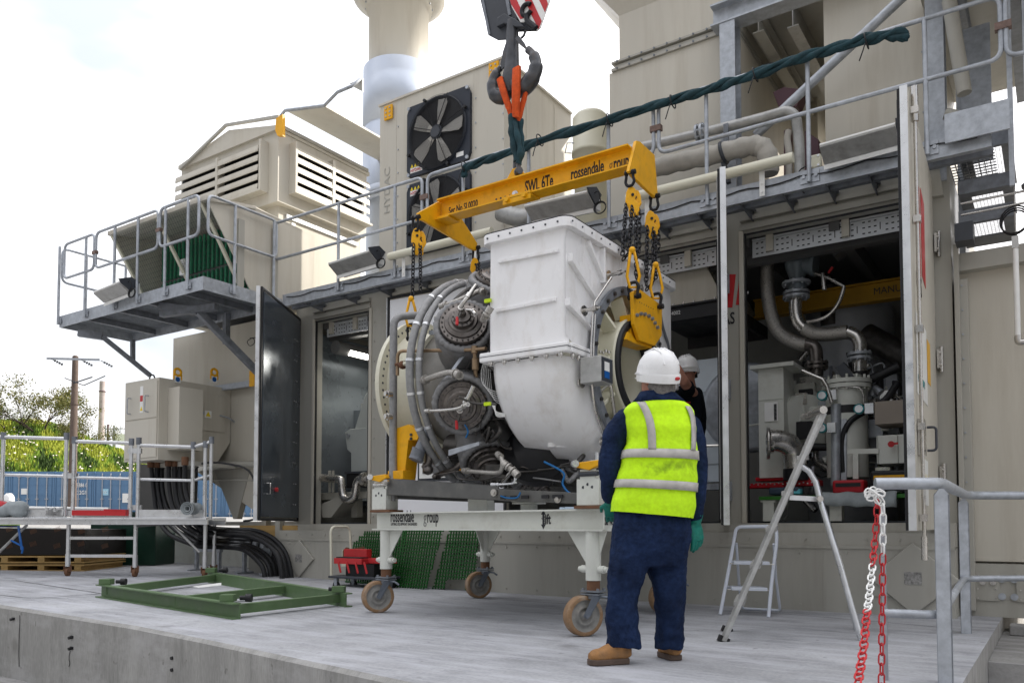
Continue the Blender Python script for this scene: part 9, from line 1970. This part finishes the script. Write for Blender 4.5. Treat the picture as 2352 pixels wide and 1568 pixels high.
 m = MB(); ys = [922, 927, 932, 938, 945] + list(range(955, 1183, 9)) + [1182]; loft(m, [vrow(y, .004 * math.sin(y * .11)) for y in ys], 48, caps=False); o = m.obj('vest', M['hiviz'], t); s = o.modifiers.new('ss', 'SUBSURF'); s.levels = s.render_levels = 1; md = o.modifiers.new('dp', 'DISPLACE'); md.texture = TX; md.strength = .014; md.texture_coords = 'LOCAL'; md = o.modifiers.new('s', 'SOLIDIFY'); md.thickness = .006
 def band(y0, y1, a0=0, a1=360, nm='reflective_band'):
  m = MB(); rows = [vrow(y, .010) for y in (y0, (y0 + y1) / 2, y1)]; n = 72; vs = []
  for c, s_, f_ in rows:
   for i in range(n): a = 2 * math.pi * i / n; ca, sa = math.cos(a), math.sin(a); vs.append(c + s_ * (abs(ca) ** .82 * (1 if ca >= 0 else -1)) + f_ * (abs(sa) ** .82 * (1 if sa >= 0 else -1)))
  m.add(vs, [(j * n + i, j * n + (i + 1) % n, (j + 1) * n + (i + 1) % n, (j + 1) * n + i) for j in range(2) for i in range(n)], 0, True)
  o = m.obj(nm, M['reflect'], t); md = o.modifiers.new('dp', 'DISPLACE'); md.texture = TX; md.strength = .014; md.texture_coords = 'LOCAL'; md = o.modifiers.new('s', 'SOLIDIFY'); md.thickness = .004
 band(1036, 1056); band(1106, 1125)
 def strip(pts, w):
  m = MB(); vs = []; sp = smooth_path([V((a, b_, 0)) for a, b_ in pts], 5)
  for q in sp:
   c, s_, f_ = vrow(q.y, .011)
   for k in (-w / 2, 0, w / 2):
    x = q.x + k; uu = (x - PX(*c)[0]) * px / s_.length; uu = max(-.97, min(.97, uu)); ca = abs(uu) ** (1 / .82); sa = math.sqrt(max(0, 1 - ca * ca)); vs.append(c + s_ * uu - f_ * (sa ** .82))
  n = len(sp); m.add(vs, [(j * 3 + i, j * 3 + i + 1, (j + 1) * 3 + i + 1, (j + 1) * 3 + i) for j in range(n - 1) for i in range(2)], 0, True); o = m.obj('reflective_strap', M['reflect'], t); md = o.modifiers.new('dp', 'DISPLACE'); md.texture = TX; md.strength = .014; md.texture_coords = 'LOCAL'; md = o.modifiers.new('s', 'SOLIDIFY'); md.thickness = .004
 strip([(1466, 928), (1480, 965), (1486, 1000), (1487, 1038)], 17); strip([(1572, 938), (1581, 965), (1583, 1000), (1580, 1038)], 13)
 m = MB()
 for cx_, cy_, rx, ry in ((1515, 1078, 22, 12), (1552, 1073, 22, 13)):
  for k in range(9):
   a = k * .7; pts = []
   for j in range(10):
    an = j * .628; x = cx_ + math.cos(a) * rx * .5 + math.cos(an) * rx * .42; y = cy_ + math.sin(a) * ry * .5 + math.sin(an) * ry * .42; c, s_, f_ = vrow(y, .0035); uu = (x - PX(*c)[0]) * px / s_.length; ca = abs(uu) ** (1 / .82); sa = math.sqrt(max(0, 1 - ca * ca)); pts.append(c + s_ * uu - f_ * (sa ** .82))
 # dirty smudge is part of the vest material below
 # gloved hands
 m = MB(); hand(m, W(1402, 1146, .10), (-ZA + F_ * .5 + R_ * .2), F_ + R_ * .3, 1.15, .7); limb(m, [W(1402, 1136, .10), W(1402, 1150, .10)], [.05, .036]); o = m.obj('glove', M['glove'], t); remesh(o, .005, 0, smooth=1)
 m = MB(); hand(m, W(1596, 1196, .10), (-ZA + R_ * .12 - F_ * .05), -R_ * .6 + F_, 1.2, .55); limb(m, [W(1597, 1182, .10), W(1596, 1200, .10)], [.048, .036]); o = m.obj('glove', M['glove'], t); remesh(o, .005, 0, smooth=1)
 # boots
 def boot(ax, ay, hx, hy, tx_, ty, w, o0=0, o1=0):
  m = MB(); a = W(ax, ay, o0); h = W(hx, hy, o0); e = W(tx_, ty, o1); h.z = e.z = .035; d = (e - h).normalized(); L_ = (e - h).length; s_ = V((-d.y, d.x, 0)); up_ = ZA
  for q, hh, ww in (): pass
  rows = [(h - d * .02 + up_ * .035, .030, .030), (h + d * .03 + up_ * .045, .042, .060), (h + d * L_ * .3 + up_ * .05, .044, .060), (h + d * L_ * .5 + up_ * .035, .046, .048), (h + d * L_ * .7 + up_ * .022, .052, .038), (h + d * L_ * .88 + up_ * .018, .050, .034), (h + d * L_ + up_ * .01, .03, .022)]
  loft(m, [(c, s_ * ww, up_ * hh) for c, ww, hh in rows], 20); limb(m, [h + d * .05 + up_ * .06, h + d * .05 + up_ * .13], [.052, .056]); o = m.obj('boot', M['boot'], t); remesh(o, .006, .004, TX2, 3)
  m = MB(); sh = []
  for q, ww in ((-.03, .022), (0, .040), (.3, .044), (.5, .045), (.75, .056), (.92, .050), (1.03, .024)): sh.append((q, ww))
  pts = [h + d * L_ * q + s_ * ww for q, ww in sh] + [h + d * L_ * q - s_ * ww for q, ww in reversed(sh)]
  m.prism([V((p.x, p.y, .002)) for p in pts], (0, 0, .034)); m.obj('sole', M['sole'], t, bevel=.006)
  m = MB()
  for q in (.38, .46, .54): c = h + d * L_ * q + up_ * (.115 - .05 * (q - .38) / .16); m.tube([c - s_ * .025, c + up_ * .006, c + s_ * .025], .004, 5)
  m.obj('lace', M['brown'], t)
 boot(1434, 1483, 1440, 1520, 1354, 1522, 0, -.04, -.10); boot(1540, 1490, 1553, 1512, 1524, 1504, 0, .05, .22)
man_front()
def smudge():
 m = M['hiviz']; t = m.node_tree; n = t.nodes; l = t.links.new; b = n['Principled BSDF']; src = b.inputs['Base Color'].links[0].from_socket
 base = P(1470, 1512, z=0); c = P(1534, 1076, d=4.7) - base; g = n.new('ShaderNodeTexCoord'); ma = n.new('ShaderNodeMapping'); ma.vector_type = 'POINT'
 ma.inputs['Location'].default_value = (-c.x, -c.y, -c.z); l(g.outputs['Object'], ma.inputs[0]); sc = n.new('ShaderNodeVectorMath'); sc.operation = 'MULTIPLY'; sc.inputs[1].default_value = (7.5, 4.5, 19); l(ma.outputs[0], sc.inputs[0])
 ln = n.new('ShaderNodeVectorMath'); ln.operation = 'LENGTH'; l(sc.outputs[0], ln.inputs[0]); no = n.new('ShaderNodeTexNoise'); no.inputs['Scale'].default_value = 16; no.inputs['Detail'].default_value = 6; l(g.outputs['Object'], no.inputs['Vector'])
 a = n.new('ShaderNodeMath'); a.operation = 'MULTIPLY_ADD'; a.inputs[1].default_value = 2.4; l(no.outputs['Fac'], a.inputs[0]); l(ln.outputs['Value'], a.inputs[2]); r = n.new('ShaderNodeMapRange'); r.inputs['From Min'].default_value = 2.35; r.inputs['From Max'].default_value = 1.6; r.inputs['To Max'].default_value = .85; l(a.outputs[0], r.inputs[0])
 mx = n.new('ShaderNodeMix'); mx.data_type = 'RGBA'; mx.inputs['B'].default_value = (.08, .16, .01, 1); l(r.outputs[0], mx.inputs['Factor']); l(src, mx.inputs['A']); l(mx.outputs['Result'], b.inputs['Base Color'])
smudge()
def man_back():
 D = 8.15; W = lambda x, y, o=0: P(x, y, d=D + o); R_, F_ = _r, _f0; t = thing('person', 'man in white helmet and black T-shirt reaching up to hold a rod', 'person', P(1580, 1200, z=ZS + .03, )); px = D / F_PX
 hc = W(1579, 852); up = (ZA - R_ * .1).normalized(); fw = (-F_ * .75 - R_ * .6 + ZA * .1); m, u, f, r = head(t, hc, fw, up, 1.0)
 loft(m, [(W(1578, 895, .02), R_ * .1, F_ * .07), (W(1580, 940), R_ * .14, F_ * .09), (W(1582, 1010), R_ * .13, F_ * .09)], 18)
 limb(m, [W(1592, 905, -.05), W(1577, 885, -.22), W(1568, 872, -.30)], [.055, .052, .05]); limb(m, [W(1570, 876, -.30), W(1556, 850, -.33), W(1543, 826, -.34), W(1537, 816, -.34)], [.05, .050, .036, .03]); hand(m, W(1536, 812, -.34), (ZA * 1 - R_ * .25), -R_, .95, 1.3)
 b = m.obj('body', M['skin'], t); remesh(b, .008, smooth=2); face_bits(t, hc, u, f, r, 1.0)
 m = MB(); loft(m, [(hc + u * a + f * d, r * q, f * e) for a, q, e, d in ((-.07, .073, .055, -.05), (-.02, .082, .085, -.02), (.05, .08, .085, -.012))], 20); m.obj('hair', M['hair_dk'], t); helmet(t, hc + u * .012, u, f, r, 1.0, oval=False)
 m = MB(); loft(m, [(W(1577, 884, .0), R_ * .06, F_ * .06), (W(1578, 893), R_ * .12, F_ * .09), (W(1579, 915), R_ * .16, F_ * .11), (W(1580, 960), R_ * .15, F_ * .12), (W(1580, 1010), R_ * .14, F_ * .12), (W(1580, 1060), R_ * .15, F_ * .12)], 24)
 limb(m, [W(1566, 902, -.02), W(1580, 898, -.14), W(1580, 888, -.20)], [.07, .07, .065]); limb(m, [W(1598, 905, .02), W(1606, 940, .02), W(1609, 975, 0), W(1607, 1010, -.04)], [.075, .066, .055, .048]); o = m.obj('shirt', M['blackcloth'], t); remesh(o, .012, .02, TX, 2)
 m = MB();
 for k in (-1, 1): loft(m, [(W(1580 + k * 12, y, .0), R_ * a, F_ * .09) for y, a in ((1050, .09), (1110, .085), (1190, .075))], 16)
 o = m.obj('trousers', M['navy'], t); remesh(o, .014, .015, TX, 2); m = MB(); hand(m, W(1607, 1014, -.04), -ZA, F_, .95, .5); o = m.obj('glove', M['black'], t)
 m = MB(); hand(m, W(1536, 811, -.35), (ZA * 1 - R_ * .25), -R_, 1.08, 1.3); limb(m, [W(1540, 822, -.34), W(1536, 810, -.35)], [.042, .036]); o = m.obj('glove', M['black'], t); remesh(o, .006, smooth=1)
 m = MB();
 for k in (-1, 1): c = W(1580 + k * 12, 1195, -.05); m.bx(c.x - .06, c.x + .06, c.y - .13, c.y + .1, ZS + .021, ZS + .12)
 m.obj('boot', M['black'], t, bevel=.03)
 m = MB(); q = W(1572, 925, -.125); m.prism([q, q + R_ * .06, q + R_ * .06 + ZA * .012, q + ZA * .012], F_ * .004); m.obj('chest_mark', M['redpl'], t)
 t = thing('guide_rod', 'thin curved steel rod held by the worker beside the white casing', 'rod', P(1530, 790, d=7.6)); m = MB(); m.tube(smooth_path([P(1516, 715, d=7.5), P(1522, 750, d=7.6), P(1534, 790, d=7.75), P(1536, 815, d=7.8)], 5), .014, 8); m.obj('rod', M['galv_dark'], t)
man_back()
def far_workers():
 for i, (x, y, lb, d) in enumerate(((20, 1131, 'man with a white helmet and yellow vest bending behind the scaffold deck', 20.0), (-8, 1140, 'worker at the very left edge cut off by the picture', 20.5))):
  t = thing('person', lb, 'person', P(x, 1240, d=d)); c = P(x, y + 16, d=d); f = (_r * .9 - _f0 * .4).normalized(); m, u, ff, r = head(t, c, f, ZA + f * .3, 1.0); W = lambda a, b, o=0: P(x + a, b, d=d + o)
  loft(m, [(W(2, 1162), _r * .1, _f0 * .08), (W(4, 1195), _r * .13, _f0 * .1)], 14); b = m.obj('body', M['skin'], t); remesh(b, .015, smooth=1); helmet(t, c + u * .01, u, ff, r, 1.0, oval=False)
  m = MB(); loft(m, [(W(4, 1154), _r * .10, _f0 * .09), (W(6, 1162), _r * .20, _f0 * .13), (W(7, 1180), _r * .21, _f0 * .14), (W(7, 1205), _r * .2, _f0 * .14)], 18); m.obj('vest', M['hiviz'], t)
  m = MB()
  for s_ in (-1, 1): limb(m, [W(6 + 17 * s_, 1164, 0), W(9 + 20 * s_, 1182, -.05), W(20 + 14 * s_, 1192, -.25)], [.07, .06, .05])
  loft(m, [(W(7, 1203), _r * .18, _f0 * .13), (V((W(7, 1230).x, W(7, 1230).y, .1)), _r * .16, _f0 * .12)], 16); m.obj('overalls', M['navy'], t); m = MB(); hand(m, W(36, 1193, -.25), _r, -ZA, 1, .5); m.obj('glove', M['glove'], t)
far_workers()
